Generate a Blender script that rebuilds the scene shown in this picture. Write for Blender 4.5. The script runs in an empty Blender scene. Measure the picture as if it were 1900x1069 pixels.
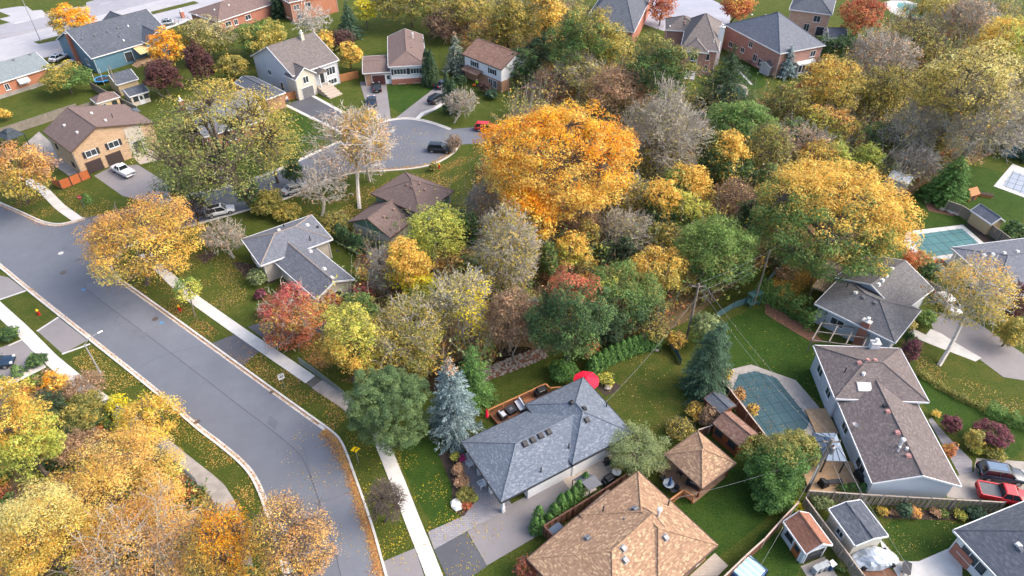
import bpy, math, random
import numpy as np
from mathutils import Vector, Matrix
from mathutils.geometry import tessellate_polygon

random.seed(7)
rng = np.random.default_rng(11)
scene = bpy.context.scene
COL = scene.collection
R = math.radians

# ------------------------------------------------------------------ camera
CAM_H, PITCH, FOC = 62.0, 40.0, 1267.0          # drone height (m), degrees below the horizon, focal length in survey pixels
cam_data = bpy.data.cameras.new('camera')
cam_data.sensor_width = 36.0
cam_data.lens = 36.0 * FOC / 1900.0
cam_data.clip_start = 0.5
cam_data.clip_end = 6000
cam = bpy.data.objects.new('camera', cam_data)
COL.objects.link(cam)
cam.location = (0, 0, CAM_H)
cam.rotation_euler = (R(90 - PITCH), 0, 0)
scene.camera = cam

# ------------------------------------------------------------------ sky, sun, exposure
SUN_EL, SUN_AZ = 43.0, 92.0                      # azimuth clockwise from +Y (away from the camera)
world = bpy.data.worlds.new('World')
scene.world = world
world.use_nodes = True
wn = world.node_tree
sky = wn.nodes.new('ShaderNodeTexSky')
sky.sky_type = 'NISHITA'
sky.sun_disc = False
sky.sun_elevation = R(SUN_EL)
sky.sun_rotation = R(SUN_AZ)
sky.air_density = 1.0
sky.dust_density = 5.0
sky.ozone_density = 1.0
wn.nodes['Background'].inputs['Strength'].default_value = 0.15
wn.links.new(sky.outputs[0], wn.nodes['Background'].inputs['Color'])
sun_data = bpy.data.lights.new('sun', 'SUN')
sun_data.energy = 0.55
sun_data.angle = R(45)
sun_data.color = (1.0, 0.965, 0.92)
sun = bpy.data.objects.new('sun', sun_data)
COL.objects.link(sun)
_d = Vector((math.sin(R(SUN_AZ)) * math.cos(R(SUN_EL)), math.cos(R(SUN_AZ)) * math.cos(R(SUN_EL)), math.sin(R(SUN_EL))))
sun.rotation_euler = (-_d).to_track_quat('-Z', 'Y').to_euler()
sun.location = (60, 60, 120)
scene.view_settings.view_transform = 'Standard'
scene.view_settings.look = 'None'
scene.view_settings.exposure = 1.46
scene.view_settings.gamma = 1.0
scene.view_settings.use_curve_mapping = False
scene.cycles.max_bounces = 7
scene.cycles.diffuse_bounces = 5
scene.cycles.glossy_bounces = 2
scene.cycles.transmission_bounces = 3
scene.cycles.transparent_max_bounces = 6
scene.cycles.use_denoising = True

# ------------------------------------------------------------------ survey: picture point + height -> place
_p = R(PITCH)
_fw = np.array([0, math.cos(_p), -math.sin(_p)])
_up = np.array([0, math.sin(_p), math.cos(_p)])
SHEETS = dict(a=(0, 0, 3.958), b=(470, 0, 3.958), c=(940, 0, 3.958), d=(1420, 0, 3.958),
              e=(0, 260, 3.958), f=(470, 260, 3.958), g=(940, 260, 3.958), h=(1420, 260, 3.958),
              i=(0, 520, 3.818), j=(470, 520, 3.818), k=(940, 520, 3.818), l=(1420, 520, 3.818),
              m=(0, 790, 3.831), n=(470, 790, 3.831), o=(940, 790, 3.831), p=(1420, 790, 3.831),
              q=(840, 680, 3.817), r=(430, 380, 4.111), s=(1480, 460, 4.455), t=(1200, 660, 5.092),
              A=(240, 130, 5.94), B=(0, 170, 5.94), C=(1220, 0, 5.94), D=(1660, 380, 7.917),
              E=(1480, 770, 6.683), F=(820, 680, 5.94), H=(0, 0, 5.94))
def X(sh, *xy):
    """points noted on an enlarged survey sheet -> picture points"""
    x0, y0, s = SHEETS[sh]
    out = [(x0 + xy[i] / s, y0 + xy[i + 1] / s) for i in range(0, len(xy), 2)]
    return out if len(out) > 1 else out[0]
def G(pt, z=0.0):
    x, y = pt[0], pt[1]
    d = _fw * FOC + np.array([x - 950.0, 0, 0]) - _up * (y - 534.5)
    t = (z - CAM_H) / d[2]
    return Vector((d[0] * t, d[1] * t, z))
def depth(p):
    v = np.array(p) - np.array([0, 0, CAM_H])
    return float(v @ _fw)

# ------------------------------------------------------------------ objects
def link(o):
    COL.objects.link(o)
    return o
def tag(o, label=None, cat=None, group=None, kind=None):
    if label: o['label'] = label
    if cat: o['category'] = cat
    if group: o['group'] = group
    if kind: o['kind'] = kind
    return o
def thing(name, label, cat, loc=(0, 0, 0), rotz=0.0, group=None, scale=1.0):
    o = bpy.data.objects.new(name, None)
    o.empty_display_size = 0.3
    o.location = loc
    o.rotation_euler = (0, 0, rotz)
    o.scale = (scale,) * 3
    link(o)
    return tag(o, label, cat, group)
def copy_tree(o, parent=None, loc=None, rotz=None):
    c = o.copy()
    COL.objects.link(c)
    if parent is not None: c.parent = parent
    if loc is not None: c.location = loc
    if rotz is not None: c.rotation_euler = (0, 0, rotz)
    for ch in o.children: copy_tree(ch, c)
    return c
def attach(o, parent, local):
    if parent is None: return o
    o.parent = parent
    if parent.type == 'EMPTY' and not local:
        o.matrix_parent_inverse = Matrix.Translation(-parent.location)
    return o

class MB:
    """collects faces, then links them as one mesh object"""
    def __init__(s):
        s.v, s.f = [], []
    def add(s, vs, fs):
        n = len(s.v)
        s.v += [tuple(x) for x in vs]
        s.f += [tuple(i + n for i in f) for f in fs]
        return s
    def box(s, x0, y0, z0, x1, y1, z1):
        return s.add([(x0, y0, z0), (x1, y0, z0), (x1, y1, z0), (x0, y1, z0), (x0, y0, z1), (x1, y0, z1), (x1, y1, z1), (x0, y1, z1)],
                     [(3, 2, 1, 0), (4, 5, 6, 7), (0, 1, 5, 4), (1, 2, 6, 5), (2, 3, 7, 6), (3, 0, 4, 7)])
    def obox(s, c, a, l, w, z0, z1):
        """box centred on c, l along unit vector a, w across"""
        ax = Vector((a[0], a[1], 0)).normalized(); bx = Vector((-ax.y, ax.x, 0))
        c = Vector((c[0], c[1], 0))
        q = [c + ax * (i * l / 2) + bx * (j * w / 2) for i, j in ((-1, -1), (1, -1), (1, 1), (-1, 1))]
        return s.prism(q, z0, z1)
    def prism(s, poly, z0, z1):
        n = len(poly)
        area = sum(poly[i][0] * poly[(i + 1) % n][1] - poly[(i + 1) % n][0] * poly[i][1] for i in range(n))
        if area < 0: poly = poly[::-1]
        vs = [(p[0], p[1], z0) for p in poly] + [(p[0], p[1], z1) for p in poly]
        fs = [tuple(range(n - 1, -1, -1)), tuple(range(n, 2 * n))] + [(i, (i + 1) % n, n + (i + 1) % n, n + i) for i in range(n)]
        return s.add(vs, fs)
    def tube(s, p, q, r0, r1=None, n=6, caps=True):
        r1 = r0 if r1 is None else r1
        p, q = Vector(p), Vector(q)
        d = (q - p)
        if d.length < 1e-6: return s
        d.normalize()
        a = d.orthogonal().normalized(); b = d.cross(a)
        vs = []
        for c, r in ((p, r0), (q, r1)):
            vs += [c + (a * math.cos(2 * math.pi * k / n) + b * math.sin(2 * math.pi * k / n)) * r for k in range(n)]
        fs = [(k, (k + 1) % n, n + (k + 1) % n, n + k) for k in range(n)]
        if caps: fs += [tuple(range(n - 1, -1, -1)), tuple(range(n, 2 * n))]
        return s.add(vs, fs)
    def bar(s, p, q, w, h):
        """square beam from p to q, w wide, h high (its top at the line)"""
        p, q = Vector(p), Vector(q)
        d = (q - p).normalized()
        sx = d.cross(Vector((0, 0, 1)))
        sx = sx.normalized() if sx.length > 1e-4 else Vector((1, 0, 0))
        uz = sx.cross(d)
        vs = []
        for c in (p, q):
            vs += [c - sx * w / 2, c + sx * w / 2, c + sx * w / 2 - uz * h, c - sx * w / 2 - uz * h]
        return s.add(vs, [(0, 1, 5, 4), (1, 2, 6, 5), (2, 3, 7, 6), (3, 0, 4, 7), (3, 2, 1, 0), (4, 5, 6, 7)])
    def lathe(s, c, prof, n=12, sx=1.0, sy=1.0):
        vs, fs = [], []
        for r, z in prof:
            vs += [(c[0] + sx * r * math.cos(2 * math.pi * k / n), c[1] + sy * r * math.sin(2 * math.pi * k / n), c[2] + z) for k in range(n)]
        for j in range(len(prof) - 1):
            fs += [(j * n + k, j * n + (k + 1) % n, (j + 1) * n + (k + 1) % n, (j + 1) * n + k) for k in range(n)]
        fs += [tuple(range(n - 1, -1, -1)), tuple(range((len(prof) - 1) * n, len(prof) * n))]
        return s.add(vs, fs)
    def mesh(s, name, mat, smooth=False, uv=True):
        me = bpy.data.meshes.new(name)
        me.from_pydata(s.v, [], s.f)
        if mat is not None: me.materials.append(mat)
        me.update()
        if uv: planar_uv(me)
        if smooth:
            me.polygons.foreach_set('use_smooth', [True] * len(me.polygons))
        return me
    def build(s, name, mat, parent=None, local=False, smooth=False, uv=True, bevel=0):
        o = link(bpy.data.objects.new(name, s.mesh(name, mat, smooth, uv)))
        attach(o, parent, local)
        if bevel:
            b = o.modifiers.new('bevel', 'BEVEL'); b.width = bevel; b.segments = 2; b.limit_method = 'ANGLE'
        return o
def planar_uv(me):
    """u runs level along each face, v up its slope, both in metres"""
    if not len(me.polygons): return
    lay = me.uv_layers.new(name='UVMap')
    uv = np.zeros(len(me.loops) * 2)
    Z = Vector((0, 0, 1))
    for p in me.polygons:
        n = p.normal
        d = Z.cross(n)
        d = d.normalized() if d.length > 1e-3 else Vector((1, 0, 0))
        w = n.cross(d)
        for li in p.loop_indices:
            co = me.vertices[me.loops[li].vertex_index].co
            uv[li * 2] = co.dot(d); uv[li * 2 + 1] = co.dot(w)
    lay.data.foreach_set('uv', uv)

# ------------------------------------------------------------------ materials
def srgb(r, g, b):
    f = lambda c: (c / 255) / 12.92 if c <= 10.3 else (((c / 255) + 0.055) / 1.055) ** 2.4
    return (f(r), f(g), f(b))
class NT:
    def __init__(s, name):
        s.m = bpy.data.materials.new(name); s.m.use_nodes = True
        s.t = s.m.node_tree; s.b = s.t.nodes['Principled BSDF']
    def n(s, typ, **kw):
        nd = s.t.nodes.new('ShaderNode' + typ)
        for k, v in kw.items():
            if hasattr(nd, k) and k not in nd.inputs: setattr(nd, k, v)
            else: nd.inputs[k].default_value = v
        return nd
    def l(s, a, b): s.t.links.new(a, b)
    def mixc(s, fac, a, b, blend='MIX'):
        m = s.t.nodes.new('ShaderNodeMix'); m.data_type = 'RGBA'; m.blend_type = blend
        for sock, v in ((m.inputs[0], fac), (m.inputs[6], a), (m.inputs[7], b)):
            if isinstance(v, (int, float)): sock.default_value = v
            elif isinstance(v, tuple): sock.default_value = (*v, 1) if len(v) == 3 else v
            else: s.l(v, sock)
        return m.outputs[2]
    def math(s, op, a, b=None, c=None):
        m = s.t.nodes.new('ShaderNodeMath'); m.operation = op
        for i, v in enumerate((a, b, c)):
            if v is None: continue
            if isinstance(v, (int, float)): m.inputs[i].default_value = v
            else: s.l(v, m.inputs[i])
        return m.outputs[0]
    def noise(s, scale, detail=4, rough=0.55, vec=None):
        nd = s.n('TexNoise'); nd.inputs['Scale'].default_value = scale; nd.inputs['Detail'].default_value = detail
        nd.inputs['Roughness'].default_value = rough
        if vec is not None: s.l(vec, nd.inputs['Vector'])
        return nd.outputs['Fac']
    def ramp(s, fac, a, b):
        nd = s.t.nodes.new('ShaderNodeMapRange'); s.l(fac, nd.inputs[0])
        nd.inputs[1].default_value = a; nd.inputs[2].default_value = b
        return nd.outputs[0]
    def pos(s): return s.n('NewGeometry').outputs['Position']
    def uvw(s): return s.n('TexCoord').outputs['UV']
    def bump(s, h, strength=0.4, dist=0.02):
        nd = s.n('Bump'); nd.inputs['Strength'].default_value = strength; nd.inputs['Distance'].default_value = dist
        s.l(h, nd.inputs['Height']); s.l(nd.outputs[0], s.b.inputs['Normal'])
    def out(s, col, rough=0.8, spec=0.3):
        if isinstance(col, tuple): s.b.inputs['Base Color'].default_value = (*col, 1)
        else: s.l(col, s.b.inputs['Base Color'])
        s.b.inputs['Roughness'].default_value = rough
        s.b.inputs['Specular IOR Level'].default_value = spec
        return s.m
_pl = {}
def plain(name, c, rough=0.6, var=0.12, scale=3.0, metal=0.0, spec=0.3, bump=0.0):
    """one colour with slight uneven wear"""
    if name in _pl: return _pl[name]
    t = NT(name)
    f = t.noise(scale, 5, 0.6, t.pos())
    f2 = t.ramp(f, 0.3, 0.7)
    c2 = tuple(x * (1 - var) for x in c); c1 = tuple(min(1, x * (1 + var)) for x in c)
    t.b.inputs['Metallic'].default_value = metal
    if bump: t.bump(t.noise(scale * 8, 4, 0.6, t.pos()), bump, 0.02)
    _pl[name] = t.out(t.mixc(f2, c2, c1), rough, spec)
    return _pl[name]
def shingle(name, cols, tab=0.32, row=0.15, mottled=0.5):
    """asphalt shingle tabs laid in courses along the slope (cols: dark, mid, light)"""
    t = NT(name)
    sep = t.n('SeparateXYZ'); t.l(t.uvw(), sep.inputs[0])
    r = t.math('DIVIDE', sep.outputs[1], row)
    ri = t.math('FLOOR', r); rf = t.math('FRACT', r)
    wj = t.n('TexWhiteNoise', noise_dimensions='1D'); t.l(ri, wj.inputs['W'])
    u = t.math('ADD', t.math('DIVIDE', sep.outputs[0], tab), t.math('MULTIPLY', wj.outputs[0], 3.0))
    ui = t.math('FLOOR', u); uf = t.math('FRACT', u)
    cb = t.n('CombineXYZ'); t.l(ui, cb.inputs[0]); t.l(ri, cb.inputs[1])
    wn_ = t.n('TexWhiteNoise', noise_dimensions='2D'); t.l(cb.outputs[0], wn_.inputs['Vector'])
    w = wn_.outputs[0]
    lo = t.mixc(t.ramp(w, 0.0, 0.6), cols[0], cols[1])
    hi = t.mixc(t.ramp(w, 0.7, 0.98), lo, cols[2])
    big = t.ramp(t.noise(0.35, 4, 0.6, t.pos()), 0.35, 0.7)
    col = t.mixc(mottled * 0.8, cols[1], hi)
    col = t.mixc(t.math('MULTIPLY', big, 0.35), col, t.mixc(0.5, cols[0], cols[1]))
    streak = t.n('Mapping'); streak.inputs['Scale'].default_value = (1.6, 0.12, 1); t.l(t.uvw(), streak.inputs['Vector'])
    st = t.ramp(t.noise(1.0, 3, 0.5, streak.outputs[0]), 0.5, 0.8)
    col = t.mixc(t.math('MULTIPLY', st, 0.25), col, cols[0])
    gap = t.math('MULTIPLY', t.ramp(rf, 0.0, 0.22), t.ramp(t.math('ABSOLUTE', t.math('SUBTRACT', uf, 0.5)), 0.5, 0.45))
    h = t.math('ADD', t.math('SUBTRACT', gap, t.math('MULTIPLY', rf, 0.5)), t.math('MULTIPLY', w, 0.4))
    t.bump(h, 0.7, 0.02)
    return t.out(col, 0.9, 0.2)
def brickwall(name, c1, c2, mortar, sc=1.0):
    t = NT(name)
    b = t.n('TexBrick'); b.offset = 0.5
    t.l(t.uvw(), b.inputs['Vector'])
    b.inputs['Color1'].default_value = (*c1, 1); b.inputs['Color2'].default_value = (*c2, 1); b.inputs['Mortar'].default_value = (*mortar, 1)
    b.inputs['Scale'].default_value = 1.0 * sc
    b.inputs['Brick Width'].default_value = 0.34; b.inputs['Row Height'].default_value = 0.12; b.inputs['Mortar Size'].default_value = 0.012
    b.inputs['Bias'].default_value = -0.1
    v = t.ramp(t.noise(1.1, 5, 0.6, t.pos()), 0.3, 0.7)
    col = t.mixc(t.math('MULTIPLY', v, 0.4), b.outputs['Color'], t.mixc(0.5, c1, mortar))
    t.bump(b.outputs['Fac'], -0.5, 0.015)
    return t.out(col, 0.85, 0.2)
def siding(name, c, board=0.2, var=0.08, vertical=False):
    t = NT(name)
    sep = t.n('SeparateXYZ'); t.l(t.uvw(), sep.inputs[0])
    f = t.math('FRACT', t.math('DIVIDE', sep.outputs[0 if vertical else 1], board))
    line = t.ramp(f, 0.0, 0.12)
    v = t.ramp(t.noise(0.7, 4, 0.6, t.pos()), 0.3, 0.7)
    col = t.mixc(v, tuple(x * (1 - var) for x in c), c)
    col = t.mixc(line, tuple(x * 0.62 for x in c), col)
    t.bump(f, 0.6, 0.03)
    return t.out(col, 0.55, 0.3)
# ------------------------------------------------------------------ ground materials
def grass_mat(name, lush, dry, brown, dryness=0.5):
    t = NT(name)
    p = t.pos()
    big = t.ramp(t.noise(0.09, 5, 0.6, p), 0.35, 0.68)
    mid = t.ramp(t.noise(0.6, 7, 0.7, p), 0.40, 0.60)
    fine = t.ramp(t.noise(5.5, 6, 0.75, p), 0.33, 0.68)
    col = t.mixc(t.math('MULTIPLY', mid, dryness), lush, dry)
    col = t.mixc(t.math('MULTIPLY', t.math('MULTIPLY', big, mid), dryness), col, brown)
    col = t.mixc(0.95, col, t.mixc(fine, tuple(x * 0.45 for x in lush), tuple(min(1, x * 1.65) for x in dry)), 'OVERLAY')
    stripe = t.noise(14.0, 3, 0.8, p)
    t.bump(t.math('ADD', fine, stripe), 0.8, 0.08)
    return t.out(col, 0.9, 0.15)
M = {}
M['grass'] = grass_mat('lawn grass', srgb(98, 114, 66), srgb(124, 128, 82), srgb(134, 124, 92), 0.6)
M['grass_lush'] = grass_mat('lush lawn grass', srgb(84, 108, 62), srgb(106, 124, 74), srgb(124, 122, 84), 0.5)
M['grass_dry'] = grass_mat('dry lawn grass', srgb(96, 114, 66), srgb(126, 128, 84), srgb(130, 118, 90), 0.75)
def litter_mat():
    t = NT('woodland leaf litter'); p = t.pos()
    a = t.ramp(t.noise(0.35, 6, 0.65, p), 0.35, 0.68); b = t.ramp(t.noise(3.2, 6, 0.7, p), 0.35, 0.66); c = t.ramp(t.noise(12, 3, 0.7, p), 0.3, 0.7)
    col = t.mixc(a, srgb(106, 96, 76), srgb(134, 114, 88)); col = t.mixc(t.math('MULTIPLY', b, 0.7), col, srgb(100, 96, 62)); col = t.mixc(t.math('MULTIPLY', c, 0.45), col, srgb(146, 112, 76))
    t.bump(b, 0.9, 0.15)
    return t.out(col, 0.95, 0.1)
M['litter'] = litter_mat()
def asphalt_mat(name, c, worn, crack=0.5, patch=0.06):
    t = NT(name); p = t.pos()
    big = t.ramp(t.noise(patch, 5, 0.6, p), 0.35, 0.68); mid = t.ramp(t.noise(0.45, 7, 0.75, p), 0.32, 0.68); fine = t.ramp(t.noise(22, 3, 0.8, p), 0.25, 0.75)
    col = t.mixc(big, c, worn); col = t.mixc(t.math('MULTIPLY', mid, 0.45), col, tuple(x * 0.76 for x in c)); col = t.mixc(t.math('MULTIPLY', fine, 0.35), col, tuple(min(1, x * 1.25) for x in worn))
    if crack:
        v = t.n('TexVoronoi', feature='DISTANCE_TO_EDGE'); v.inputs['Scale'].default_value = 0.16
        w = t.n('VectorMath', operation='ADD'); t.l(p, w.inputs[0]); nz = t.n('TexNoise'); nz.inputs['Scale'].default_value = 0.6; t.l(p, nz.inputs['Vector'])
        sc = t.n('VectorMath', operation='SCALE'); t.l(nz.outputs['Color'], sc.inputs[0]); sc.inputs['Scale'].default_value = 3.0; t.l(sc.outputs[0], w.inputs[1]); t.l(w.outputs[0], v.inputs['Vector'])
        ck = t.math('MULTIPLY', t.ramp(v.outputs['Distance'], 0.006, 0.0), crack)
        col = t.mixc(t.math('MULTIPLY', ck, t.ramp(t.noise(0.12, 2, 0.5, p), 0.45, 0.6)), col, tuple(x * 0.5 for x in c))
    t.bump(fine, 0.25, 0.01)
    return t.out(col, 0.85, 0.25)
M['asphalt'] = asphalt_mat('worn road asphalt', srgb(93, 97, 106), srgb(107, 111, 119), 0.45)
M['asphalt_new'] = asphalt_mat('dark driveway asphalt', srgb(74, 76, 82), srgb(88, 90, 96), 0.0, 0.2)
M['asphalt_drive'] = asphalt_mat('driveway asphalt', srgb(118, 115, 117), srgb(134, 130, 130), 0.3, 0.15)
M['asphalt_pale'] = asphalt_mat('pale arterial asphalt', srgb(148, 148, 154), srgb(170, 169, 172), 0.8, 0.05)
M['concrete'] = plain('pale concrete', srgb(186, 184, 180), 0.85, 0.12, 0.9, bump=0.15)
M['concrete_old'] = plain('old concrete', srgb(146, 140, 134), 0.9, 0.2, 0.8, bump=0.2)
M['kerb'] = plain('kerb concrete', srgb(190, 186, 180), 0.85, 0.16, 1.3)
M['joint'] = plain('dark joint', srgb(96, 92, 86), 0.95, 0.1)
M['soil'] = plain('dark garden mulch', srgb(66, 56, 50), 0.98, 0.35, 4.0, bump=0.8)
M['mulch_brown'] = plain('brown mulch', srgb(108, 78, 62), 0.98, 0.3, 3.0, bump=0.8)
M['stone'] = plain('pale stone', srgb(168, 158, 148), 0.9, 0.25, 2.0, bump=0.5)
M['paver'] = brickwall('grey paving stone', srgb(146, 144, 148), srgb(128, 126, 132), srgb(110, 108, 110), 0.6)
M['paver_tan'] = brickwall('tan flagstone', srgb(184, 172, 158), srgb(168, 154, 142), srgb(146, 136, 126), 0.8)
M['water'] = plain('dark creek water', srgb(38, 32, 26), 0.12, 0.2, 0.6, spec=0.6)

def area2(poly): return sum(poly[i][0] * poly[(i + 1) % len(poly)][1] - poly[(i + 1) % len(poly)][0] * poly[i][1] for i in range(len(poly)))
def smooth_line(pts, it=2, closed=False):
    for _ in range(it):
        out = []
        n = len(pts)
        rng_ = range(n) if closed else range(n - 1)
        if not closed: out.append(pts[0])
        for i in rng_:
            a, b = Vector(pts[i]), Vector(pts[(i + 1) % n])
            out += [a * 0.75 + b * 0.25, a * 0.25 + b * 0.75]
        if not closed: out.append(pts[-1])
        pts = out
    return [Vector(p) for p in pts]
def sheet(name, poly, z, mat, parent=None, kind='structure', thick=0.0):
    """a flat polygon of ground surface (given in world xy)"""
    poly = [Vector((p[0], p[1], 0)) for p in poly]
    if area2(poly) < 0: poly = poly[::-1]
    tris = tessellate_polygon([poly])
    n = len(poly)
    vs = [(p.x, p.y, z) for p in poly]
    fs = []
    for t in tris:
        a, b, c = (poly[i] for i in t)
        cr = (b.x - a.x) * (c.y - a.y) - (b.y - a.y) * (c.x - a.x)
        fs.append(tuple(t) if cr > 0 else tuple(t[::-1]))
    mb = MB().add(vs, fs)
    if thick:
        mb.v += [(p.x, p.y, z - thick) for p in poly]
        mb.f += [(i, n + i, n + (i + 1) % n, (i + 1) % n) for i in range(n)]
    o = mb.build(name, mat, parent)
    if kind and parent is None: o['kind'] = kind
    return o
def gp(pts, z=0): return [G(p, z) for p in pts]
def strip(line, w, side=1):
    """polygon to one side (or both, side=0) of a line"""
    L, Rr = [], []
    for i, p in enumerate(line):
        a = line[max(i - 1, 0)]; b = line[min(i + 1, len(line) - 1)]
        d = Vector((b[0] - a[0], b[1] - a[1], 0)).normalized(); nrm = Vector((-d.y, d.x, 0))
        p = Vector((p[0], p[1], 0))
        if side == 0: L.append(p + nrm * w / 2); Rr.append(p - nrm * w / 2)
        else: L.append(p); Rr.append(p + nrm * w * side)
    return L, Rr
def kerb(name, line, side=1, w=0.24, h=0.13, gutter=0.38):
    """raised kerb with a level gutter strip on the road side"""
    L, Rr = strip(line, w, side)
    mb = MB()
    for i in range(len(L) - 1):
        q = [L[i], L[i + 1], Rr[i + 1], Rr[i]]
        mb.prism(q, -0.1, h)
    o = mb.build(name, M['kerb']); o['kind'] = 'structure'
    if gutter:
        a, b = strip(line, gutter, -side)
        g = MB()
        for i in range(len(a) - 1): g.prism([a[i], a[i + 1], b[i + 1], b[i]], -0.05, 0.018)
        g.build('gutter', M['kerb'], o)
    return o

# ------------------------------------------------------------------ ground, woodland floor
ground = sheet('ground', [(-2500, -300), (2500, -300), (2500, 4000), (-2500, 4000)], 0.0, M['grass'])
def lawn(pts, mat='grass_lush', z=0.005, name='lawn'): return sheet(name, smooth_line(gp(pts), 2, True) if name == 'lawn' else gp(pts), z, M[mat])
wood = smooth_line(gp([(640, 470), (700, 560), (560, 590), (690, 720), (800, 690), (880, 700), (1010, 650), (1200, 630), (1290, 590), (1420, 480), (1450, 530), (1530, 500), (1640, 420),
       (1700, 350), (1900, 260), (1980, 60), (1760, -20), (1640, 40), (1500, 180), (1330, 200), (1260, 190), (1120, 90), (1060, -10), (830, -10), (800, 60), (870, 100), (1000, 110), (980, 180), (900, 290), (860, 400), (760, 440)]), 1, True)
sheet('woodland_floor', wood, 0.004, M['litter'])
sheet('garden_woodland_floor', smooth_line(gp([(-60, 760), (90, 690), (140, 700), (250, 790), (380, 905), (450, 985), (500, 1150), (-120, 1200)]), 1, True), 0.006, M['litter'])
lawn([(880, 735), (1000, 665), (1100, 680), (1040, 760), (900, 770)], 'grass')
lawn([(1100, 700), (1220, 640), (1260, 660), (1290, 760), (1200, 810), (1120, 790)], 'grass_dry')
lawn([(1290, 640), (1400, 560), (1520, 605), (1600, 770), (1560, 760), (1390, 690), (1340, 700), (1310, 690)], 'grass_lush')
lawn([(1270, 900), (1400, 850), (1440, 945), (1390, 990), (1300, 1060), (1250, 950)], 'grass_lush')
lawn([(1400, 985), (1450, 985), (1500, 1075), (1390, 1080)], 'grass_lush', 0.007)
lawn([(1700, 680), (1740, 720), (1900, 770), (1900, 850), (1840, 850), (1760, 800), (1700, 740)], 'grass_lush')
lawn(X('p', 840, 650, 1440, 690, 1400, 830, 1090, 960, 960, 960, 870, 830), 'grass_lush')
lawn([(730, 830), (800, 810), (830, 850), (840, 920), (862, 965), (812, 985), (780, 940)], 'grass_lush')
lawn([(700, 165), (790, 130), (800, 150), (860, 200), (735, 218)], 'grass_lush', 0.009)
lawn([(530, 200), (625, 242), (560, 290), (500, 240)], 'grass_lush')
lawn([(1340, 120), (1400, 110), (1430, 170), (1350, 160)], 'grass_lush', 0.009)
lawn([(1680, 360), (1790, 300), (1900, 330), (1900, 440), (1820, 470), (1690, 420)], 'grass_lush', 0.008)

# ------------------------------------------------------------------ streets
NE = gp([(205, 486), (206, 500), (215, 514), (237, 530), (333, 598), (470, 698), (560, 763), (614, 801), (634, 821), (660, 894), (687, 970), (705, 1035), (720, 1090), (735, 1150)])
NE = smooth_line(NE, 2)
SWk = smooth_line(gp([(-60, 446), (0, 494), (50, 536), (168, 630), (293, 729), (367, 795), (407, 824), (457, 866), (480, 903), (505, 975), (530, 1060), (545, 1150)]), 2)
NW = smooth_line(gp([(-60, 348), (0, 378), (15, 384), (53, 401), (78, 413), (106, 418), (130, 414), (157, 405)]), 2)
UP = smooth_line(gp([(298, 376), (354, 361), (430, 346), (483, 328), (533, 308), (579, 286), (634, 262), (690, 234), (723, 222), (760, 219), (798, 226), (836, 240)]), 2)
LO = smooth_line(gp([(205, 486), (240, 455), (300, 434), (356, 419), (464, 389), (528, 371), (579, 348), (652, 319), (720, 317), (768, 313), (806, 305), (829, 293), (845, 281), (851, 268)]), 2)
road_poly = NE + list(reversed(SWk)) + NW + UP + gp([(880, 236), (940, 228), (955, 262), (860, 268)]) + list(reversed(LO))[:-1]
sheet('road', road_poly, 0.010, M['asphalt'])
# a second, paler lane of older paving and the longitudinal seam between them
seam = []
for k in range(26):
    f = k / 25
    a = NE[min(int(len(NE) * (0.10 + 0.9 * f)), len(NE) - 1)]
    j = min(range(len(SWk)), key=lambda q: (Vector(SWk[q]) - Vector(a)).length)
    seam.append(Vector(a) * 0.55 + Vector(SWk[j]) * 0.45)
seam = smooth_line(seam, 1)
l_, r_ = strip(seam, 0.10, 0)
sheet('road_seam', l_ + r_[::-1], 0.0145, plain('tar seam', srgb(80, 82, 88), 0.8, 0.15))
l_, r_ = strip(seam, 4.0, 1)
sheet('road_lane', [p for p in l_] + r_[::-1], 0.0135, asphalt_mat('older lane asphalt', srgb(96, 100, 109), srgb(112, 116, 124), 0.3, 0.1))
def tar_line(pts, w=0.045):
    ln = smooth_line([Vector((p.x + random.uniform(-.25, .25), p.y + random.uniform(-.25, .25), 0)) for p in gp(pts)], 1)
    a_l, a_r = strip(ln, w, 0); sheet('crack_seal', a_l + a_r[::-1], 0.018, _pl['tar seam'])
for pts in ([(150, 600), (190, 585), (240, 560)], [(250, 690), (300, 660), (380, 640)], [(60, 470), (90, 440), (140, 425)], [(560, 940), (620, 920), (660, 905)], [(330, 400), (350, 392), (370, 372)], [(620, 300), (640, 290), (655, 270)], [(740, 300), (760, 270), (790, 240)], [(560, 830), (575, 870), (590, 930), (600, 1000)]): tar_line(pts)
pm_ = asphalt_mat('patched asphalt', srgb(90, 94, 102), srgb(102, 106, 113), 0.0, 0.3)
for x, y, dx, dy in ((250, 610, 26, 14), (500, 770, 16, 20), (120, 455, 20, 9), (600, 965, 14, 30)): sheet('road_patch', gp([(x, y), (x + dx, y + dy * .6), (x + dx * .7, y + dy * 1.4), (x - dx * .3, y + dy * .8)]), 0.0165, pm_)
kerb('kerb', NE, 1); kerb('kerb', SWk, -1); kerb('kerb', NW, 1); kerb('kerb', UP, 1); kerb('kerb', LO, -1)
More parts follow.
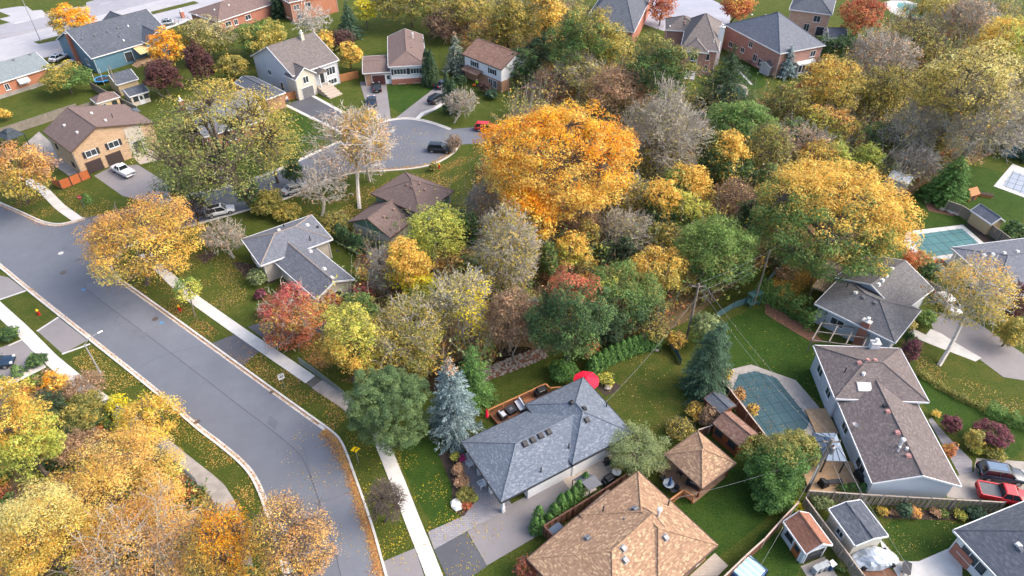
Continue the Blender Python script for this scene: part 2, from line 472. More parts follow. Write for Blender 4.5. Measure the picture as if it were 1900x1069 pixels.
# manhole covers, drain grates, blue utility paint
def disc(name, px, r, mat, z, label=None, n=16, cat=None, grp=None):
    c = G(px); mb = MB().lathe((c.x, c.y, z), [(r, -0.02), (r, 0.004), (r * 0.86, 0.004), (r * 0.84, 0.0), (r * 0.6, 0.0)], n)
    o = mb.build(name, mat); tag(o, label, cat, grp); return o
M['iron'] = plain('cast iron', srgb(96, 88, 84), 0.6, 0.3, 6, 0.3)
disc('manhole_cover', (113, 470), 0.38, M['concrete'], 0.03, 'pale round manhole cover in the wide junction asphalt', cat='manhole')
disc('manhole_cover', (117, 506), 0.42, M['iron'], 0.03, 'rusty round manhole cover nearer the kerb in the junction', cat='manhole')
disc('manhole_cover', (288, 592), 0.4, M['iron'], 0.03, 'dull iron manhole cover beside a blue paint mark', cat='manhole')
bl = plain('blue marking paint', srgb(78, 134, 178), 0.8, 0.2, 5)
for px, lb in (((155, 538), 'blue utility paint mark nearest the corner tree'), ((300, 599), 'blue utility paint mark next to the manhole cover')):
    c = G(px); mb = MB()
    for k in range(3): mb.obox((c.x, c.y, 0), (math.cos(k * 1.1), math.sin(k * 1.1)), 0.75, 0.10, 0.014 + 0.004 * k, 0.018 + 0.004 * k)
    tag(mb.build('paint_mark', bl), lb, 'paint mark')
for px, lb in ((((366, 783)), 'storm drain grate in the gutter below the yellow shrubs'), ((505, 727), 'storm drain grate in the gutter near the speed sign')):
    c = G(px); mb = MB().obox(c, (1, 1), 0.7, 0.45, -0.05, 0.03)
    for k in range(5):
        mb.obox((c.x + (k - 2) * 0.09, c.y + (k - 2) * 0.09, 0), (-1, 1), 0.4, 0.03, 0.03, 0.045)
    tag(mb.build('drain_grate', M['iron']), lb, 'drain')

# ------------------------------------------------------------------ sidewalks, slab by slab
def sidewalk(name, line, w, mat, n_max=200, sl=1.6, z=0.05, gap=0.02):
    pts = [Vector((p[0], p[1], 0)) for p in line]
    base = MB()
    L, Rr = strip(pts, w - 0.04, 0)
    for i in range(len(L) - 1): base.prism([L[i], L[i + 1], Rr[i + 1], Rr[i]], -0.1, z - 0.02)
    o = base.build(name, M['joint']); o['kind'] = 'structure'
    seg = [0.0]
    for i in range(len(pts) - 1): seg.append(seg[-1] + (pts[i + 1] - pts[i]).length)
    def at(s):
        for i in range(len(pts) - 1):
            if s <= seg[i + 1] or i == len(pts) - 2:
                f = (s - seg[i]) / max(seg[i + 1] - seg[i], 1e-6); return pts[i].lerp(pts[i + 1], f), (pts[i + 1] - pts[i]).normalized()
    n = int(seg[-1] / sl)
    for k in range(n):
        a, da = at(k * sl + gap / 2); b, db = at((k + 1) * sl - gap / 2)
        na, nb = Vector((-da.y, da.x, 0)), Vector((-db.y, db.x, 0))
        dz = random.uniform(-0.006, 0.006)
        MB().prism([a + na * w / 2, a - na * w / 2, b - nb * w / 2, b + nb * w / 2], -0.05, z + dz).build('slab', mat, o)
    return o
M['slab'] = plain('sidewalk slab', srgb(190, 188, 184), 0.85, 0.14, 0.6, bump=0.15)
sidewalk('sidewalk', gp([(268, 470), (345, 545), (440, 612), (528, 672), (588, 713)]), 1.5, M['slab'])
sidewalk('asphalt_sidewalk', gp([(588, 713), (655, 757), (700, 800)]), 1.6, M['concrete_old'], sl=2.4)
sidewalk('sidewalk', gp([(700, 800), (720, 850), (742, 905), (766, 968), (790, 1027), (812, 1085)]), 1.5, M['slab'])
sidewalk('sidewalk', gp([(-30, 548), (40, 612), (95, 668), (170, 730), (248, 785), (292, 818)]), 1.6, M['slab'])
sidewalk('worn_sidewalk', gp([(292, 818), (345, 862), (400, 905), (425, 945), (440, 1000), (460, 1090)]), 1.7, M['concrete_old'], sl=2.2)
sidewalk('sidewalk', gp([(30, 325), (80, 352), (112, 385), (145, 408)]), 1.5, M['slab'])
sidewalk('sidewalk', gp([(-20, 168), (60, 145), (150, 105), (250, 72), (330, 45), (420, 10)]), 1.5, M['slab'], sl=3.0)

# ------------------------------------------------------------------ arterial road, far crescent
art = gp([(-80, 92), (150, 40), (330, -4), (420, -30), (330, -60), (180, -25), (-90, 18)])
sheet('arterial_road', gp([(-60, 140), (60, 113), (230, 70), (330, 42), (480, 0), (560, -25), (330, -42), (140, 10), (-60, 62)]), 0.009, M['asphalt_pale'])
sheet('arterial_road_lane', gp([(-60, 88), (140, 40), (330, -8), (400, -30), (330, -42), (140, 10), (-60, 62)]), 0.0145, asphalt_mat('older arterial lane', srgb(132, 132, 140), srgb(150, 149, 155), 0.8, 0.1))
yl = plain('faded yellow road line', srgb(186, 170, 130), 0.8, 0.2, 3); wl = plain('faded white road line', srgb(200, 200, 200), 0.8, 0.15, 3)
def paint(name, pts, w, mat, dash=None, z=0.02):
    line = gp(pts); mb = MB(); a, b = line[0], line[-1]
    L = (b - a).length; d = (b - a).normalized(); s = 0
    while s < L:
        e = min(s + (dash[0] if dash else 6), L)
        mb.obox(((a + d * (s + e) / 2).x, (a + d * (s + e) / 2).y, 0), d, e - s, w, z - 0.003, z)
        s = e + (dash[1] if dash else 0)
    o = mb.build(name, mat); o['kind'] = 'structure'; return o
paint('centre_line', [(-40, 76), (170, 48), (330, 8)], 0.16, yl)
paint('lane_line', [(-40, 98), (150, 57), (380, -6)], 0.15, wl, (3, 4.5))
paint('lane_line', [(-40, 58), (160, 18), (260, -8)], 0.15, wl, (3, 4.5))
sheet('side_street', gp([(-20, 20), (35, 12), (70, 12), (90, 30), (30, 45), (-20, 30)]), 0.017, M['asphalt_pale'])
sheet('crescent_road', smooth_line(gp([(1140, 22), (1225, 58), (1300, 70), (1358, 48), (1352, 14), (1300, -10), (1240, -24), (1140, -24)]), 2, True), 0.012, asphalt_mat('crescent asphalt', srgb(140, 143, 154), srgb(160, 162, 172), 0.4, 0.1))
lawn([(50, 12), (110, -2), (160, -4), (160, 12), (60, 20)], 'grass', 0.021, 'verge')
lawn([(-5, 20), (20, 30), (-5, 36)], 'grass_dry', 0.021, 'verge')
lawn([(62, 78), (110, 66), (120, 72), (72, 82)], 'grass_dry', 0.018, 'verge')
lawn([(272, 24), (360, 2), (370, 6), (280, 28)], 'grass_dry', 0.018, 'verge')

# ------------------------------------------------------------------ driveways, paths, patios
def drive(name, pts, mat, z=0.016): return sheet(name, gp(pts), z, M[mat])
drive('driveway', X('b', 250, 765, 430, 700, 760, 885, 640, 965), 'asphalt_new')
for pts in (X('b', 240, 772, 640, 970), X('b', 425, 698, 765, 885)):
    l_, r_ = strip(gp(pts), 0.7, 0); sheet('driveway_border', l_ + r_[::-1], 0.022, M['concrete'])
drive('driveway', X('b', 780, 600, 975, 600, 1010, 872, 930, 900, 840, 800), 'asphalt_drive')
drive('driveway', X('b', 1340, 640, 1400, 610, 1430, 690, 1390, 780, 1215, 872, 1045, 868), 'asphalt_drive')
l_, r_ = strip(gp(X('b', 1430, 740, 1330, 800, 1245, 830, 1205, 872)), 0.9, 0); sheet('path', l_ + r_[::-1], 0.022, M['concrete'])
drive('driveway', X('e', 690, 262, 815, 200, 1010, 180, 1250, 330, 1262, 430, 1130, 470, 900, 410), 'asphalt_drive')
drive('patio', X('B', 250, 600, 430, 440, 560, 560, 860, 900, 760, 930, 560, 790, 320, 700), 'concrete_old')
drive('patio', X('A', -20, 900, 200, 860, 330, 900, 300, 1000, 120, 1040), 'paver_tan')
drive('driveway', X('e', 1540, 215, 1640, 200, 1760, 330, 1700, 350), 'asphalt_pale')
drive('driveway', X('j', -40, 330, 180, 262, 420, 330, 760, 180, 800, 260, 160, 480), 'asphalt_new')
drive('driveway_apron', X('i', 1500, 448, 1672, 380, 1836, 505, 1720, 608), 'asphalt_new', 0.014)
drive('driveway_apron', X('i', -40, -40, 60, -20, 185, 75, 0, 138), 'asphalt_drive', 0.014)
drive('driveway_apron', X('i', 265, 362, 415, 265, 625, 425, 445, 522), 'asphalt_drive', 0.014)
drive('driveway', X('i', -60, 500, 160, 420, 330, 570, 200, 660, 0, 735, -60, 740), 'asphalt_drive')
for pts in (X('i', 262, 362, 415, 262), X('i', 440, 524, 640, 452), X('i', 0, 138, 185, 75), X('i', 60, 465, 160, 420)):
    l_, r_ = strip(gp(pts), 0.3, 0); sheet('driveway_border', l_ + r_[::-1], 0.024, M['concrete'])
l_, r_ = strip(gp(X('i', 0, 765, 320, 605)), 0.9, 0); sheet('garden_edging', l_ + r_[::-1], 0.03, M['concrete'])
# house in the middle: paved porch, two-tone driveway
drive('porch_paving', X('n', 1240, 755, 1500, 640, 1590, 520, 1500, 340, 1480, 200, 1560, 180, 1839, 560, 1720, 640, 1520, 750, 1285, 880), 'paver', 0.020)
drive('driveway', X('n', 1520, 752, 1700, 650, 1849, 548, 2205, 366, 2270, 470, 2060, 760, 1660, 995), 'asphalt_drive', 0.017)
drive('driveway', X('n', 1285, 880, 1515, 757, 1660, 1000, 1560, 1069, 1380, 1090), 'asphalt_new', 0.015)
drive('driveway_apron', X('n', 925, 965, 1150, 870, 1215, 1069, 960, 1090), 'asphalt_drive', 0.0145)
drive('side_patio', X('o', 400, 388, 470, 326, 751, 172, 870, 262, 640, 430, 500, 520), 'paver_tan', 0.019)
drive('garden_bed', X('n', 1310, 190, 1400, 170, 1470, 260, 1590, 480, 1590, 560, 1490, 650, 1420, 600, 1410, 420), 'soil', 0.012)
drive('garden_bed', X('k', 690, 690, 760, 720, 810, 750, 760, 800, 700, 820, 640, 760), 'soil', 0.012)
# right-hand houses
drive('front_walk', X('s', 900, 690, 960, 670, 1060, 720, 1100, 670, 1190, 710, 1330, 800, 1520, 910, 1470, 940, 1130, 810, 1010, 760), 'concrete', 0.018)
drive('driveway', X('s', 1100, 620, 1250, 500, 1400, 560, 1871, 880, 1900, 1100, 1700, 1069, 1420, 860, 1130, 700), 'asphalt_drive', 0.016)
drive('front_walk', X('p', 1180, -60, 1280, 60, 1470, 250, 1470, 330, 1380, 350, 1320, 240, 1160, -40), 'paver', 0.018)
drive('driveway', X('p', 1290, 430, 1380, 350, 1480, 330, 1500, 230, 1839, 255, 1839, 560, 1290, 510), 'concrete_old', 0.016)
drive('driveway', X('p', 810, 800, 960, 965, 1090, 965, 1400, 830, 1400, 1100, 960, 1100, 840, 900), 'concrete', 0.017)
drive('garden_bed', X('p', 780, 590, 1600, 610, 1560, 680, 850, 660), 'soil', 0.013)
drive('garden_bed', X('p', 640, 900, 700, 880, 1000, 1100, 700, 1100), 'mulch_brown', 0.012)
drive('garden_bed', X('l', 0, 160, 300, 330, 420, 440, 330, 440, 210, 370, 0, 240), 'mulch_brown', 0.010)
drive('garden_bed', X('h', 1150, 430, 1300, 500, 1420, 540, 1380, 560, 1200, 520), 'mulch_brown', 0.012)
drive('garden_bed', X('D', 1020, 280, 1080, 270, 1480, 540, 1330, 575), 'soil', 0.012)
drive('garden_bed', X('r', 0, 440, 100, 440, 230, 480, 340, 590, 270, 600, 130, 590), 'soil', 0.012)
drive('garden_bed', X('e', 1440, 850, 1550, 810, 1590, 850, 1500, 910), 'soil', 0.012)
drive('tan_house_patio', X('o', 1300, 1069, 1480, 905, 1575, 995, 1500, 1069), 'paver_tan', 0.014)
drive('shed_pad', X('p', 250, 1000, 420, 930, 520, 1080, 300, 1080), 'concrete_old', 0.02)
# creek with its stony bank
sheet('creek', smooth_line(gp([(760, 705), (860, 665), (905, 650), (975, 640), (1000, 655), (940, 680), (880, 700), (800, 735)]), 2, True), 0.016, M['water'])
sheet('creek', smooth_line(gp([(1530, 290), (1590, 235), (1650, 195), (1662, 205), (1600, 250), (1555, 300)]), 2, True), 0.016, plain('pale creek water', srgb(120, 124, 134), 0.2, 0.25, 1.0, spec=0.5))
# ------------------------------------------------------------------ house kit
M['glass'] = plain('window glass', srgb(54, 62, 68), 0.08, 0.25, 0.8, spec=0.6)
M['white_trim'] = plain('white trim', srgb(208, 210, 212), 0.5, 0.06)
M['dark_trim'] = plain('dark trim', srgb(52, 54, 58), 0.5, 0.1)
M['brown_trim'] = plain('brown trim', srgb(90, 72, 64), 0.6, 0.1)
M['metal_white'] = plain('white metal', srgb(214, 214, 212), 0.4, 0.06)
M['vent_grey'] = plain('grey metal vent', srgb(118, 120, 124), 0.45, 0.1, 3, 0.3)
M['vent_pink'] = plain('faded pink vent', srgb(188, 140, 132), 0.6, 0.1)
M['vent_brown'] = plain('brown vent', srgb(132, 108, 98), 0.6, 0.1)
M['vent_dark'] = plain('dark vent', srgb(52, 52, 56), 0.5, 0.15)
M['brick_red'] = brickwall('red brick', srgb(166, 92, 70), srgb(140, 74, 58), srgb(172, 150, 136))
M['brick_orange'] = brickwall('orange brick', srgb(176, 104, 72), srgb(156, 88, 62), srgb(176, 150, 130))
M['brick_tan'] = brickwall('buff brick', srgb(180, 150, 118), srgb(148, 116, 90), srgb(192, 174, 150), 0.8)
M['brick_brown'] = brickwall('brown brick', srgb(160, 116, 88), srgb(134, 94, 72), srgb(170, 150, 130))
M['brick_pink'] = brickwall('pink mottled brick', srgb(170, 122, 108), srgb(134, 90, 80), srgb(186, 164, 154), 0.75)
M['brick_buffpink'] = brickwall('beige mottled brick', srgb(190, 158, 134), srgb(162, 124, 104), srgb(200, 180, 164), 0.75)
M['side_white'] = siding('white siding', srgb(228, 230, 233))
M['side_grey'] = siding('pale grey siding', srgb(190, 195, 202))
M['side_bluegrey'] = siding('pale blue grey siding', srgb(200, 208, 217))
M['side_teal'] = siding('teal siding', srgb(92, 128, 146))
M['side_cream'] = siding('cream siding', srgb(200, 194, 180))
M['side_green'] = siding('green gable boards', srgb(92, 122, 108), 0.25)
M['side_tan'] = siding('tan siding', srgb(200, 178, 140))
M['stucco'] = plain('beige stucco', srgb(176, 168, 156), 0.9, 0.08, 1.5)
M['stucco_green'] = plain('pale stucco', srgb(170, 166, 154), 0.9, 0.08, 1.5)
M['wood_brown'] = siding('brown shed boards', srgb(142, 84, 54), 0.16, 0.2, True)
S_BLUE = shingle('blue grey shingles', (srgb(86, 94, 105), srgb(104, 113, 125), srgb(134, 142, 152)), 0.24, 0.12, 0.95)
S_TAN = shingle('tan brown shingles', (srgb(124, 99, 81), srgb(156, 127, 103), srgb(198, 170, 136)), 0.26, 0.13, 1.0)
S_MAUVE = shingle('mauve brown shingles', (srgb(88, 81, 80), srgb(107, 99, 98), srgb(127, 118, 116)), 0.26, 0.15, 0.9)
S_GREY = shingle('grey shingles', (srgb(82, 82, 85), srgb(103, 103, 106), srgb(122, 122, 125)), 0.26, 0.13, 0.8)
S_SLATE = shingle('slate grey shingles', (srgb(88, 91, 99), srgb(108, 112, 121), srgb(128, 132, 140)), 0.26, 0.13, 0.8)
S_BROWN = shingle('brown shingles', (srgb(96, 81, 77), srgb(114, 98, 93), srgb(130, 113, 107)), 0.28, 0.15, 0.7)
S_BROWN2 = shingle('weathered brown shingles', (srgb(100, 76, 66), srgb(136, 106, 92), srgb(160, 136, 120)), 0.32, 0.15, 0.8)
S_DARK = shingle('charcoal shingles', (srgb(66, 71, 79), srgb(84, 89, 98), srgb(104, 109, 117)), 0.32, 0.15, 0.8)
S_TEAL = shingle('teal grey shingles', (srgb(100, 109, 113), srgb(120, 129, 133), srgb(140, 148, 151)), 0.3, 0.14, 0.6)
S_TAUPE = shingle('taupe shingles', (srgb(88, 83, 82), srgb(108, 102, 100), srgb(128, 121, 118)), 0.3, 0.14, 0.8)
S_RUST = shingle('rust brown shingles', (srgb(116, 80, 66), srgb(142, 100, 82), srgb(160, 120, 102)), 0.3, 0.15, 0.7)

class Wing:
    """one roofed block. A,B,C are eave corners on the picture at height ze; the ridge runs along B-C"""
    def __init__(s, house, A, B, C, ze, roof, wall, pitch=0.42, hip=(1, 1), ro=0.5, ov=0.45, z0=0.0, extend=(0, 0), fascia='white_trim', wall_on=True, swap=False, cap=None, wall_gable=None, flat=False):
        if swap: A, C = C, A
        a, b, c = (p if isinstance(p, Vector) else G(p, ze) for p in (A, B, C))
        u = (c - b); v = (a - b); lu, lv = u.length, v.length
        sgn = 1 if u.x * v.y - u.y * v.x > 0 else -1
        th_u = math.atan2(u.y, u.x); th_v = math.atan2(v.y, v.x) - sgn * math.pi / 2
        d = (th_v - th_u + math.pi) % (2 * math.pi) - math.pi
        th = th_u + d * lv / (lu + lv)
        s.u = Vector((math.cos(th), math.sin(th), 0)); s.v = Vector((-s.u.y, s.u.x, 0)) * sgn
        s.b = b - s.u * extend[0]; s.Lu = u.dot(s.u) + extend[0] + extend[1]; s.Lv = v.dot(s.v); s.ze = ze; s.house = house; s.ov = ov; s.z0 = z0
        s.tr = s.Lv * ro
        s.rise = pitch * s.Lv / 2
        s.h0, s.h1 = hip[0] * s.Lv / 2, hip[1] * s.Lv / 2
        if s.h0 + s.h1 > s.Lu - 0.2:
            k = (s.Lu - 0.2) / (s.h0 + s.h1); s.h0 *= k; s.h1 *= k
        s.roof_o = s.make_roof(roof, M[fascia] if isinstance(fascia, str) else fascia, cap)
        if wall_on: s.make_wall(M[wall] if isinstance(wall, str) else wall)
    def W(s, a, t, z): 
        p = s.b + s.u * a + s.v * t
        return Vector((p.x, p.y, z))
    def st(s, p):
        d = Vector((p[0], p[1], 0)) - Vector((s.b.x, s.b.y, 0)); return d.dot(s.u), d.dot(s.v)
    def rz(s, a, t):
        k = [t / s.tr, (s.Lv - t) / (s.Lv - s.tr), 1.0]
        if s.h0: k.append(a / s.h0)
        if s.h1: k.append((s.Lu - a) / s.h1)
        return s.ze + s.rise * min(k)
    def make_roof(s, mat, fmat, cap):
        e = [s.W(0, 0, s.ze), s.W(s.Lu, 0, s.ze), s.W(s.Lu, s.Lv, s.ze), s.W(0, s.Lv, s.ze)]
        r0, r1 = s.W(s.h0, s.tr, s.ze + s.rise), s.W(s.Lu - s.h1, s.tr, s.ze + s.rise)
        faces = [(0, 1, 5, 4), (2, 3, 4, 5)]
        if s.h0: faces.append((3, 0, 4))
        if s.h1: faces.append((1, 2, 5))
        loop = [0, 1] + ([] if s.h1 else [5]) + [2, 3] + ([] if s.h0 else [4])
        top = e + [r0, r1]; th = 0.16
        vs = top + [p - Vector((0, 0, th)) for p in top]
        fs = faces + [tuple(i + 6 for i in f[::-1]) for f in faces] + [(loop[i], loop[i] + 6, loop[(i + 1) % len(loop)] + 6, loop[(i + 1) % len(loop)]) for i in range(len(loop))]
        if s.u.x * s.v.y - s.u.y * s.v.x < 0: fs = [f[::-1] for f in fs]
        o = MB().add(vs, fs).build('roof', mat, s.house)
        fb = MB()
        cen = (e[0] + e[2]) / 2
        for i in range(len(loop)):
            p, q = top[loop[i]], top[loop[(i + 1) % len(loop)]]
            d = Vector((q.x - p.x, q.y - p.y, 0)).normalized(); n = Vector((-d.y, d.x, 0))
            if n.dot((p + q) / 2 - cen) < 0: n = -n
            lo, hi = Vector((0, 0, -0.2)), Vector((0, 0, 0.015))
            w = n * 0.09; w0 = n * 0.004
            fb.add([p + w0 + lo, q + w0 + lo, q + w + lo, p + w + lo, p + w0 + hi, q + w0 + hi, q + w + hi, p + w + hi],
                   [(3, 2, 1, 0), (4, 5, 6, 7), (0, 1, 5, 4), (1, 2, 6, 5), (2, 3, 7, 6), (3, 0, 4, 7)])
        fb.build('fascia', fmat, o)
        cb = MB()
        up = Vector((0, 0, 0.0))
        cb.tube(r0 + up, r1 + up, 0.10, n=6)
        if s.h0: cb.tube(e[0], r0, 0.09, n=6); cb.tube(e[3], r0, 0.09, n=6)
        if s.h1: cb.tube(e[1], r1, 0.09, n=6); cb.tube(e[2], r1, 0.09, n=6)
        cb.build('ridge_cap', cap or mat, o)
        return o
    def make_wall(s, mat):
        v = s.ov; th = 0.2
        z = lambda a, t: s.rz(a, t) - th
        loop = []
        ze = s.ze - 0.1
        loop = [(v, v), (s.Lu - v, v), (s.Lu - v, s.Lv - v), (v, s.Lv - v)]
        mb = MB()
        for i in range(4):
            (a0, t0), (a1, t1) = loop[i], loop[(i + 1) % 4]
            gable = (i == 1 and not s.h1) or (i == 3 and not s.h0)
            bot = [s.W(a0, t0, s.z0 - 0.2), s.W(a1, t1, s.z0 - 0.2)]
            if gable: top = [s.W(a1, t1, z(a1, t1)), s.W(a1, s.tr, z(a1, s.tr)), s.W(a0, t0, z(a0, t0))]
            else:
                if (i in (0, 2)) and not (s.h0 and s.h1): top = [s.W(a1, t1, z(s.Lu / 2, t1)), s.W(a0, t0, z(s.Lu / 2, t0))]
                else: top = [s.W(a1, t1, ze), s.W(a0, t0, ze)]
            mb.add(bot + top, [tuple(range(2 + len(top)))])
        if s.u.x * s.v.y - s.u.y * s.v.x < 0: mb.f = [f[::-1] for f in mb.f]
        s.wall = mb.build('wall', mat, s.house)
        if s.ze > 2.65:
            for a, t in ((v + .12, v - .06), (s.Lu - v - .12, v - .06), (s.Lu - v - .12, s.Lv - v + .06)): MB().tube(s.W(a, t, s.z0), s.W(a, t, s.ze - .12), 0.045, n=6).build('downpipe', M['white_trim'], s.house)
    # sides: 0 = B-C, 1 = far end at C, 2 = opposite B-C, 3 = A-B end
    def frame(s, side, f):
        v = s.ov
        if side == 0: return s.W(v + (s.Lu - 2 * v) * f, v, 0), s.u, -s.v
        if side == 2: return s.W(v + (s.Lu - 2 * v) * f, s.Lv - v, 0), s.u, s.v
        if side == 3: return s.W(v, v + (s.Lv - 2 * v) * f, 0), s.v, -s.u
        return s.W(s.Lu - v, v + (s.Lv - 2 * v) * f, 0), s.v, s.u
    def panel(s, mb, c, a, n, x0, x1, z0, z1, d0, d1):
        q = [c + a * x0 + n * d0, c + a * x1 + n * d0, c + a * x1 + n * d1, c + a * x0 + n * d1]
        mb.prism(q, z0, z1)
    def window(s, side, f, z, w=1.5, h=1.2, trim='white_trim', mull=1, shutters=None, glass=None):
        c, a, n = s.frame(side, f); t = 0.09
        mb = MB()
        for x0, x1, z0, z1 in ((-w / 2 - t, w / 2 + t, z + h, z + h + t), (-w / 2 - t, w / 2 + t, z - t, z), (-w / 2 - t, -w / 2, z, z + h), (w / 2, w / 2 + t, z, z + h)):
            s.panel(mb, c, a, n, x0, x1, z0, z1, -0.05, 0.07)
        for k in range(mull):
            x = -w / 2 + w * (k + 1) / (mull + 1); s.panel(mb, c, a, n, x - 0.035, x + 0.035, z, z + h, -0.02, 0.05)
        o = mb.build('window', M[trim], s.house)
        g = MB(); s.panel(g, c, a, n, -w / 2, w / 2, z, z + h, -0.04, 0.02); g.build('pane', glass or M['glass'], o)
        sl = MB(); s.panel(sl, c, a, n, -w / 2 - 0.15, w / 2 + 0.15, z - t - 0.07, z - t, -0.03, 0.14); sl.build('sill', M[trim], o)
        if shutters:
            for sg in (-1, 1):
                x = sg * (w / 2 + t + 0.24); sh = MB(); s.panel(sh, c, a, n, x - 0.22, x + 0.22, z - t, z + h + t, 0.0, 0.06)
                for k in range(5):
                    zz = z + h * (k + 0.2) / 5; s.panel(sh, c, a, n, x - 0.17, x + 0.17, zz, zz + h * 0.11, 0.06, 0.08)
                sh.build('shutter', M[shutters], o)
        return o
    def door(s, side, f, z=0.0, w=1.0, h=2.1, mat='dark_trim', trim='white_trim', name='door'):
        c, a, n = s.frame(side, f)
        mb = MB(); s.panel(mb, c, a, n, -w / 2, w / 2, z, z + h, -0.05, 0.05)
        o = mb.build(name, M[mat] if isinstance(mat, str) else mat, s.house)
        fr = MB()
        for x0, x1, z0, z1 in ((-w / 2 - 0.1, w / 2 + 0.1, z + h, z + h + 0.1), (-w / 2 - 0.1, -w / 2, z, z + h), (w / 2, w / 2 + 0.1, z, z + h)): s.panel(fr, c, a, n, x0, x1, z0, z1, -0.04, 0.09)
        fr.build('frame', M[trim], o)
        if name == 'garage_door':
            for k in range(4):
                p = MB(); s.panel(p, c, a, n, -w / 2 + 0.05, w / 2 - 0.05, z + h * k / 4 + 0.03, z + h * (k + 1) / 4 - 0.03, 0.05, 0.085); p.build('panel', M[mat] if isinstance(mat, str) else mat, o)
        else:
            p = MB(); s.panel(p, c, a, n, -w * 0.32, w * 0.32, z + h * 0.5, z + h * 0.92, 0.05, 0.065); p.build('pane', M['glass'], o)
            hd = MB(); s.panel(hd, c, a, n, w * 0.36, w * 0.42, z + 0.95, z + 1.1, 0.05, 0.12); hd.build('handle', M['vent_grey'], o)
        return o
    def on_roof(s, px):
        """where the picture point meets this roof"""
        hi, lo = s.ze + s.rise + 0.5, s.ze - 1
        f = lambda z: s.rz(*s.st(G(px, z))) - z
        for _ in range(40):
            m = (hi + lo) / 2
            if f(m) > 0: lo = m
            else: hi = m
        p = G(px, lo); return Vector((p.x, p.y, lo))
    def vent(s, px, mat='vent_grey', size=0.42, kind='box'):
        p = s.on_roof(px); a, t = s.st(p)
        g = 0.05
        nx = Vector((0, 0, 1)) - s.u * ((s.rz(a + g, t) - s.rz(a - g, t)) / (2 * g)) - s.v * ((s.rz(a, t + g) - s.rz(a, t - g)) / (2 * g))
        nx.normalize(); hd = Vector((nx.x, nx.y, 0)); hd = hd.normalized() if hd.length > 0.05 else s.u
        sd = Vector((-hd.y, hd.x, 0)); up = nx.cross(sd)
        mb = MB(); m = M[mat]
        if kind == 'box':      # square mushroom vent: flange, neck, sloped hood
            def slab(w, l, z0, z1, tap=1.0):
                vs = [p + sd * (i * w / 2 * k) + up * (j * l / 2 * k) + nx * z for z, k in ((z0, 1), (z1, tap)) for i, j in ((-1, -1), (1, -1), (1, 1), (-1, 1))]
                mb.add(vs, [(3, 2, 1, 0), (4, 5, 6, 7), (0, 1, 5, 4), (1, 2, 6, 5), (2, 3, 7, 6), (3, 0, 4, 7)])
            slab(size * 1.25, size * 1.25, -0.02, 0.03); slab(size * 0.7, size * 0.7, 0.03, 0.14); slab(size, size, 0.14, 0.24, 0.85)
            return mb.build('roof_vent', m, s.house)
        if kind == 'round':
            mb.lathe(p, [(size * 0.5, -0.12), (size * 0.5, 0.06), (size * 0.3, 0.08), (size * 0.3, 0.16), (size * 0.55, 0.18), (size * 0.5, 0.26), (size * 0.2, 0.31)], 12)
            return mb.build('roof_vent', m, s.house, smooth=False)
        if kind == 'pipe':
            mb.lathe(p, [(size * 0.35, -0.15), (size * 0.3, 0.08), (0.07, 0.12), (0.07, 0.6), (0.1, 0.62), (0.1, 0.7)], 10)
            return mb.build('vent_pipe', m, s.house)
        if kind == 'flue':
            mb.lathe(p, [(0.2, -0.2), (0.14, 0.05), (0.14, 0.9), (0.24, 0.95), (0.24, 1.15), (0.1, 1.25)], 12)
            return mb.build('flue', m, s.house)
        if kind == 'skylight':
            d = size
            def slab(w, l, z0, z1, mbx):
                vs = [p + sd * (i * w / 2) + up * (j * l / 2) + nx * z for z in (z0, z1) for i, j in ((-1, -1), (1, -1), (1, 1), (-1, 1))]
                mbx.add(vs, [(3, 2, 1, 0), (4, 5, 6, 7), (0, 1, 5, 4), (1, 2, 6, 5), (2, 3, 7, 6), (3, 0, 4, 7)])
            slab(d * 1.5 + .2, d + .2, -0.05, 0.1, mb); o = mb.build('skylight', M['vent_grey'], s.house)
            g2 = MB(); slab(d * 1.5, d, 0.08, 0.14, g2); g2.build('pane', m, o); return o
    def chimney(s, px, brick='brick_red', w=0.7, l=0.9, top=1.2, base=None, cap='concrete', pot=True):
        """px: where the chimney leaves the roof"""
        p = s.on_roof(px) if base is None else base
        zt = p.z + top
        mb = MB().obox(p, s.u, l, w, (s.ze - 1.5) if base is None else 0.0, zt)
        o = mb.build('chimney', M[brick] if isinstance(brick, str) else brick, s.house)
        MB().obox(p, s.u, l + 0.14, w + 0.14, zt, zt + 0.12).build('cap', M[cap], o)
        if pot:
            MB().lathe((p.x, p.y, zt + 0.12), [(0.17, 0), (0.15, 0.35), (0.24, 0.38), (0.24, 0.5), (0.1, 0.58)], 10).build('flue', M['metal_white'], o)
        return o
def house(name, label, A, B, C, ze, cat='house', group=None):
    b = G(B, ze)
    return thing(name, label, cat, (b.x, b.y, 0), group=group)

# ------------------------------------------------------------------ the houses
# blue-grey house in the middle
q = lambda *a: X('q', *a)
h = house('bungalow', 'white bungalow with blue grey shingled hip roofs beside the blue spruce', q(56, 537), q(343, 962), q(835, 712), 2.7)
w = Wing(h, q(56, 537), q(343, 962), q(842, 708), 2.7, S_BLUE, 'side_white', 0.40, (1, 0), extend=(0, 4.0), fascia='dark_trim', wall_on=False)
for px in ((512, 550), (567, 522), (622, 492), (680, 465)): w.vent(q(*px), 'vent_dark', 0.55)
w.vent(q(625, 748), 'vent_dark', 0.3, 'pipe')
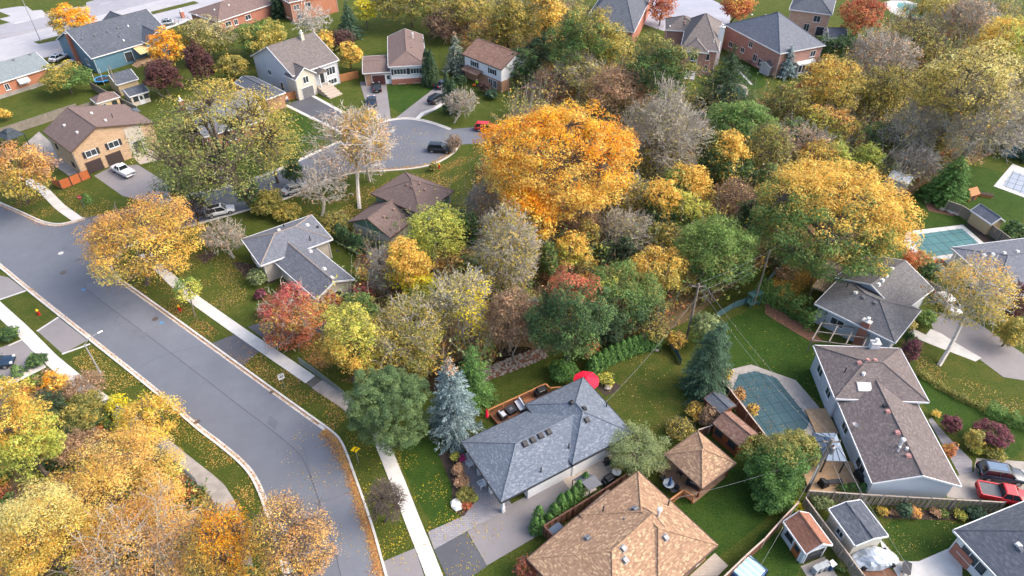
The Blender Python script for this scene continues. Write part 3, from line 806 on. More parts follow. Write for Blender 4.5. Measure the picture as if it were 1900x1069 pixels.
# front block walls set back behind an open porch with posts
wi = Wing.__new__(Wing); wi.__dict__.update(w.__dict__)
mb = MB()
loop = [(3.4, 0.45), (w.Lu - 0.3, 0.45), (w.Lu - 0.3, w.Lv - 0.45), (3.4, w.Lv - 0.45)]
mb.prism([w.W(a, t, 0) for a, t in loop], -0.2, 2.62); w.wall = mb.build('wall', M['side_white'], h)
for t in (0.5, w.Lv * 0.36, w.Lv * 0.66, w.Lv - 0.5):
    c = w.W(0.5, t, 0)
    pb = MB().obox(c, w.u, 0.34, 0.34, 0.0, 0.9).obox(c, w.u, 0.24, 0.24, 0.9, 2.56).obox(c, w.u, 0.34, 0.34, 2.45, 2.57); pb.build('porch_post', M['white_trim'], h)
c = w.W(3.4, w.Lv * 0.3, 0)
class _S: pass
def face(wing, a, t, dirv, nrm):
    return wing.W(a, t, 0), dirv, nrm
def custom_window(wing, c, a, n, z, ww, hh, trim='white_trim', name='window', mat=None):
    mb = MB(); t = 0.09
    for x0, x1, z0, z1 in ((-ww / 2 - t, ww / 2 + t, z + hh, z + hh + t), (-ww / 2 - t, ww / 2 + t, z - t, z), (-ww / 2 - t, -ww / 2, z, z + hh), (ww / 2, ww / 2 + t, z, z + hh), (-.03, .03, z, z + hh)):
        wing.panel(mb, c, a, n, x0, x1, z0, z1, -0.05, 0.07)
    o = mb.build(name, M[trim], wing.house); g = MB(); wing.panel(g, c, a, n, -ww / 2, ww / 2, z, z + hh, -0.04, 0.02); g.build('pane', mat or M['glass'], o); return o
custom_window(w, w.W(3.4, w.Lv * 0.28, 0), w.v, -w.u, 0.7, 2.0, 1.5); custom_window(w, w.W(3.4, w.Lv * 0.72, 0), w.v, -w.u, 0.7, 1.8, 1.5)
w2 = Wing(h, q(925, 78), q(1280, 470), q(850, 697), 2.95, S_BLUE, 'side_white', 0.48, (1, 1), fascia='dark_trim', swap=True)
for px in ((843, 258), (928, 301), (950, 380)): w2.vent(q(*px), 'vent_dark', 0.5)
w2.vent(q(822, 580), 'vent_dark', 0.3, 'pipe')
w2.vent(q(1088, 285), 'vent_dark', 0.3, 'pipe')
for sd in range(4): pass

# tan roofed house at the bottom
o_ = lambda *a: X('o', *a)
h = house('bungalow', 'bungalow with tan mottled shingle roof behind the brown board fence', o_(520, 632), o_(935, 325), o_(1500, 848), 2.9)
w = Wing(h, o_(520, 632), o_(935, 325), o_(1500, 848), 2.9, S_TAN, 'brick_brown', 0.42, (1, 1), fascia='brown_trim')
for px in ((912, 592), (1130, 795)): w.vent(o_(*px), 'vent_grey', 0.5)
w.vent(o_(1038, 655), 'vent_brown', 0.6, 'round'); w.vent(o_(1078, 640), 'metal_white', 0.4, 'flue'); w.vent(o_(830, 680), 'vent_grey', 0.3, 'pipe'); w.vent(o_(685, 605), 'vent_dark', 0.3, 'pipe'); w.vent(o_(1148, 565), 'vent_dark', 0.25, 'pipe')
wb = Wing(h, o_(801, 1553), o_(148, 945), o_(760, 488), 2.65, S_TAN, 'brick_brown', 0.42, (1, 0), fascia='brown_trim')
for px in ((575, 800), (830, 872), (842, 955)): wb.vent(o_(*px), 'vent_grey', 0.5)
w.window(2, 0.5, 1.0, 1.6, 1.1); w.window(1, 0.3, 1.0, 1.6, 1.1); w.window(1, 0.7, 1.0, 1.6, 1.1); w.window(3, 0.5, 1.0, 1.2, 1.0)

# mauve-brown roofed house on the right
l = lambda *a: X('l', *a); p_ = lambda *a: X('p', *a)
h = house('split_level_house', 'pale sided split-level house with mauve brown roof beside the octagon pool', l(350, 462), l(495, 838), l(1157, 857), 3.7)
w = Wing(h, l(350, 462), l(495, 838), l(1157, 857), 3.7, S_MAUVE, 'side_bluegrey', 0.42, (1, 1))
w.vent(l(693, 668), 'metal_white', 0.4, 'round'); w.vent(l(700, 757), 'metal_white', 0.95, 'skylight')
for px in ((667, 587), (725, 570), (777, 572)): w.vent(l(*px), 'vent_pink', 0.42)
w.vent(l(563, 650), 'vent_dark', 0.3, 'pipe')
w.chimney(l(765, 482), 'side_white', 0.7, 1.0, 0.9)
wb = Wing(h, p_(1398, 437), p_(760, 408), l(500, 845), 3.0, S_MAUVE, 'side_bluegrey', 0.36, (0, 0), extend=(0, 2.2), ov=0.4)
for px in ((940, 50), (1018, 215)): wb.vent(p_(*px), 'vent_pink', 0.42)
wb.vent(l(870, 932), 'vent_pink', 0.42); wb.vent(l(848, 892), 'vent_dark', 0.4)
wb.vent(p_(955, 145), 'metal_white', 0.4, 'flue'); wb.vent(p_(943, 180), 'metal_white', 0.35, 'pipe'); wb.vent(p_(1003, 168), 'metal_white', 0.3, 'round')
wb.window(0, 0.22, 0.9, 1.8, 1.3, glass=M['glass']); wb.window(0, 0.62, 1.1, 1.3, 1.1); w.window(3, 0.7, 1.6, 1.4, 1.1); w.window(3, 0.25, 1.5, 1.2, 1.0)
# satellite dish
sp = wb.on_roof(p_(625, 25)); mb = MB().tube(sp, sp + Vector((0, 0, .7)), .03).lathe(sp + Vector((0, 0, .7)), [(.05, 0), (.3, .1), (.32, .12), (.05, .05)], 12)
mb.build('satellite_dish', M['vent_grey'], h)

# grey roofed house upper right
s_ = lambda *a: X('s', *a)
h = house('bungalow', 'pale sided bungalow with grey hip roof and brick chimney under the big maple', s_(143, 460), s_(805, 785), s_(1018, 512), 3.2)
w = Wing(h, s_(1018, 512), s_(805, 785), s_(143, 460), 3.2, S_GREY, 'side_grey', 0.4, (1, 1))
for px in ((478, 375), (543, 410), (640, 455)): w.vent(s_(*px), 'vent_grey' if px[0] > 500 else 'metal_white', 0.42)
w.vent(s_(404, 325), 'vent_dark', 0.3, 'pipe')
c = w.frame(0, 0.36)[0] - w.v * 0.2
ch = w.chimney(None, 'brick_red', 0.6, 1.0, 4.1, base=Vector((c.x, c.y, 0)))
wb = Wing(h, s_(615, 40), s_(1125, 340), s_(1000, 500), 3.2, S_GREY, 'side_grey', 0.4, (0, 0), extend=(0, 3.0))
for px in ((780, 175), (732, 230), (698, 270), (668, 305)): wb.vent(s_(*px), 'metal_white', 0.4)
w.window(0, 0.7, 1.2, 1.6, 1.0); w.window(3, 0.5, 1.0, 1.8, 1.3)

# far-right house by the rectangular pool
D = lambda *a: X('D', *a)
h = house('bungalow', 'white bungalow with blue grey roof overlapping the rectangular covered pool', D(875, 622), (1850, 532), (2040, 500), 3.0)
w = Wing(h, D(875, 622), (1852, 536), (2040, 505), 3.0, S_SLATE, 'side_white', 0.3, (1, 1), swap=False)
for px in ((1313, 745), (1443, 732), (1605, 713), (1800, 692)): w.vent(D(*px), 'metal_white', 0.4)
w.window(3, 0.4, 1.0, 1.6, 1.1); w.window(0, 0.3, 1.0, 1.6, 1.1)

# dark roofed house bottom right corner
h = house('bungalow', 'white walled bungalow with charcoal roof in the bottom right corner', p_(1338, 743), p_(1338, 743), p_(1338, 743), 3.0)
w = Wing(h, p_(1338 + 700, 743 - 291), p_(1338, 743), p_(1338 + 520, 743 + 561), 3.0, S_DARK, 'side_white', 0.36, (1, 1))
w.window(0, 0.30, 1.0, 2.6, 1.4, mull=2); w.vent(p_(1800, 848), 'metal_white', 0.4); w.vent(p_(1815, 880), 'vent_grey', 0.4)
c, a, n = w.frame(0, 0.17); mb = MB(); w.panel(mb, c, a, n, -1.0, 1.0, -0.1, 1.6, 0.02, 0.12); mb.build('brick_panel', M['brick_red'], h)
c, a, n = w.frame(0, 0.55); mb = MB()
for k in (-1.2, 0.6): w.panel(mb, c, a, n, k, k + 1.3, 2.3, 2.5, 0.02, 0.1)
mb.build('transom', M['dark_trim'], h)

# grey roofed house left of the ravine
r = lambda *a: X('r', *a)
h = house('bungalow', 'stucco bungalow with slate grey roofs behind the red maple', r(75, 262), r(218, 465), r(780, 258), 3.5)
w = Wing(h, r(75, 262), r(218, 465), r(770, 262), 3.5, S_SLATE, 'stucco', 0.42, (1, 1), cap=plain('taupe ridge cap', srgb(138, 126, 118), 0.9))
for px in ((360, 196), (577, 158)): w.vent(r(*px), 'metal_white', 0.42)
w.vent(r(400, 170), 'vent_dark', 0.3, 'pipe'); w.vent(r(654, 174), 'vent_dark', 0.3); w.vent(r(600, 272), 'vent_dark', 0.3, 'pipe')
wb = Wing(h, r(975, 600), r(645, 720), r(278, 475), 2.9, shingle('dark slate shingles', (srgb(80, 83, 90), srgb(101, 104, 112), srgb(122, 125, 131)), 0.26, 0.13, 0.8), 'stucco', 0.46, (0, 0), extend=(0, 1.5), cap=_pl['taupe ridge cap'])
for px in ((600, 358), (705, 492), (760, 558)): wb.vent(r(*px), 'metal_white', 0.42)
wb.vent(r(805, 353), 'vent_dark', 0.3)
w.window(3, 0.5, 1.0, 1.8, 1.2); wb.window(0, 0.5, 0.9, 1.6, 1.2); wb.window(3, 0.5, 0.9, 1.8, 1.2)

# brown roofed house with green gables
f = lambda *a: X('f', *a)
h = house('split_level_house', 'stucco house with brown roofs and green gable boards in front of the orange tree', f(860, 395), f(1230, 545), f(1480, 375), 5.0)
w = Wing(h, f(860, 395), f(1230, 545), f(1480, 375), 5.0, S_BROWN, 'side_green', 0.42, (1, 1), fascia='brown_trim')
for px in ((1130, 328), (1165, 345), (1258, 368), (1220, 322)): w.vent(f(*px), 'vent_brown', 0.4)
wb = Wing(h, f(1010, 715), f(700, 600), f(905, 455), 3.2, S_BROWN, 'stucco_green', 0.5, (0, 0), extend=(0, 2), fascia='brown_trim')
for px in ((958, 566), (1030, 512)): wb.vent(f(*px), 'vent_brown', 0.4)
wb.vent(f(1110, 450), 'metal_white', 0.4, 'flue')
c0, a0, n0 = wb.frame(3, 0.0); zz = wb.rz(wb.Lu / 2, wb.ov) - 0.2
gt = [wb.W(wb.ov - 0.03, wb.ov + 0.02, zz - .25), wb.W(wb.ov - 0.03, wb.Lv - wb.ov - 0.02, zz - .25), wb.W(wb.ov - 0.03, wb.tr, wb.ze + wb.rise - 0.25)]
g2 = [x + wb.u * 0.02 for x in gt]
MB().add(gt + g2, [(0, 1, 2), (5, 4, 3), (0, 3, 4, 1), (1, 4, 5, 2), (2, 5, 3, 0)]).build('gable_board', M['side_green'], h)
w.window(0, 0.7, 3.0, 1.2, 1.2); w.window(0, 0.3, 3.0, 1.4, 1.2)

# buff brick house with double garage
Bz = lambda *a: X('B', *a)
h = house('brick_house', 'buff brick two-storey house with brown roof and two dark garage doors', Bz(1700, 350), Bz(775, 670), Bz(432, 450), 5.0)
w = Wing(h, Bz(1715, 352), Bz(778, 668), Bz(432, 450), 5.0, S_BROWN, 'brick_tan', 0.36, (0, 0), ro=0.36, ov=0.3, fascia='brown_trim')
for px in ((712, 378), (852, 455), (1163, 322), (1010, 243)): w.vent(Bz(*px), 'metal_white', 0.45, 'round')
w.vent(Bz(1243, 285), 'vent_dark', 0.3, 'pipe'); w.vent(Bz(1495, 205), 'glass', 0.9, 'skylight')
for f_, z_ in ((0.19, 3.0), (0.47, 3.1)): w.window(3, f_, z_, 1.7, 1.0, shutters='dark_trim')
for f_ in (0.17, 0.42): w.door(3, f_, 0.0, 2.5, 2.1, plain('dark brown door', srgb(66, 56, 56), 0.6, 0.08), 'brown_trim', 'garage_door')
w.door(3, 0.74, 0.5, 1.6, 2.2, 'dark_trim', 'white_trim')
w.window(0, 0.25, 1.1, 0.8, 0.7, 'dark_trim'); w.window(0, 0.75, 2.6, 0.8, 0.8, 'dark_trim')
c, a, n = w.frame(3, 0.745); mb = MB(); w.panel(mb, c, a, n, -1.5, 1.5, -0.1, 5.6, 0.01, 0.05); mb.build('entrance_wall', M['stucco'], h)

# cream split-level with wide steps
b = lambda *a: X('b', *a)
h = house('split_level_house', 'grey sided house with cream front gable and wide front steps', b(5, 400), b(285, 555), b(610, 430), 5.2)
w = Wing(h, b(5, 402), b(288, 558), b(612, 432), 5.2, S_TAUPE, 'side_grey', 0.5, (0, 0), ov=0.35, swap=False)
w.chimney(b(360, 290), 'side_cream', 0.6, 0.7, 1.3); w.vent(b(140, 335), 'metal_white', 0.35, 'pipe')
w.window(3, 0.62, 2.6, 1.2, 1.0); w.door(3, 0.35, 0, 0.9, 2.0, 'dark_trim'); w.window(0, 0.82, 2.6, 2.2, 1.5, mull=2); w.window(0, 0.82, 0.5, 2.2, 1.0, mull=2)
fz = 5.2
wg = Wing(h, w.W(5.0, -1.0, fz), w.W(-0.2, -1.0, fz), w.W(-0.2, 3.2, fz), fz - 0.6, S_TAUPE, 'side_cream', 0.75, (0, 0), ov=0.3)
wg.window(3, 0.5, 3.2, 1.2, 1.3); wg.door(3, 0.5, 0, 2.7, 2.3, 'vent_grey', 'white_trim', 'garage_door')
ce = w.W(6.4, -0.5, 0); mb = MB()
for k in range(5): mb.obox(ce - w.v * (0.2 + k * 0.9), w.u, 3.2, 0.9, 0, 1.5 - k * 0.3)
mb.build('front_step', M['paver_tan'], h)
pb = MB()
for sg in (0, 1): pb.obox(w.W(5.4 + sg * 1.8, -1.2, 0), w.u, 0.22, 0.22, 1.4, 4.3)
pb.build('porch_post', M['white_trim'], h)
pr = MB(); a_, b_, c_ = w.W(5.0, -1.5, 4.3), w.W(7.7, -1.5, 4.3), w.W(6.35, -1.5, 5.2)
pr.add([a_, b_, c_, a_ + w.v * 2, b_ + w.v * 2, c_ + w.v * 2], [(0, 1, 2), (5, 4, 3), (1, 4, 5, 2), (2, 5, 3, 0), (0, 3, 4, 1)]); pr.build('porch_roof', S_TAUPE, h)
w.door(0, 0.60, 1.5, 1.1, 2.1, 'dark_trim')

# brown roof with attached carport
h = house('bungalow', 'raised bungalow with brown roof and low attached garage at the cul-de-sac', b(990, 490), b(990, 490), b(1270, 478), 4.2)
w = Wing(h, b(1272, 480), b(990, 492), b(978, 268), 4.2, S_BROWN, 'side_white', 0.4, (1, 0), ov=0.4, swap=False)
w.window(3, 0.27, 2.3, 2.6, 1.1, mull=3, shutters='dark_trim'); w.window(3, 0.74, 2.3, 2.4, 1.1, mull=3, shutters='dark_trim'); w.window(3, 0.3, 0.3, 1.4, 0.6); w.window(3, 0.75, 0.3, 1.4, 0.6)
c, a, n = w.frame(3, 0.5); mb = MB(); w.panel(mb, c, a, n, -w.Lv / 2 + .42, w.Lv / 2 - .42, -0.1, 1.25, 0.01, 0.12); mb.build('brick_skirt', M['brick_red'], h)
w.vent(b(1172, 280), 'metal_white', 0.4, 'flue'); w.vent(b(1162, 352), 'vent_brown', 0.35); w.vent(b(1250, 310), 'vent_dark', 0.3, 'pipe')
wg = Wing(h, b(800, 415), b(803, 540), b(1025, 530), 2.9, S_BROWN, 'brick_brown', 0.16, (0, 0), ov=0.3)
wg.door(0, 0.5, 0, 2.8, 2.2, plain('maroon door', srgb(84, 52, 50), 0.6), 'white_trim', 'garage_door'); wg.door(0, 0.86, 0.1, 1.0, 2.1, 'white_trim')

# white upper storey, brick below
h = house('two_storey_house', 'white and brick two-storey house with weathered brown gable roof', (866, 97), (930, 129), (978, 104), 5.2)
w = Wing(h, (979, 104), (930, 129.5), (866, 97), 5.2, S_BROWN2, 'side_white', 0.5, (0, 0), ov=0.35, fascia='brown_trim')
for sd in (0, 3):
    c, a, n = w.frame(sd, 0.5); L = (w.Lu if sd == 0 else w.Lv) - 0.7; mb = MB(); w.panel(mb, c, a, n, -L / 2 - .02, L / 2 + .02, -0.1, 2.4, 0.01, 0.13); mb.build('brick_skirt', M['brick_brown'], h)
w.window(0, 0.72, 3.3, 1.4, 1.0, shutters='dark_trim'); w.window(0, 0.24, 3.3, 1.4, 1.0, shutters='dark_trim'); 
c, a, n = w.frame(0, 0.2)
for k in (-0.5, 0.9): custom_window(w, c + n * 0.13 + a * k, a, n, 0.5, 1.0, 1.6)
c, a, n = w.frame(0, 0.72); w.house = h
mb = MB(); q4 = [c + a * -2.6 + n * 0, c + a * 2.6 + n * 0, c + a * 2.6 + n * 1.8, c + a * -2.6 + n * 1.8]
mb.add([(x.x, x.y, 3.0 if i < 2 else 2.5) for i, x in enumerate(q4)] + [(x.x, x.y, 2.85 if i < 2 else 2.35) for i, x in enumerate(q4)], [(0, 1, 2, 3), (7, 6, 5, 4), (0, 4, 5, 1), (1, 5, 6, 2), (2, 6, 7, 3), (3, 7, 4, 0)])
mb.build('porch_roof', S_BROWN2, h)

# teal house by the arterial
Hh = lambda *a: X('H', *a)
h = house('bungalow', 'teal bungalow with charcoal roof, brick chimney and beige awning', Hh(560, 420), Hh(1010, 640), Hh(1660, 445), 3.7)
w = Wing(h, Hh(640, 430), Hh(1005, 645), Hh(1660, 445), 3.7, S_DARK, 'side_teal', 0.46, (0, 0), extend=(0, 5), ov=0.35)
for px, k in (((908, 435), 'vent_grey'), ((1047, 398), 'vent_grey'), ((1188, 355), 'vent_grey'), ((1300, 320), 'vent_grey'), ((1411, 290), 'metal_white'), ((1320, 405), 'vent_grey'), ((1363, 450), 'metal_white')): w.vent(Hh(*px), k, 0.42, 'round')
c, a, n = w.frame(3, 0.5); w.chimney(None, 'brick_red', 0.8, 0.8, 7.2, base=Vector((c.x + n.x * .35, c.y + n.y * .35, 0)), pot=False)
w.window(3, 0.22, 1.2, 1.2, 1.2); w.door(0, 0.42, 0.6, 1.7, 2.1, 'glass'); 
wg = Wing(h, w.W(w.Lu - 1.0, -1.5, 4), w.W(w.Lu - 7.0, -1.5, 4), w.W(w.Lu - 7.0, w.Lv + 3, 4), 4.0, S_DARK, 'side_teal', 0.62, (0, 0), ov=0.3)
wg.window(3, 0.5, 2.6, 1.4, 1.0)
c, a, n = w.frame(0, 0.66); mb = MB(); aw = plain('beige awning cloth', srgb(206, 176, 128), 0.8, 0.1, 1.0)
for k in range(12):
    x0 = -3.0 + k * 0.5; q4 = [c + a * x0, c + a * (x0 + 0.47), c + a * (x0 + 0.47) + n * 3.2, c + a * x0 + n * 3.2]
    dz = 0.02 * (k % 2)
    mb.add([(x.x, x.y, (3.35 if i < 2 else 2.5) + dz) for i, x in enumerate(q4)] + [(x.x, x.y, (3.30 if i < 2 else 2.45) + dz) for i, x in enumerate(q4)], [(0, 1, 2, 3), (7, 6, 5, 4), (0, 4, 5, 1), (1, 5, 6, 2), (2, 6, 7, 3), (3, 7, 4, 0)])
mb.build('awning', aw, h)
M['deck_tan'] = plain('tan deck boards', srgb(172, 142, 110), 0.85, 0.15, 2.0)
dk = MB()
for k in range(14): dk.obox(c + n * (0.2 + k * 0.27), a, 7.0, 0.24, 0, 0.6)
dk.build('deck', M['deck_tan'], h)
ds = MB()
for k in range(4): ds.obox(c - a * (3.7 + k * 0.35) + n * 2.2, a, 0.35, 2.4, 0, 0.5 - k * 0.13)
ds.build('deck_step', M['deck_tan'], h)

# left-edge brick bungalow
h = house('bungalow', 'orange brick bungalow with teal grey roof cut by the left edge', Hh(565, 735), Hh(565, 735), Hh(0, 915), 3.3)
w = Wing(h, Hh(340, 600), Hh(566, 735), Hh(-560, 1095), 3.3, S_TEAL, 'brick_orange', 0.36, (0, 0), ov=0.4)
w.vent(Hh(150, 665), 'vent_grey', 0.4); w.vent(Hh(332, 605), 'vent_grey', 0.4)
c, a, n = w.frame(0, 0.5); mb = MB(); w.panel(mb, c, a, n, -w.Lu / 2 + .42, w.Lu / 2 - .42, -0.1, 0.8, 0.01, 0.1); mb.build('foundation', M['concrete_old'], h)
w.window(0, 0.47, 1.3, 0.8, 1.2); w.window(0, 0.30, 1.5, 1.7, 0.9); w.window(0, 0.235, 0.15, 0.9, 0.5)
c, a, n = w.frame(0, 0.30); mb = MB(); q4 = [c + a * -1.1, c + a * 1.1, c + a * 1.1 + n * 1.0, c + a * -1.1 + n * 1.0]
mb.add([(x.x, x.y, (2.75 if i < 2 else 2.1)) for i, x in enumerate(q4)] + [(x.x, x.y, (2.7 if i < 2 else 1.9)) for i, x in enumerate(q4)], [(0, 1, 2, 3), (7, 6, 5, 4), (0, 4, 5, 1), (1, 5, 6, 2), (2, 6, 7, 3), (3, 7, 4, 0)])
mb.build('window_awning', M['metal_white'], h)

# brown roofed brick bungalow at the top
a_ = lambda *k: X('a', *k)
h = house('bungalow', 'red brick bungalow with brown hip roof at the top edge', a_(1595, 160), a_(1595, 160), a_(1895, 65), 3.2)
w = Wing(h, a_(1370, 95), a_(1598, 160), a_(1900, 66), 3.2, S_BROWN, 'brick_red', 0.36, (1, 1), extend=(0, 6), ov=0.4)
for fz in (0.15, 0.5): w.window(0, fz, 1.2, 1.6, 1.1)
for px in ((1575, 75), (1680, 40), (1445, 115)): w.vent(a_(*px), 'metal_white', 0.4, 'round')
w.chimney(a_(1350, 80), 'brick_red', 0.7, 0.9, 1.6, base=G(a_(1345, 130), 0.0))
w.window(0, 0.28, 1.0, 1.0, 1.2)

# brick houses at the top edge
h = house('brick_house', 'orange brick two-storey house at the top edge behind the tall dark cedar', b(260, 10), b(260, 10), b(600, -60), 5.2)
w = Wing(h, b(60, -60), b(260, 20), b(640, -50), 5.2, S_BROWN, 'brick_orange', 0.4, (1, 1), ov=0.4)
w.window(0, 0.12, 3.0, 1.4, 1.1); w.window(0, 0.36, 3.0, 1.4, 1.1); w.window(0, 0.16, 0.6, 1.4, 1.1); w.window(3, 0.5, 3.0, 1.2, 1.1)
h = house('brick_house', 'brick house with dark roof half hidden by trees near the top', X('c', 540, 190), X('c', 700, 60), X('c', 540, 190), 5.2)
w = Wing(h, X('c', 700, -90), X('c', 545, 195), X('c', 930, 250), 5.2, S_DARK, 'brick_red', 0.45, (1, 1), ov=0.35)
w.window(0, 0.3, 3.0, 1.4, 1.2); w.window(0, 0.7, 3.0, 1.4, 1.2); w.window(0, 0.4, 0.8, 1.4, 1.2)

# pink brick house with taupe roof
Cz = lambda *k: X('C', *k)
h = house('brick_house', 'pink brick two-storey house with taupe roof and tall white chimney', Cz(80, 330), Cz(240, 545), Cz(690, 660), 5.6)
w = Wing(h, Cz(150, 200), Cz(255, 530), Cz(670, 640), 5.6, S_TAUPE, 'brick_pink', 0.5, (1, 1), ov=0.35)
wl = Wing(h, Cz(90, 205), Cz(85, 330), Cz(470, 350), 5.6, S_TAUPE, 'brick_pink', 0.55, (1, 1), ov=0.35)
wg = Wing(h, w.W(6.0, -1.2, 5), w.W(0.4, -1.2, 5), w.W(0.4, 5.0, 5), 5.5, S_TAUPE, 'brick_pink', 0.6, (0.9, 0), ov=0.3)
w.window(0, 0.72, 3.4, 1.3, 1.3); w.window(0, 0.72, 0.8, 1.3, 1.4); wg.window(3, 0.5, 3.5, 1.5, 1.4); wg.door(3, 0.45, 1.2, 2.0, 2.1, 'glass')
c, a, n = w.frame(1, 0.35); w.chimney(None, 'side_white', 0.9, 1.2, 8.6, base=Vector((c.x + n.x * .3, c.y + n.y * .3, 0)))
for px in ((300, 270), (310, 205), (298, 245)): wl.vent(Cz(*px), 'vent_brown', 0.4)
for px in ((135, 295),): wl.vent(Cz(*px), 'metal_white', 0.4, 'round')
for px in ((620, 465),): w.vent(Cz(*px), 'metal_white', 0.4, 'pipe')
c, a, n = wg.frame(3, 0.45); sb = MB()
for k in range(5): sb.obox(c + n * (0.5 + k * 0.5), a, 2.2, 0.5, 0, 1.2 - 0.22 * k)
sb.build('back_step', M['concrete'], h)
# second pink brick house
h = house('brick_house', 'pink brick two-storey house with slate hip roof and glass sunroom', Cz(815, 260), Cz(1350, 590), Cz(1780, 465), 5.6)
w = Wing(h, Cz(815, 258), Cz(1352, 592), Cz(1780, 465), 5.6, S_SLATE, 'brick_pink', 0.5, (1, 1), ov=0.35)
for fz, z_, hh in ((0.5, 3.6, 1.2), (0.62, 1.6, 1.0), (0.38, 1.2, 1.4), (0.28, 0.6, 1.6), (0.85, 1.4, 1.0)): w.window(3, fz, z_, 1.2, hh)
w.window(0, 0.8, 3.4, 1.4, 1.2)
for k in range(6): w.vent(Cz(1240 + k * 14, 170 - k * 6), 'vent_dark', 0.35)
for px in ((1040, 168), (1193, 172)): w.vent(Cz(*px), 'metal_white', 0.4)
# third brick house
h = house('brick_house', 'beige brick two-storey house with charcoal roof near the orange tree', Cz(1440, 120), Cz(1900, 160), Cz(2000, 60), 5.6)
w = Wing(h, Cz(2020, 10), Cz(1925, 165), Cz(1445, 120), 5.6, S_DARK, 'brick_buffpink', 0.5, (1, 1), ov=0.35)
w.window(0, 0.3, 3.4, 1.5, 1.4); w.window(0, 0.5, 0.8, 1.2, 1.8); w.door(0, 0.15, 0.2, 1.8, 2.1, 'glass')

# house hidden under the tall honey locust
Az = lambda *k: X('A', *k)
h = house('bungalow', 'brick bungalow with slate roof half hidden under the tall airy tree', Az(1160, 140), Az(1510, 322), Az(1690, 255), 3.2)
w = Wing(h, Az(1160, 140), Az(1512, 322), Az(1720, 245), 3.2, S_DARK, 'brick_brown', 0.35, (1, 0.0), ov=0.35, swap=True)
wb = Wing(h, Az(590, 400), Az(820, 740), Az(1500, 520), 3.2, S_SLATE, 'brick_red', 0.45, (0, 0), ov=0.4)
wb.chimney(Az(560, 330), 'brick_red', 0.7, 0.8, 1.6, base=G(Az(590, 420), 0)); wb.window(3, 0.5, 1.0, 1.4, 1.1); wb.window(0, 0.4, 1.0, 1.6, 1.1)
# small brown garage behind the orange tree
h = house('garage', 'low brown roofed garage peeking out behind the orange tree', X('c', 100, 640), X('c', 110, 720), X('c', 320, 700), 2.6, 'garage')
Wing(h, X('c', 215, 575), X('c', 100, 650), X('c', 330, 720), 2.6, S_BROWN2, 'brick_brown', 0.3, (0, 0), ov=0.3, fascia='brown_trim', swap=True)
# right-edge house
h = house('house', 'blue sided house cut by the right edge among tall cedars', (1862, 245), (1862, 262), (1930, 240), 3.4)
w = Wing(h, (1885, 225), (1870, 258), (1980, 275), 3.4, S_SLATE, 'side_teal', 0.4, (1, 1), ov=0.35); w.window(3, 0.4, 1.0, 1.4, 1.2)
# ------------------------------------------------------------------ vegetation kit
def leaf_material(name, attr='leaf_colour', trans=0.45, rough=0.55):
    t = NT(name)
    a = t.n('Attribute'); a.attribute_name = attr
    n = t.ramp(t.noise(1.3, 3, 0.6, t.pos()), 0.3, 0.7)
    col = t.mixc(t.math('MULTIPLY', n, 0.2), a.outputs['Color'], t.mixc(1.0, a.outputs['Color'], (0.75, 0.72, 0.66), 'MULTIPLY'))
    t.out(col, rough, 0.25)
    tr = t.n('BsdfTranslucent'); t.l(col, tr.inputs['Color'])
    mx = t.n('MixShader'); mx.inputs[0].default_value = trans
    t.l(t.b.outputs[0], mx.inputs[1]); t.l(tr.outputs[0], mx.inputs[2])
    t.l(mx.outputs[0], t.t.nodes['Material Output'].inputs['Surface'])
    return t.m
M['leaf'] = leaf_material('autumn leaves')
M['needle'] = leaf_material('conifer needles', trans=0.3, rough=0.7)
def bark_mat(name, c1, c2):
    t = NT(name); p = t.pos()
    mp = t.n('Mapping'); mp.inputs['Scale'].default_value = (4, 4, 0.9); t.l(p, mp.inputs['Vector'])
    f = t.ramp(t.noise(1.6, 6, 0.7, mp.outputs[0]), 0.35, 0.65); t.bump(f, 0.6, 0.05)
    return t.out(t.mixc(f, c1, c2), 0.95, 0.1)
M['bark'] = bark_mat('grey brown bark', srgb(84, 74, 66), srgb(116, 106, 98))
M['bark_dark'] = bark_mat('dark bark', srgb(56, 48, 44), srgb(84, 74, 66))
M['bark_pale'] = bark_mat('pale grey bark', srgb(142, 136, 126), srgb(180, 173, 160))
M['bark_birch'] = bark_mat('white birch bark', srgb(206, 202, 194), srgb(158, 150, 142))
M['bark_brown'] = bark_mat('brown twig bark', srgb(130, 108, 88), srgb(160, 138, 114))

def quick_mesh(name, verts, nside, mat, cols=None):
    """verts (n*nside, 3) -> n loose polygons"""
    n = len(verts) // nside
    me = bpy.data.meshes.new(name)
    me.vertices.add(n * nside); me.vertices.foreach_set('co', np.ascontiguousarray(verts, dtype=np.float32).ravel())
    me.loops.add(n * nside); me.loops.foreach_set('vertex_index', np.arange(n * nside, dtype=np.int32))
    me.polygons.add(n); me.polygons.foreach_set('loop_start', np.arange(0, n * nside, nside, dtype=np.int32))
    me.polygons.foreach_set('loop_total', np.full(n, nside, dtype=np.int32))
    if cols is not None:
        at = me.attributes.new('leaf_colour', 'FLOAT_COLOR', 'FACE')
        at.data.foreach_set('color', np.concatenate([cols, np.ones((n, 1))], 1).astype(np.float32).ravel())
    me.materials.append(mat)
    me.update(calc_edges=True)
    return me
def unit(a): return a / np.maximum(np.linalg.norm(a, axis=-1, keepdims=True), 1e-9)
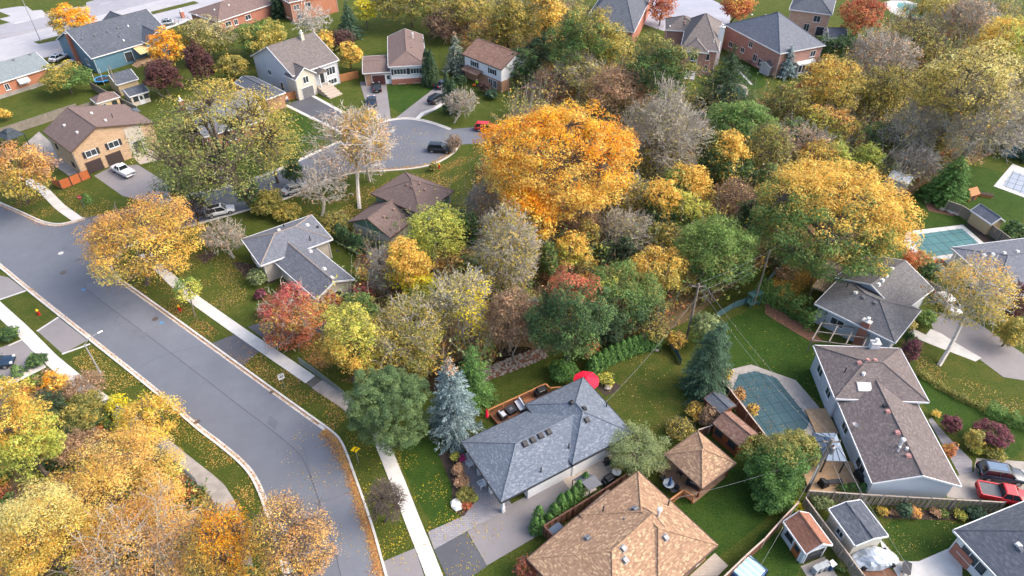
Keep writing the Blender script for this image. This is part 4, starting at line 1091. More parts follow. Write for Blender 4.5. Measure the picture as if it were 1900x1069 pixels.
def leaf_quads(C, N, s, asp=0.6, along=None):
    """kite-shaped leaves: centres, normals, half lengths"""
    n = len(C)
    t = rng.normal(size=(n, 3)) if along is None else along + rng.normal(size=(n, 3)) * 0.25
    a = unit(t - N * np.sum(t * N, 1, keepdims=True)); b = np.cross(N, a)
    s = np.broadcast_to(np.asarray(s, float), (n,))[:, None]
    q = np.stack([C - a * s * 0.8 + b * s * asp, C - a * s * 0.8 - b * s * asp, C + a * s * 1.2], 1)
    return q.reshape(-1, 3)
def tubes(P, Q, r0, r1, k=4):
    """tapered prisms for many segments -> quads"""
    P, Q = np.asarray(P, float), np.asarray(Q, float)
    d = unit(Q - P); h = np.where(np.abs(d[:, 2:3]) > 0.9, np.array([[1.0, 0, 0]]), np.array([[0, 0, 1.0]]))
    a = unit(np.cross(d, h)); b = np.cross(d, a)
    ang = np.arange(k) * 2 * math.pi / k
    ca, sa = np.cos(ang)[None, :, None], np.sin(ang)[None, :, None]
    ring = a[:, None] * ca + b[:, None] * sa
    r0 = np.broadcast_to(np.asarray(r0, float), (len(P),))[:, None, None]; r1 = np.broadcast_to(np.asarray(r1, float), (len(P),))[:, None, None]
    A = P[:, None] + ring * r0; B = Q[:, None] + ring * r1
    A2, B2 = np.roll(A, -1, 1), np.roll(B, -1, 1)
    return np.stack([A, A2, B2, B], 2).reshape(-1, 3)
def pal(*cols): return np.clip(np.array([srgb(*c) for c in cols]) * 1.16, 0, 0.9)
def mute(a, k=0.86):
    g = a @ np.array([0.25, 0.65, 0.1]); return g[:, None] * (1 - k) + a * k
PAL = dict(
    orange=pal((255, 170, 42), (252, 186, 66), (236, 146, 34), (226, 140, 44)),
    orange2=pal((232, 166, 72), (242, 186, 88), (212, 142, 58), (226, 176, 62)),
    rustor=pal((222, 128, 62), (236, 148, 74), (190, 104, 56)),
    gold=pal((240, 188, 56), (224, 166, 44), (250, 204, 80), (196, 150, 50)),
    yellow=pal((248, 214, 44), (240, 196, 40), (222, 204, 60)),
    ygreen=pal((206, 202, 62), (172, 178, 56), (222, 202, 70), (142, 156, 56)),
    lime=pal((176, 184, 62), (200, 198, 72), (140, 160, 60)),
    olive=pal((146, 142, 62), (122, 126, 56), (170, 156, 72), (104, 112, 52)),
    olivey=pal((186, 164, 60), (160, 150, 62), (206, 176, 60), (130, 132, 58)),
    green=pal((96, 130, 58), (114, 148, 66), (78, 110, 52)),
    bgreen=pal((116, 146, 62), (100, 132, 56), (136, 162, 72)),
    dgreen=pal((66, 96, 56), (82, 112, 64), (56, 84, 50)),
    deep=pal((58, 84, 54), (72, 98, 62), (48, 72, 48)),
    red=pal((190, 88, 86), (204, 112, 96), (168, 74, 78)),
    redor=pal((190, 98, 72), (206, 124, 80), (166, 84, 62)),
    rust=pal((196, 118, 66), (176, 100, 58), (210, 140, 76)),
    burg=pal((98, 62, 62), (80, 52, 54), (116, 76, 68)),
    plum=pal((126, 62, 82), (106, 52, 70), (144, 80, 92)),
    peach=pal((240, 194, 104), (230, 176, 84), (246, 208, 118), (214, 164, 76)),
    paley=pal((226, 206, 118), (204, 188, 104), (236, 214, 134), (184, 176, 96)),
    beige=pal((186, 146, 108), (166, 128, 96), (204, 166, 124)),
    greyl=pal((172, 166, 120), (190, 176, 110), (150, 148, 112)),
    spruce=pal((70, 100, 76), (88, 118, 88), (56, 84, 64)),
    bluespr=pal((132, 154, 156), (106, 130, 134), (158, 178, 178), (90, 114, 118)),
    silver=pal((128, 138, 122), (108, 122, 108), (150, 156, 138)),
    pine=pal((86, 112, 62), (68, 94, 56), (106, 130, 74)),
    cedar=pal((82, 124, 52), (98, 142, 58), (66, 104, 46)),
    willow=pal((128, 140, 70), (150, 156, 78), (108, 124, 64), (166, 162, 80)),
    fern=pal((130, 146, 92), (150, 162, 104), (112, 130, 82)),
    pink=pal((220, 60, 150), (200, 50, 120)))
PAL = {k_: mute(v_, 1.0 if k_ in ('orange', 'yellow') else 0.87) for k_, v_ in PAL.items()}
MIXP = dict(orange='gold', orange2='beige', gold='olivey', yellow='ygreen', ygreen='olive', lime='ygreen', olive='olivey', olivey='olive', green='olive', bgreen='green', dgreen='green', red='rust', redor='rust', peach='gold', paley='olivey', rust='olivey', plum='burg')
def lowfreq(D, amp=0.21, k=6, freq=3.2):
    f = np.zeros(len(D))
    for _ in range(k):
        f += np.sin(D @ (rng.normal(size=3) * freq) + rng.uniform(0, 6.28))
    return 1 + amp * f / math.sqrt(k / 2)
def fit(bb, clear, pitch_ratio=None):
    """crown radius, half height and centre from its extent on the picture"""
    x0, y0, x1, y1 = bb
    cx, cy = (x0 + x1) / 2, (y0 + y1) / 2
    off = math.atan((cy - 534.5) / FOC); dl = R(PITCH) + off
    zc = clear + 3
    for _ in range(6):
        c = G((cx, cy), zc); d = depth(c)
        Rr = (x1 - x0) / 2 * d / FOC; a = (y1 - y0) / 2 * d * math.cos(off) / FOC
        V = math.sqrt(max(a * a - (Rr * math.sin(dl)) ** 2, (0.25 * Rr) ** 2)) / math.cos(dl)
        V = min(max(V, 0.55 * Rr), 1.9 * Rr); zc = clear + V
    return c, Rr, V, d
def pick(p, n): return PAL[p][rng.integers(0, len(PAL[p]), n)]
def branches(c, Rr, V, base, targets, clear, rtrunk, nl=6, attach_frac=0.5):
    """trunk, limbs and branchlets reaching some clump centres -> segment lists"""
    P, Q, A, B = [], [], [], []
    top = np.array([c[0] + rng.normal() * 0.1 * Rr, c[1] + rng.normal() * 0.1 * Rr, c[2] + 0.35 * V])
    base = np.array(base, float)
    fork = base + (np.array([c[0], c[1], max(clear + 0.25 * V, base[2] + 0.3 * (c[2] - base[2]))]) - base)
    def path(a, b, ra, rb, k=4, sag=0.0):
        m = (a + b) / 2 + rng.normal(size=3) * 0.06 * np.linalg.norm(b - a); m[2] += sag
        pts = [(1 - t) ** 2 * a + 2 * t * (1 - t) * m + t * t * b for t in np.linspace(0, 1, k + 1)]
        rr = np.linspace(ra, rb, k + 1)
        for i in range(k): P.append(pts[i]); Q.append(pts[i + 1]); A.append(rr[i]); B.append(rr[i + 1])
        return pts
    pts = path(base, fork, rtrunk * 1.25, rtrunk, 3)
    nodes = list(path(fork, top, rtrunk * 0.9, rtrunk * 0.25, 4)); 
    idx = rng.choice(len(targets), min(nl, len(targets)), replace=False)
    for i in idx:
        s = fork + (top - fork) * rng.uniform(0, 0.35)
        nodes += path(s, targets[i] * 0.85 + s * 0.15, rtrunk * 0.55, rtrunk * 0.12, 5, 0.12 * V)[1:]
    nodes = np.array(nodes)
    sel = rng.permutation(len(targets))[:int(attach_frac * len(targets))]
    for i in sel:
        j = np.argmin(((nodes - targets[i]) ** 2).sum(1))
        path(nodes[j], targets[i], rtrunk * 0.17 + 0.015, 0.022, 2)
    return P, Q, A, B
def clumps_of(Rr, V, rc, n, shape='round', low=-0.75):
    k = np.arange(n * 2) + 0.5
    z = 1 - 2 * k / (n * 2); th = math.pi * (1 + 5 ** 0.5) * k
    D = np.stack([np.cos(th) * np.sqrt(1 - z * z), np.sin(th) * np.sqrt(1 - z * z), z], 1) + rng.normal(size=(n * 2, 3)) * 0.12
    D = unit(D); D = D[D[:, 2] > low]; D = D[rng.permutation(len(D))[:n]]
    rad = rng.uniform(0.35, 1.0, len(D)) ** 0.45 * np.clip(lowfreq(D, 0.12 if Rr > 9 else 0.24), 0.62, 1.04 if Rr > 9 else 1.12)
    S = D * rad[:, None]
    hz = np.ones(len(D))
    if shape == 'vase': hz = 0.75 + 0.35 * (S[:, 2] + 1) / 2
    if shape == 'egg': hz = 1.05 - 0.35 * np.clip(S[:, 2], -0.2, 1)
    if shape == 'cone': hz = np.clip(1.0 - 0.85 * (S[:, 2] + 1) / 2, 0.08, 1) * 1.15
    if shape == 'spread': hz = 1.0 + 0.1 * S[:, 2]
    C = np.stack([S[:, 0] * hz * max(Rr - rc * 0.6, 0.3 * Rr), S[:, 1] * hz * max(Rr - rc * 0.6, 0.3 * Rr), S[:, 2] * max(V - rc * 0.5, 0.3 * V)], 1)
    return C, D
NLEAF = [0]
def broad(bb, palette, label, dens=1.0, clear=1.5, name='autumn_tree', cat='tree', group=None, shape='round', bark='bark', second=None, twigs=0, base=None, rc=None, leaf=1.0, asp=0.6, trunk=None, lean=None, limbs=6, feather=0.0, low=-0.75, attach=0.4, fill=1.0, mat='leaf', tight=1.0):
    """a crown of leaf clumps on a limbed trunk. second = (palette, direction, bias): leaves turned another colour on one side"""
    c, Rr, V, d = fit(bb, clear)
    Rr, V = max(Rr - feather * 0.4, Rr * 0.8), V * 0.97
    b = G(base) if base else Vector((c.x, c.y, 0))
    t = thing(name, label, cat, (b.x, b.y, 0), group=group)
    rc = rc or min(max(0.2 * Rr, 0.28), 1.25)
    area = 4 * math.pi * ((((Rr * Rr) ** 1.6 + 2 * (Rr * V) ** 1.6) / 3) ** (1 / 1.6))
    nc = int(min(max(2.2 * area / (math.pi * rc * rc), 14), 620))
    C, D = clumps_of(Rr, V, rc, nc, shape, low)
    C = C + np.array(c)
    nc = len(C)
    ls = 0.00142 * d * leaf
    total = int(dens * 1.04 * fill * area / (2 * ls * ls * asp))
    total = min(total, 56000)
    if total > 0 and dens > 0:
        wgt = rng.uniform(0.3, 1.0, nc) ** (1.0 if dens > 0.6 else 2.5); wgt /= wgt.sum()
        ci = rng.choice(nc, total, p=wgt)
        o = unit(rng.normal(size=(total, 3)) + D[ci] * 0.35 + np.array([0, 0, 0.45]))
        rr = rc * tight * rng.uniform(0.25, 1.05, total) ** 0.5
        sp = 1.15 if dens > 0.6 else 1.35
        L = C[ci] + o * rr[:, None] * np.array([sp, sp, 0.62])
        if feather: L += (D[ci] * np.array([1, 1, -0.2])) * (rng.uniform(0, 1, total) ** 2 * feather)[:, None]
        L[:, 2] = np.maximum(L[:, 2], 0.08)
        N = unit(o * 0.9 + np.array([0, 0, 0.8]) + rng.normal(size=(total, 3)) * 0.45)
        pick_c = rng.integers(0, len(PAL[palette]), nc)
        pi = np.where(rng.random(total) < 0.55, pick_c[ci], rng.integers(0, len(PAL[palette]), total))
        cols = PAL[palette][pi]
        mp = MIXP.get(palette)
        if mp: cols = np.where(((rng.random(nc) < 0.2)[ci] | (rng.random(total) < 0.08))[:, None], pick(mp, total), cols)
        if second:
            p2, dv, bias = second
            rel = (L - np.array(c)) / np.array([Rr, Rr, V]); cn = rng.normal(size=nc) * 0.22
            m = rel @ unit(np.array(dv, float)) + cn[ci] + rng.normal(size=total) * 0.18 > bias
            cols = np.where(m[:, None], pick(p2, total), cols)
        cols = cols * (1 + rng.normal(size=(nc, 1))[ci] * 0.10) * (1 + rng.normal(size=(total, 1)) * 0.13)
        cols = np.clip(cols, 0.004, 0.95)
        me = quick_mesh('crown', leaf_quads(L, N, ls * rng.uniform(0.5, 1.5, total), asp), 3, M[mat], cols)
        attach_mesh('crown', me, t); NLEAF[0] += total
    rt = trunk or max(0.035 * (Rr + V) * 0.6, 0.05)
    P, Q, A, B = branches(np.array(c), Rr, V, (b.x, b.y, -0.1), C, clear, rt * (1.3 if name == 'bare_tree' else 1.0), limbs, max(attach, 0.8) if name == 'bare_tree' else attach)
    me = quick_mesh('trunk', tubes(P, Q, A, B, 5), 4, M[bark]); attach_mesh('trunk', me, t)
    if twigs:
        n = int(twigs * nc * 0.2)
        ci = rng.integers(0, nc, n)
        o = unit(rng.normal(size=(n, 3)) * 0.8 + D[ci] * 0.9 + np.array([0, 0, 0.5]))
        s0 = C[ci] + rng.normal(size=(n, 3)) * rc * 0.35; ln = rng.uniform(0.5, 1.35, n) * rc * 1.15
        m = s0 + o * (ln * 0.55)[:, None]; o2 = unit(o + rng.normal(size=(n, 3)) * 0.45); e = m + o2 * (ln * 0.6)[:, None]
        o3 = unit(o + rng.normal(size=(n, 3)) * 0.7); e2 = m + o3 * (ln * 0.5)[:, None]
        tw = 0.00042 * d
        z = lambda v: np.concatenate([v[:, :2], np.maximum(v[:, 2:], 0.1)], 1)
        me = quick_mesh('twigs', tubes(np.concatenate([z(s0), z(m), z(m)]), np.concatenate([z(m), z(e), z(e2)]), np.concatenate([np.full(n, tw), np.full(2 * n, tw * 0.8)]), np.concatenate([np.full(n, tw * .8), np.full(2 * n, tw * 0.45)]), 3), 4, M[bark])
        o_ = attach_mesh('twigs', me, t); NLEAF[0] += n * 4
    return t
def attach_mesh(name, me, t):
    o = link(bpy.data.objects.new(name, me)); return attach(o, t, False)
def conifer(bb, palette, label, clear=0.4, name='spruce_tree', droop=0.25, dens=1.0, ragged=0.12, power=0.9, base=None, group=None, tip=None, leaf=1.0, bark='bark_dark', cat='tree'):
    """whorls of drooping branches with needle sprays along them"""
    x0, y0, x1, y1 = bb
    # height and radius from the extent: the base ring shows below, the tip on top
    cx = (x0 + x1) / 2
    bx = (cx, y1 - (x1 - x0) * 0.28) if base is None else base
    b = G(bx); d = depth(b)
    Rr = (x1 - x0) / 2 * d / FOC * 0.97
    lo, hi = 1.0, 60.0
    for _ in range(40):
        h = (lo + hi) / 2
        w = np.array([b.x, b.y, h]) - np.array([0, 0, CAM_H]); y = 534.5 - FOC * float(w @ _up) / float(w @ _fw)
        if y > y0: lo = h
        else: hi = h
    # lean of the picture: keep the tip under its pixel by shifting the base
    w = np.array([b.x, b.y, h]) - np.array([0, 0, CAM_H]); xt = 950 + FOC * w[0] / float(w @ _fw)
    t = thing(name, label, cat, (b.x, b.y, 0), group=group)
    nw = int(h / 0.42); P, Q = [], []
    rows = []
    for i in range(nw):
        f = (i + 0.5) / nw; z = clear + (h - clear) * f
        rad = Rr * (1 - f) ** power * 1.0 + 0.08
        nb = max(int(5 + rad * 5.5), 5)
        for k in range(nb):
            th = rng.uniform(0, 6.283); r_ = rad * rng.uniform(1 - 2.2 * ragged, 1 + ragged)
            rows.append((z + rng.normal() * 0.12, th, r_))
    rows = np.array(rows)
    ls = 0.0015 * d * leaf
    npb = np.maximum((rows[:, 2] / (ls * 0.75) * 1.5 * dens).astype(int), 3)
    bi = np.repeat(np.arange(len(rows)), npb)
    n = len(bi); f = rng.uniform(0.12, 1.0, n) ** 0.7
    z0, th, r_ = rows[bi, 0], rows[bi, 1], rows[bi, 2]
    spread = (0.10 + 0.10 * r_) * (1.15 - f) + 0.06
    dirx, diry = np.cos(th), np.sin(th)
    C = np.stack([b.x + dirx * r_ * f, b.y + diry * r_ * f, z0 - droop * r_ * f * f + 0.10 * r_ * f ** 6], 1) + rng.normal(size=(n, 3)) * spread[:, None] * np.array([0.8, 0.8, 0.35])
    C[:, 2] = np.maximum(C[:, 2], 0.05)
    N = unit(np.stack([dirx * 0.35, diry * 0.35, np.full(n, 0.8)], 1) + rng.normal(size=(n, 3)) * 0.4)
    al = np.stack([dirx, diry, -0.2 + 0 * dirx], 1)
    brc = rng.integers(0, len(PAL[palette]), len(rows)); br = rng.normal(size=len(rows)) * 0.12
    pi = np.where(rng.random(n) < 0.6, brc[bi], rng.integers(0, len(PAL[palette]), n))
    cols = PAL[palette][pi] * (1 + br[bi][:, None]) * (1 + rng.normal(size=(n, 1)) * 0.12)
    if tip is not None:
        m = z0 > clear + (h - clear) * 0.86; cols = np.where((m & (rng.random(n) < 0.6))[:, None], pick(tip, n), cols)
    attach_mesh('needles', quick_mesh('needles', leaf_quads(C, N, ls * rng.uniform(0.7, 1.3, n), 0.38, al), 3, M['needle'], np.clip(cols, 0.004, 0.9)), t)
    s = np.arange(0, len(rows), 2)
    p0 = np.stack([np.full(len(s), b.x), np.full(len(s), b.y), rows[s, 0]], 1); p1 = p0 + np.stack([np.cos(rows[s, 1]) * rows[s, 2] * .9, np.sin(rows[s, 1]) * rows[s, 2] * .9, -droop * rows[s, 2] * .8], 1)
    p0 = np.concatenate([p0, [[b.x, b.y, -0.1], [b.x, b.y, h * 0.45]]]); p1 = np.concatenate([p1, [[b.x, b.y, h * 0.46], [b.x, b.y, h * 0.96]]])
    rt = max(0.018 * h, 0.05); k_ = len(s); ra = np.concatenate([np.full(k_, 0.03), [rt, rt * 0.6]]); rb = np.concatenate([np.full(k_, 0.01), [rt * 0.6, 0.02]])
    attach_mesh('trunk', quick_mesh('trunk', tubes(p0, p1, ra, rb, 4), 4, M[bark]), t)
    NLEAF[0] += n
    return t
def column_mesh(Rr, h, palette, ls, seed_cols=1.0, flat=0.5, n=None):
    """dense upright sprays of a columnar cedar, in local space"""
    area = math.pi * Rr * h * 1.5
    n = n or int(area / (2 * ls * ls * 0.5) * 1.25)
    f = rng.uniform(0, 1, n); th = rng.uniform(0, 6.283, n)
    prof = np.where(f < 0.25, 0.82 + 0.18 * f / 0.25, np.clip((1 - f) / 0.75, 0, 1) ** 0.62) * Rr
    lump = 1 + 0.10 * np.sin(th * 5 + f * 9) + 0.06 * np.sin(th * 9 - f * 17)
    r_ = prof * lump * rng.uniform(0.72, 1.05, n)
    C = np.stack([np.cos(th) * r_, np.sin(th) * r_, 0.05 + f * h], 1)
    N = unit(np.stack([np.cos(th), np.sin(th), np.full(n, 0.45)], 1) + rng.normal(size=(n, 3)) * 0.35)
    al = np.stack([np.cos(th) * 0.25, np.sin(th) * 0.25, np.ones(n)], 1)
    cols = pick(palette, n) * (1 + rng.normal(size=(n, 1)) * 0.15)
    NLEAF[0] += n
    return quick_mesh('foliage', leaf_quads(C, N, ls * rng.uniform(0.7, 1.3, n), 0.45, al), 3, M['needle'], np.clip(cols, 0.004, 0.9))
def column(px, Rr, h, label, palette='cedar', group=None, name='columnar_cedar', me=None, cat='cedar'):
    b = G(px); d = depth(b)
    t = thing(name, label, cat, (b.x, b.y, 0), rng.uniform(0, 6.28), group=group)
    me = me or column_mesh(Rr, h, palette, 0.0016 * d)
    o = link(bpy.data.objects.new('foliage', me)); o.parent = t
    s = MB().tube((0, 0, -0.1), (0, 0, h * 0.5), 0.06, 0.03, 6).build('stem', M['bark'], t, local=True)
    return t
def shrub(bb, palette, label, dens=1.2, name='shrub', cat='shrub', group=None, **k):
    k.setdefault('clear', 0.05); k.setdefault('limbs', 4); k.setdefault('attach', 0.2); k.setdefault('low', -0.5)
    return broad(bb, palette, label, dens, name=name, cat=cat, group=group, **k)
def hedge(line, w, h, palette, label, name='hedge', cat='hedge', group=None, rough=0.15):
    """clipped hedge following a line"""
    pts = gp(line); t = thing(name, label, cat, (pts[0].x, pts[0].y, 0), group=group)
    segs = [(pts[i], pts[i + 1]) for i in range(len(pts) - 1)]
    Ls = np.array([(b - a).length for a, b in segs]); d = depth(pts[0]); ls = 0.0016 * d
    n = int(Ls.sum() * (w + 2 * h) / (2 * ls * ls * 0.55) * 1.3)
    si = rng.choice(len(segs), n, p=Ls / Ls.sum()); f = rng.uniform(0, 1, n)
    A = np.array([list(a) for a, b in segs]); B = np.array([list(b) for a, b in segs]); D = unit(B - A); S = np.stack([-D[:, 1], D[:, 0], 0 * D[:, 0]], 1)
    x = rng.uniform(-1, 1, n); y = rng.uniform(0, 1, n)
    top = rng.random(n) < w / (w + 2 * h)
    sg = np.sign(x); lump = 1 + rough * np.sin(f * Ls[si] * 2.1 + si) + rough * 0.7 * np.sin(f * Ls[si] * 5.3)
    off = np.where(top, x * w / 2, sg * w / 2 * rng.uniform(0.85, 1.05, n)) * lump; zz = np.where(top, h * rng.uniform(0.88, 1.05, n), y * h) * lump
    C = A[si] + (B - A)[si] * f[:, None] + S[si] * off[:, None]; C[:, 2] = zz
    N = unit(S[si] * (np.where(top, 0, sg))[:, None] + np.array([0, 0, 1]) * np.where(top, 1, 0.35)[:, None] + rng.normal(size=(n, 3)) * 0.4)
    cols = pick(palette, n) * (1 + rng.normal(size=(n, 1)) * 0.15) * (1 + 0.12 * np.sin(f * Ls[si] * 1.3 + si * 2))[:, None]
    attach_mesh('foliage', quick_mesh('foliage', leaf_quads(C, N, ls * rng.uniform(0.7, 1.3, n), 0.5), 3, M['leaf'], np.clip(cols, 0.004, 0.9)), t)
    P = [A[i] + (B - A)[i] * k for i in range(len(segs)) for k in np.linspace(0.05, 0.95, max(2, int(Ls[i] / 0.8)))]
    P = np.array(P); attach_mesh('stems', quick_mesh('stems', tubes(P, P + np.array([0, 0, h * 0.85]), 0.04, 0.02, 4), 4, M['bark']), t)
    NLEAF[0] += n
    return t
ORD = ['first','second','third','fourth','fifth','sixth','seventh','eighth','ninth','tenth','eleventh','twelfth']
# ------------------------------------------------------------------ trees, front to back
# street corner and lower left
broad((150, 352, 368, 528), 'gold', 'large golden street tree on the corner verge beside the junction', 0.55, 2.6, leaf=0.85, second=('orange2', (-0.5, 0.6, 0.3), 0.1), twigs=9, base=(272, 528), bark='bark', limbs=9, attach=0.7, shape='spread')
broad((-30, 262, 97, 372), 'orange2', 'orange tree at the left edge beside the short sidewalk', 0.75, 2.4, base=(53, 376), twigs=6, second=('olivey', (0, -0.6, -0.6), 0.25), limbs=8, attach=0.6)
broad((-40, 690, 92, 905), 'gold', 'yellow and lime tree at the left edge above the pale peach tree', 0.85, 1.5, second=('lime', (0.3, -0.2, -0.8), 0.15))
broad((90, 800, 326, 1002), 'peach', 'pale peach broad tree at the lower left beside the railing', 0.62, 2.0, leaf=0.78, second=('gold', (0.2, -0.5, -0.5), 0.2), twigs=7, attach=0.6)
broad((-30, 890, 150, 1090), 'gold', 'yellow tree in the bottom left corner', 0.7, 2.0, leaf=0.78, second=('paley', (-0.3, 0.6, 0.5), 0.1), twigs=4)
broad((140, 905, 400, 1130), 'orange2', 'half bare orange tree at the bottom left with grey twigs', 0.3, 2.4, leaf=0.8, twigs=18, bark='bark_pale', attach=0.8)
broad((345, 935, 478, 1110), 'gold', 'yellow leaved tree over the curving worn sidewalk at the bottom', 0.4, 1.6, leaf=0.8, twigs=9, second=('orange', (0.5, 0.3, 0.6), 0.2), attach=0.7)
broad((462, 915, 615, 1115), 'orange2', 'sparse orange birch reaching over the road at the bottom', 0.26, 2.6, leaf=0.8, twigs=11, bark='bark', base=(505, 960), second=('gold', (-0.7, -0.5, 0), 0.25), attach=0.8)
broad((205, 735, 332, 822), 'yellow', 'bright yellow small tree beside the sidewalk at the left', 0.7, 0.8, second=('gold', (0.3, 0, 0.6), 0.0), base=(245, 812), twigs=4, feather=0.8)
broad((196, 728, 238, 772), 'yellow', 'slim yellow sapling left of the bright yellow tree', 0.7, 0.4, name='sapling')
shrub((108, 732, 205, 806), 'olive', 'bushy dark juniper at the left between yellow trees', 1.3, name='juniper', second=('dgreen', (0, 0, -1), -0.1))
broad((78, 686, 126, 736), 'orange', 'small bright orange tree by the sidewalk edge at left', 0.8, 0.4, second=('gold', (0.7, 0, 0), 0.2))
shrub((55, 722, 122, 790), 'deep', 'dark green bush below the small orange tree', 0.9, twigs=6)
shrub((5, 752, 66, 806), 'plum', 'mauve leafless bush at the left edge', 0.25, twigs=16, bark='bark_brown')
shrub((20, 768, 90, 840), 'olive', 'olive brush beside the mauve bush', 0.8, twigs=6)
shrub((-20, 740, 20, 800), 'bgreen', 'bright green bush cut by the left edge', 1.0)
shrub((100, 790, 180, 860), 'beige', 'tan dry brush under the peach tree', 0.4, twigs=12, bark='bark_brown')
shrub((180, 800, 250, 860), 'olivey', 'mixed brush beside the worn sidewalk', 0.6, twigs=8)
shrub((118, 690, 190, 745), 'beige', 'leafless brown bush beside the sidewalk', 0.18, twigs=18, bark='bark_brown')
shrub((-4, 606, 34, 634), 'dgreen', 'clipped oval shrub at the left edge by the sidewalk', 2.0)
shrub((48, 655, 86, 683), 'dgreen', 'clipped round shrub beside the left driveway', 2.0)
column(X('i', 135, 668), 0.9, 1.5, 'small cone shrub in the stone edging beside the left driveway', 'green', name='cone_shrub', cat='shrub')
column(X('i', 10, 730), 0.9, 1.2, 'cone shrub at the left edge by the parked blue car', 'green', name='cone_shrub', cat='shrub')
broad((322, 512, 372, 562), 'bgreen', 'young green street tree beside the fire hydrant', 0.6, 1.5, name='sapling', base=(362, 588), second=('ygreen', (0.5, -0.5, 0), 0.1))
# around the grey roofed bungalow
broad((484, 525, 602, 638), 'rust', 'red and rust maple in front of the grey roofed bungalow', 0.6, 1.0, second=('red', (-0.35, 0.5, 0.6), 0.25), twigs=5, bark='bark_pale', base=(520, 640))
shrub((492, 598, 580, 640), 'redor', 'low red bush arching over the dark driveway', 0.45, twigs=8, bark='bark_pale')
shrub((650, 520, 700, 562), 'red', 'scarlet shrub at the corner of the grey roofed bungalow', 0.8, twigs=4)
shrub((586, 538, 640, 585), 'rust', 'rust coloured shrub under the bungalow gable', 1.0)
shrub((471, 535, 494, 556), 'plum', 'small burgundy shrub beside the red maple', 1.5)
shrub((478, 556, 510, 588), 'green', 'small green shrub below the burgundy shrub', 1.4)
shrub((460, 495, 500, 530), 'fern', 'soft green grass clump in the mulch bed', 0.9)
shrub((625, 540, 672, 580), 'dgreen', 'dark green shrub beside the bungalow gable', 1.2)
for k, (x, y) in enumerate([(633, 448), (645, 455), (660, 465), (671, 470)]):
    column((x, y), 1.1, 3.4, ['cedar nearest the grey bungalow in its hedge', 'second cedar from the grey bungalow', 'third cedar from the grey bungalow', 'cedar farthest from the grey bungalow in its hedge'][k], 'dgreen', group='cedars between the two houses')
shrub((590, 390, 655, 440), 'olive', 'loose olive shrub between the two roofs', 0.9, twigs=4)
shrub((630, 425, 668, 448), 'rust', 'rust coloured low shrub behind the cedars', 1.1)
shrub((505, 375, 560, 412), 'olivey', 'yellowing shrub behind the grey roof', 1.0)
shrub((470, 360, 520, 400), 'olive', 'olive shrub near the side street kerb', 1.0)
broad((372, 402, 458, 472), 'beige', 'leafless grey small tree on the lawn by the side street', 0.06, 0.6, name='bare_tree', twigs=14, bark='bark_pale', base=(435, 480))
broad((330, 360, 395, 415), 'beige', 'small dark leafless tree beside the white parked car', 0.0, 1.0, name='bare_tree', twigs=7, bark='bark_dark', base=(366, 422))
broad((540, 305, 650, 392), 'beige', 'pale leafless crooked tree behind the grey bungalow', 0.03, 1.4, name='bare_tree', twigs=8, bark='bark_pale', base=(597, 400), attach=0.9)
broad((575, 190, 735, 335), 'beige', 'tall leafless pale birch beside the cul-de-sac', 0.1, 2.0, name='bare_tree', twigs=9, trunk=0.2, bark='bark_birch', base=(667, 388), attach=0.9, limbs=9)
broad((625, 195, 722, 320), 'gold', 'thin golden tree behind the pale birch', 0.4, 2.5, twigs=10, bark='bark_pale')
broad((522, 292, 568, 345), 'dgreen', 'small dark green tree over the silver car', 0.9, 0.8)
# the tall willow over the side street
broad((262, 140, 562, 385), 'willow', 'tall airy yellow green tree over the side street houses', 0.3, 4.0, second=('olivey', (0.35, 0.75, 0.45), 0.12), twigs=1.5, base=(478, 385), limbs=12, attach=0.7, bark='bark', feather=1.4, shape='spread', trunk=0.75)
broad((375, 140, 445, 200), 'gold', 'slim golden tree beside the brick chimney', 0.3, 9.0, feather=0.8, second=('olivey', (0, -0.6, -0.5), 0.0))
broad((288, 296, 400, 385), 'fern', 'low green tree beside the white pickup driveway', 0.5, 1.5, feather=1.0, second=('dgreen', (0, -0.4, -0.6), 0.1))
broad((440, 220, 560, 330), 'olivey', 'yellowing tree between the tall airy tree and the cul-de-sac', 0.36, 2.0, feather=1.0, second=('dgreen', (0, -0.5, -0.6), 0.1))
broad((436, 318, 484, 384), 'dgreen', 'dark lower tree under the tall airy tree by the kerb', 0.6, 1.0)
shrub((460, 355, 530, 392), 'olive', 'olive bushes along the side street kerb', 1.0)
shrub((-5, 200, 20, 225), 'gold', 'small yellow shrub at the left edge of the back lawn', 1.0)
# back gardens upper left
broad((95, 5, 172, 72), 'orange', 'orange maple beside the wide arterial road', 1.0, 1.6, second=('olivey', (-0.6, -0.2, -0.5), 0.1), base=(130, 76))
broad((75, 113, 166, 174), 'olivey', 'round olive green tree beside the orange brick bungalow', 1.1, 0.8, second=('green', (0.6, 0, -0.3), 0.1))
broad((276, 50, 342, 128), 'orange', 'orange yellow tree beside the beige awning', 1.0, 1.0, second=('olivey', (0.2, 0.2, -0.7), 0.3))
broad((262, 105, 338, 176), 'burg', 'dark burgundy tree behind the garden sheds', 1.1, 1.0)
broad((335, 76, 396, 152), 'burg', 'second burgundy tree nearer the pale olive tree', 1.1, 1.0)
broad((330, 27, 432, 108), 'olive', 'pale olive tree in front of the brown hip roof', 0.8, 1.2, second=('greyl', (0.3, 0.5, 0.5), 0.2), twigs=4)
broad((398, 100, 462, 150), 'olivey', 'yellow olive round tree beside the burgundy tree', 1.1, 0.6)
broad((430, 38, 540, 104), 'green', 'green spreading tree behind the cream gabled house', 1.0, 1.0, second=('olivey', (0.6, -0.2, 0.3), 0.25))
conifer((502, -25, 540, 42), 'deep', 'tall dark cedar at the top edge', ragged=0.06, power=0.55, name='cedar_tree')
conifer((624, 0, 678, 84), 'spruce', 'dark green spruce beside the back lawn at the top')
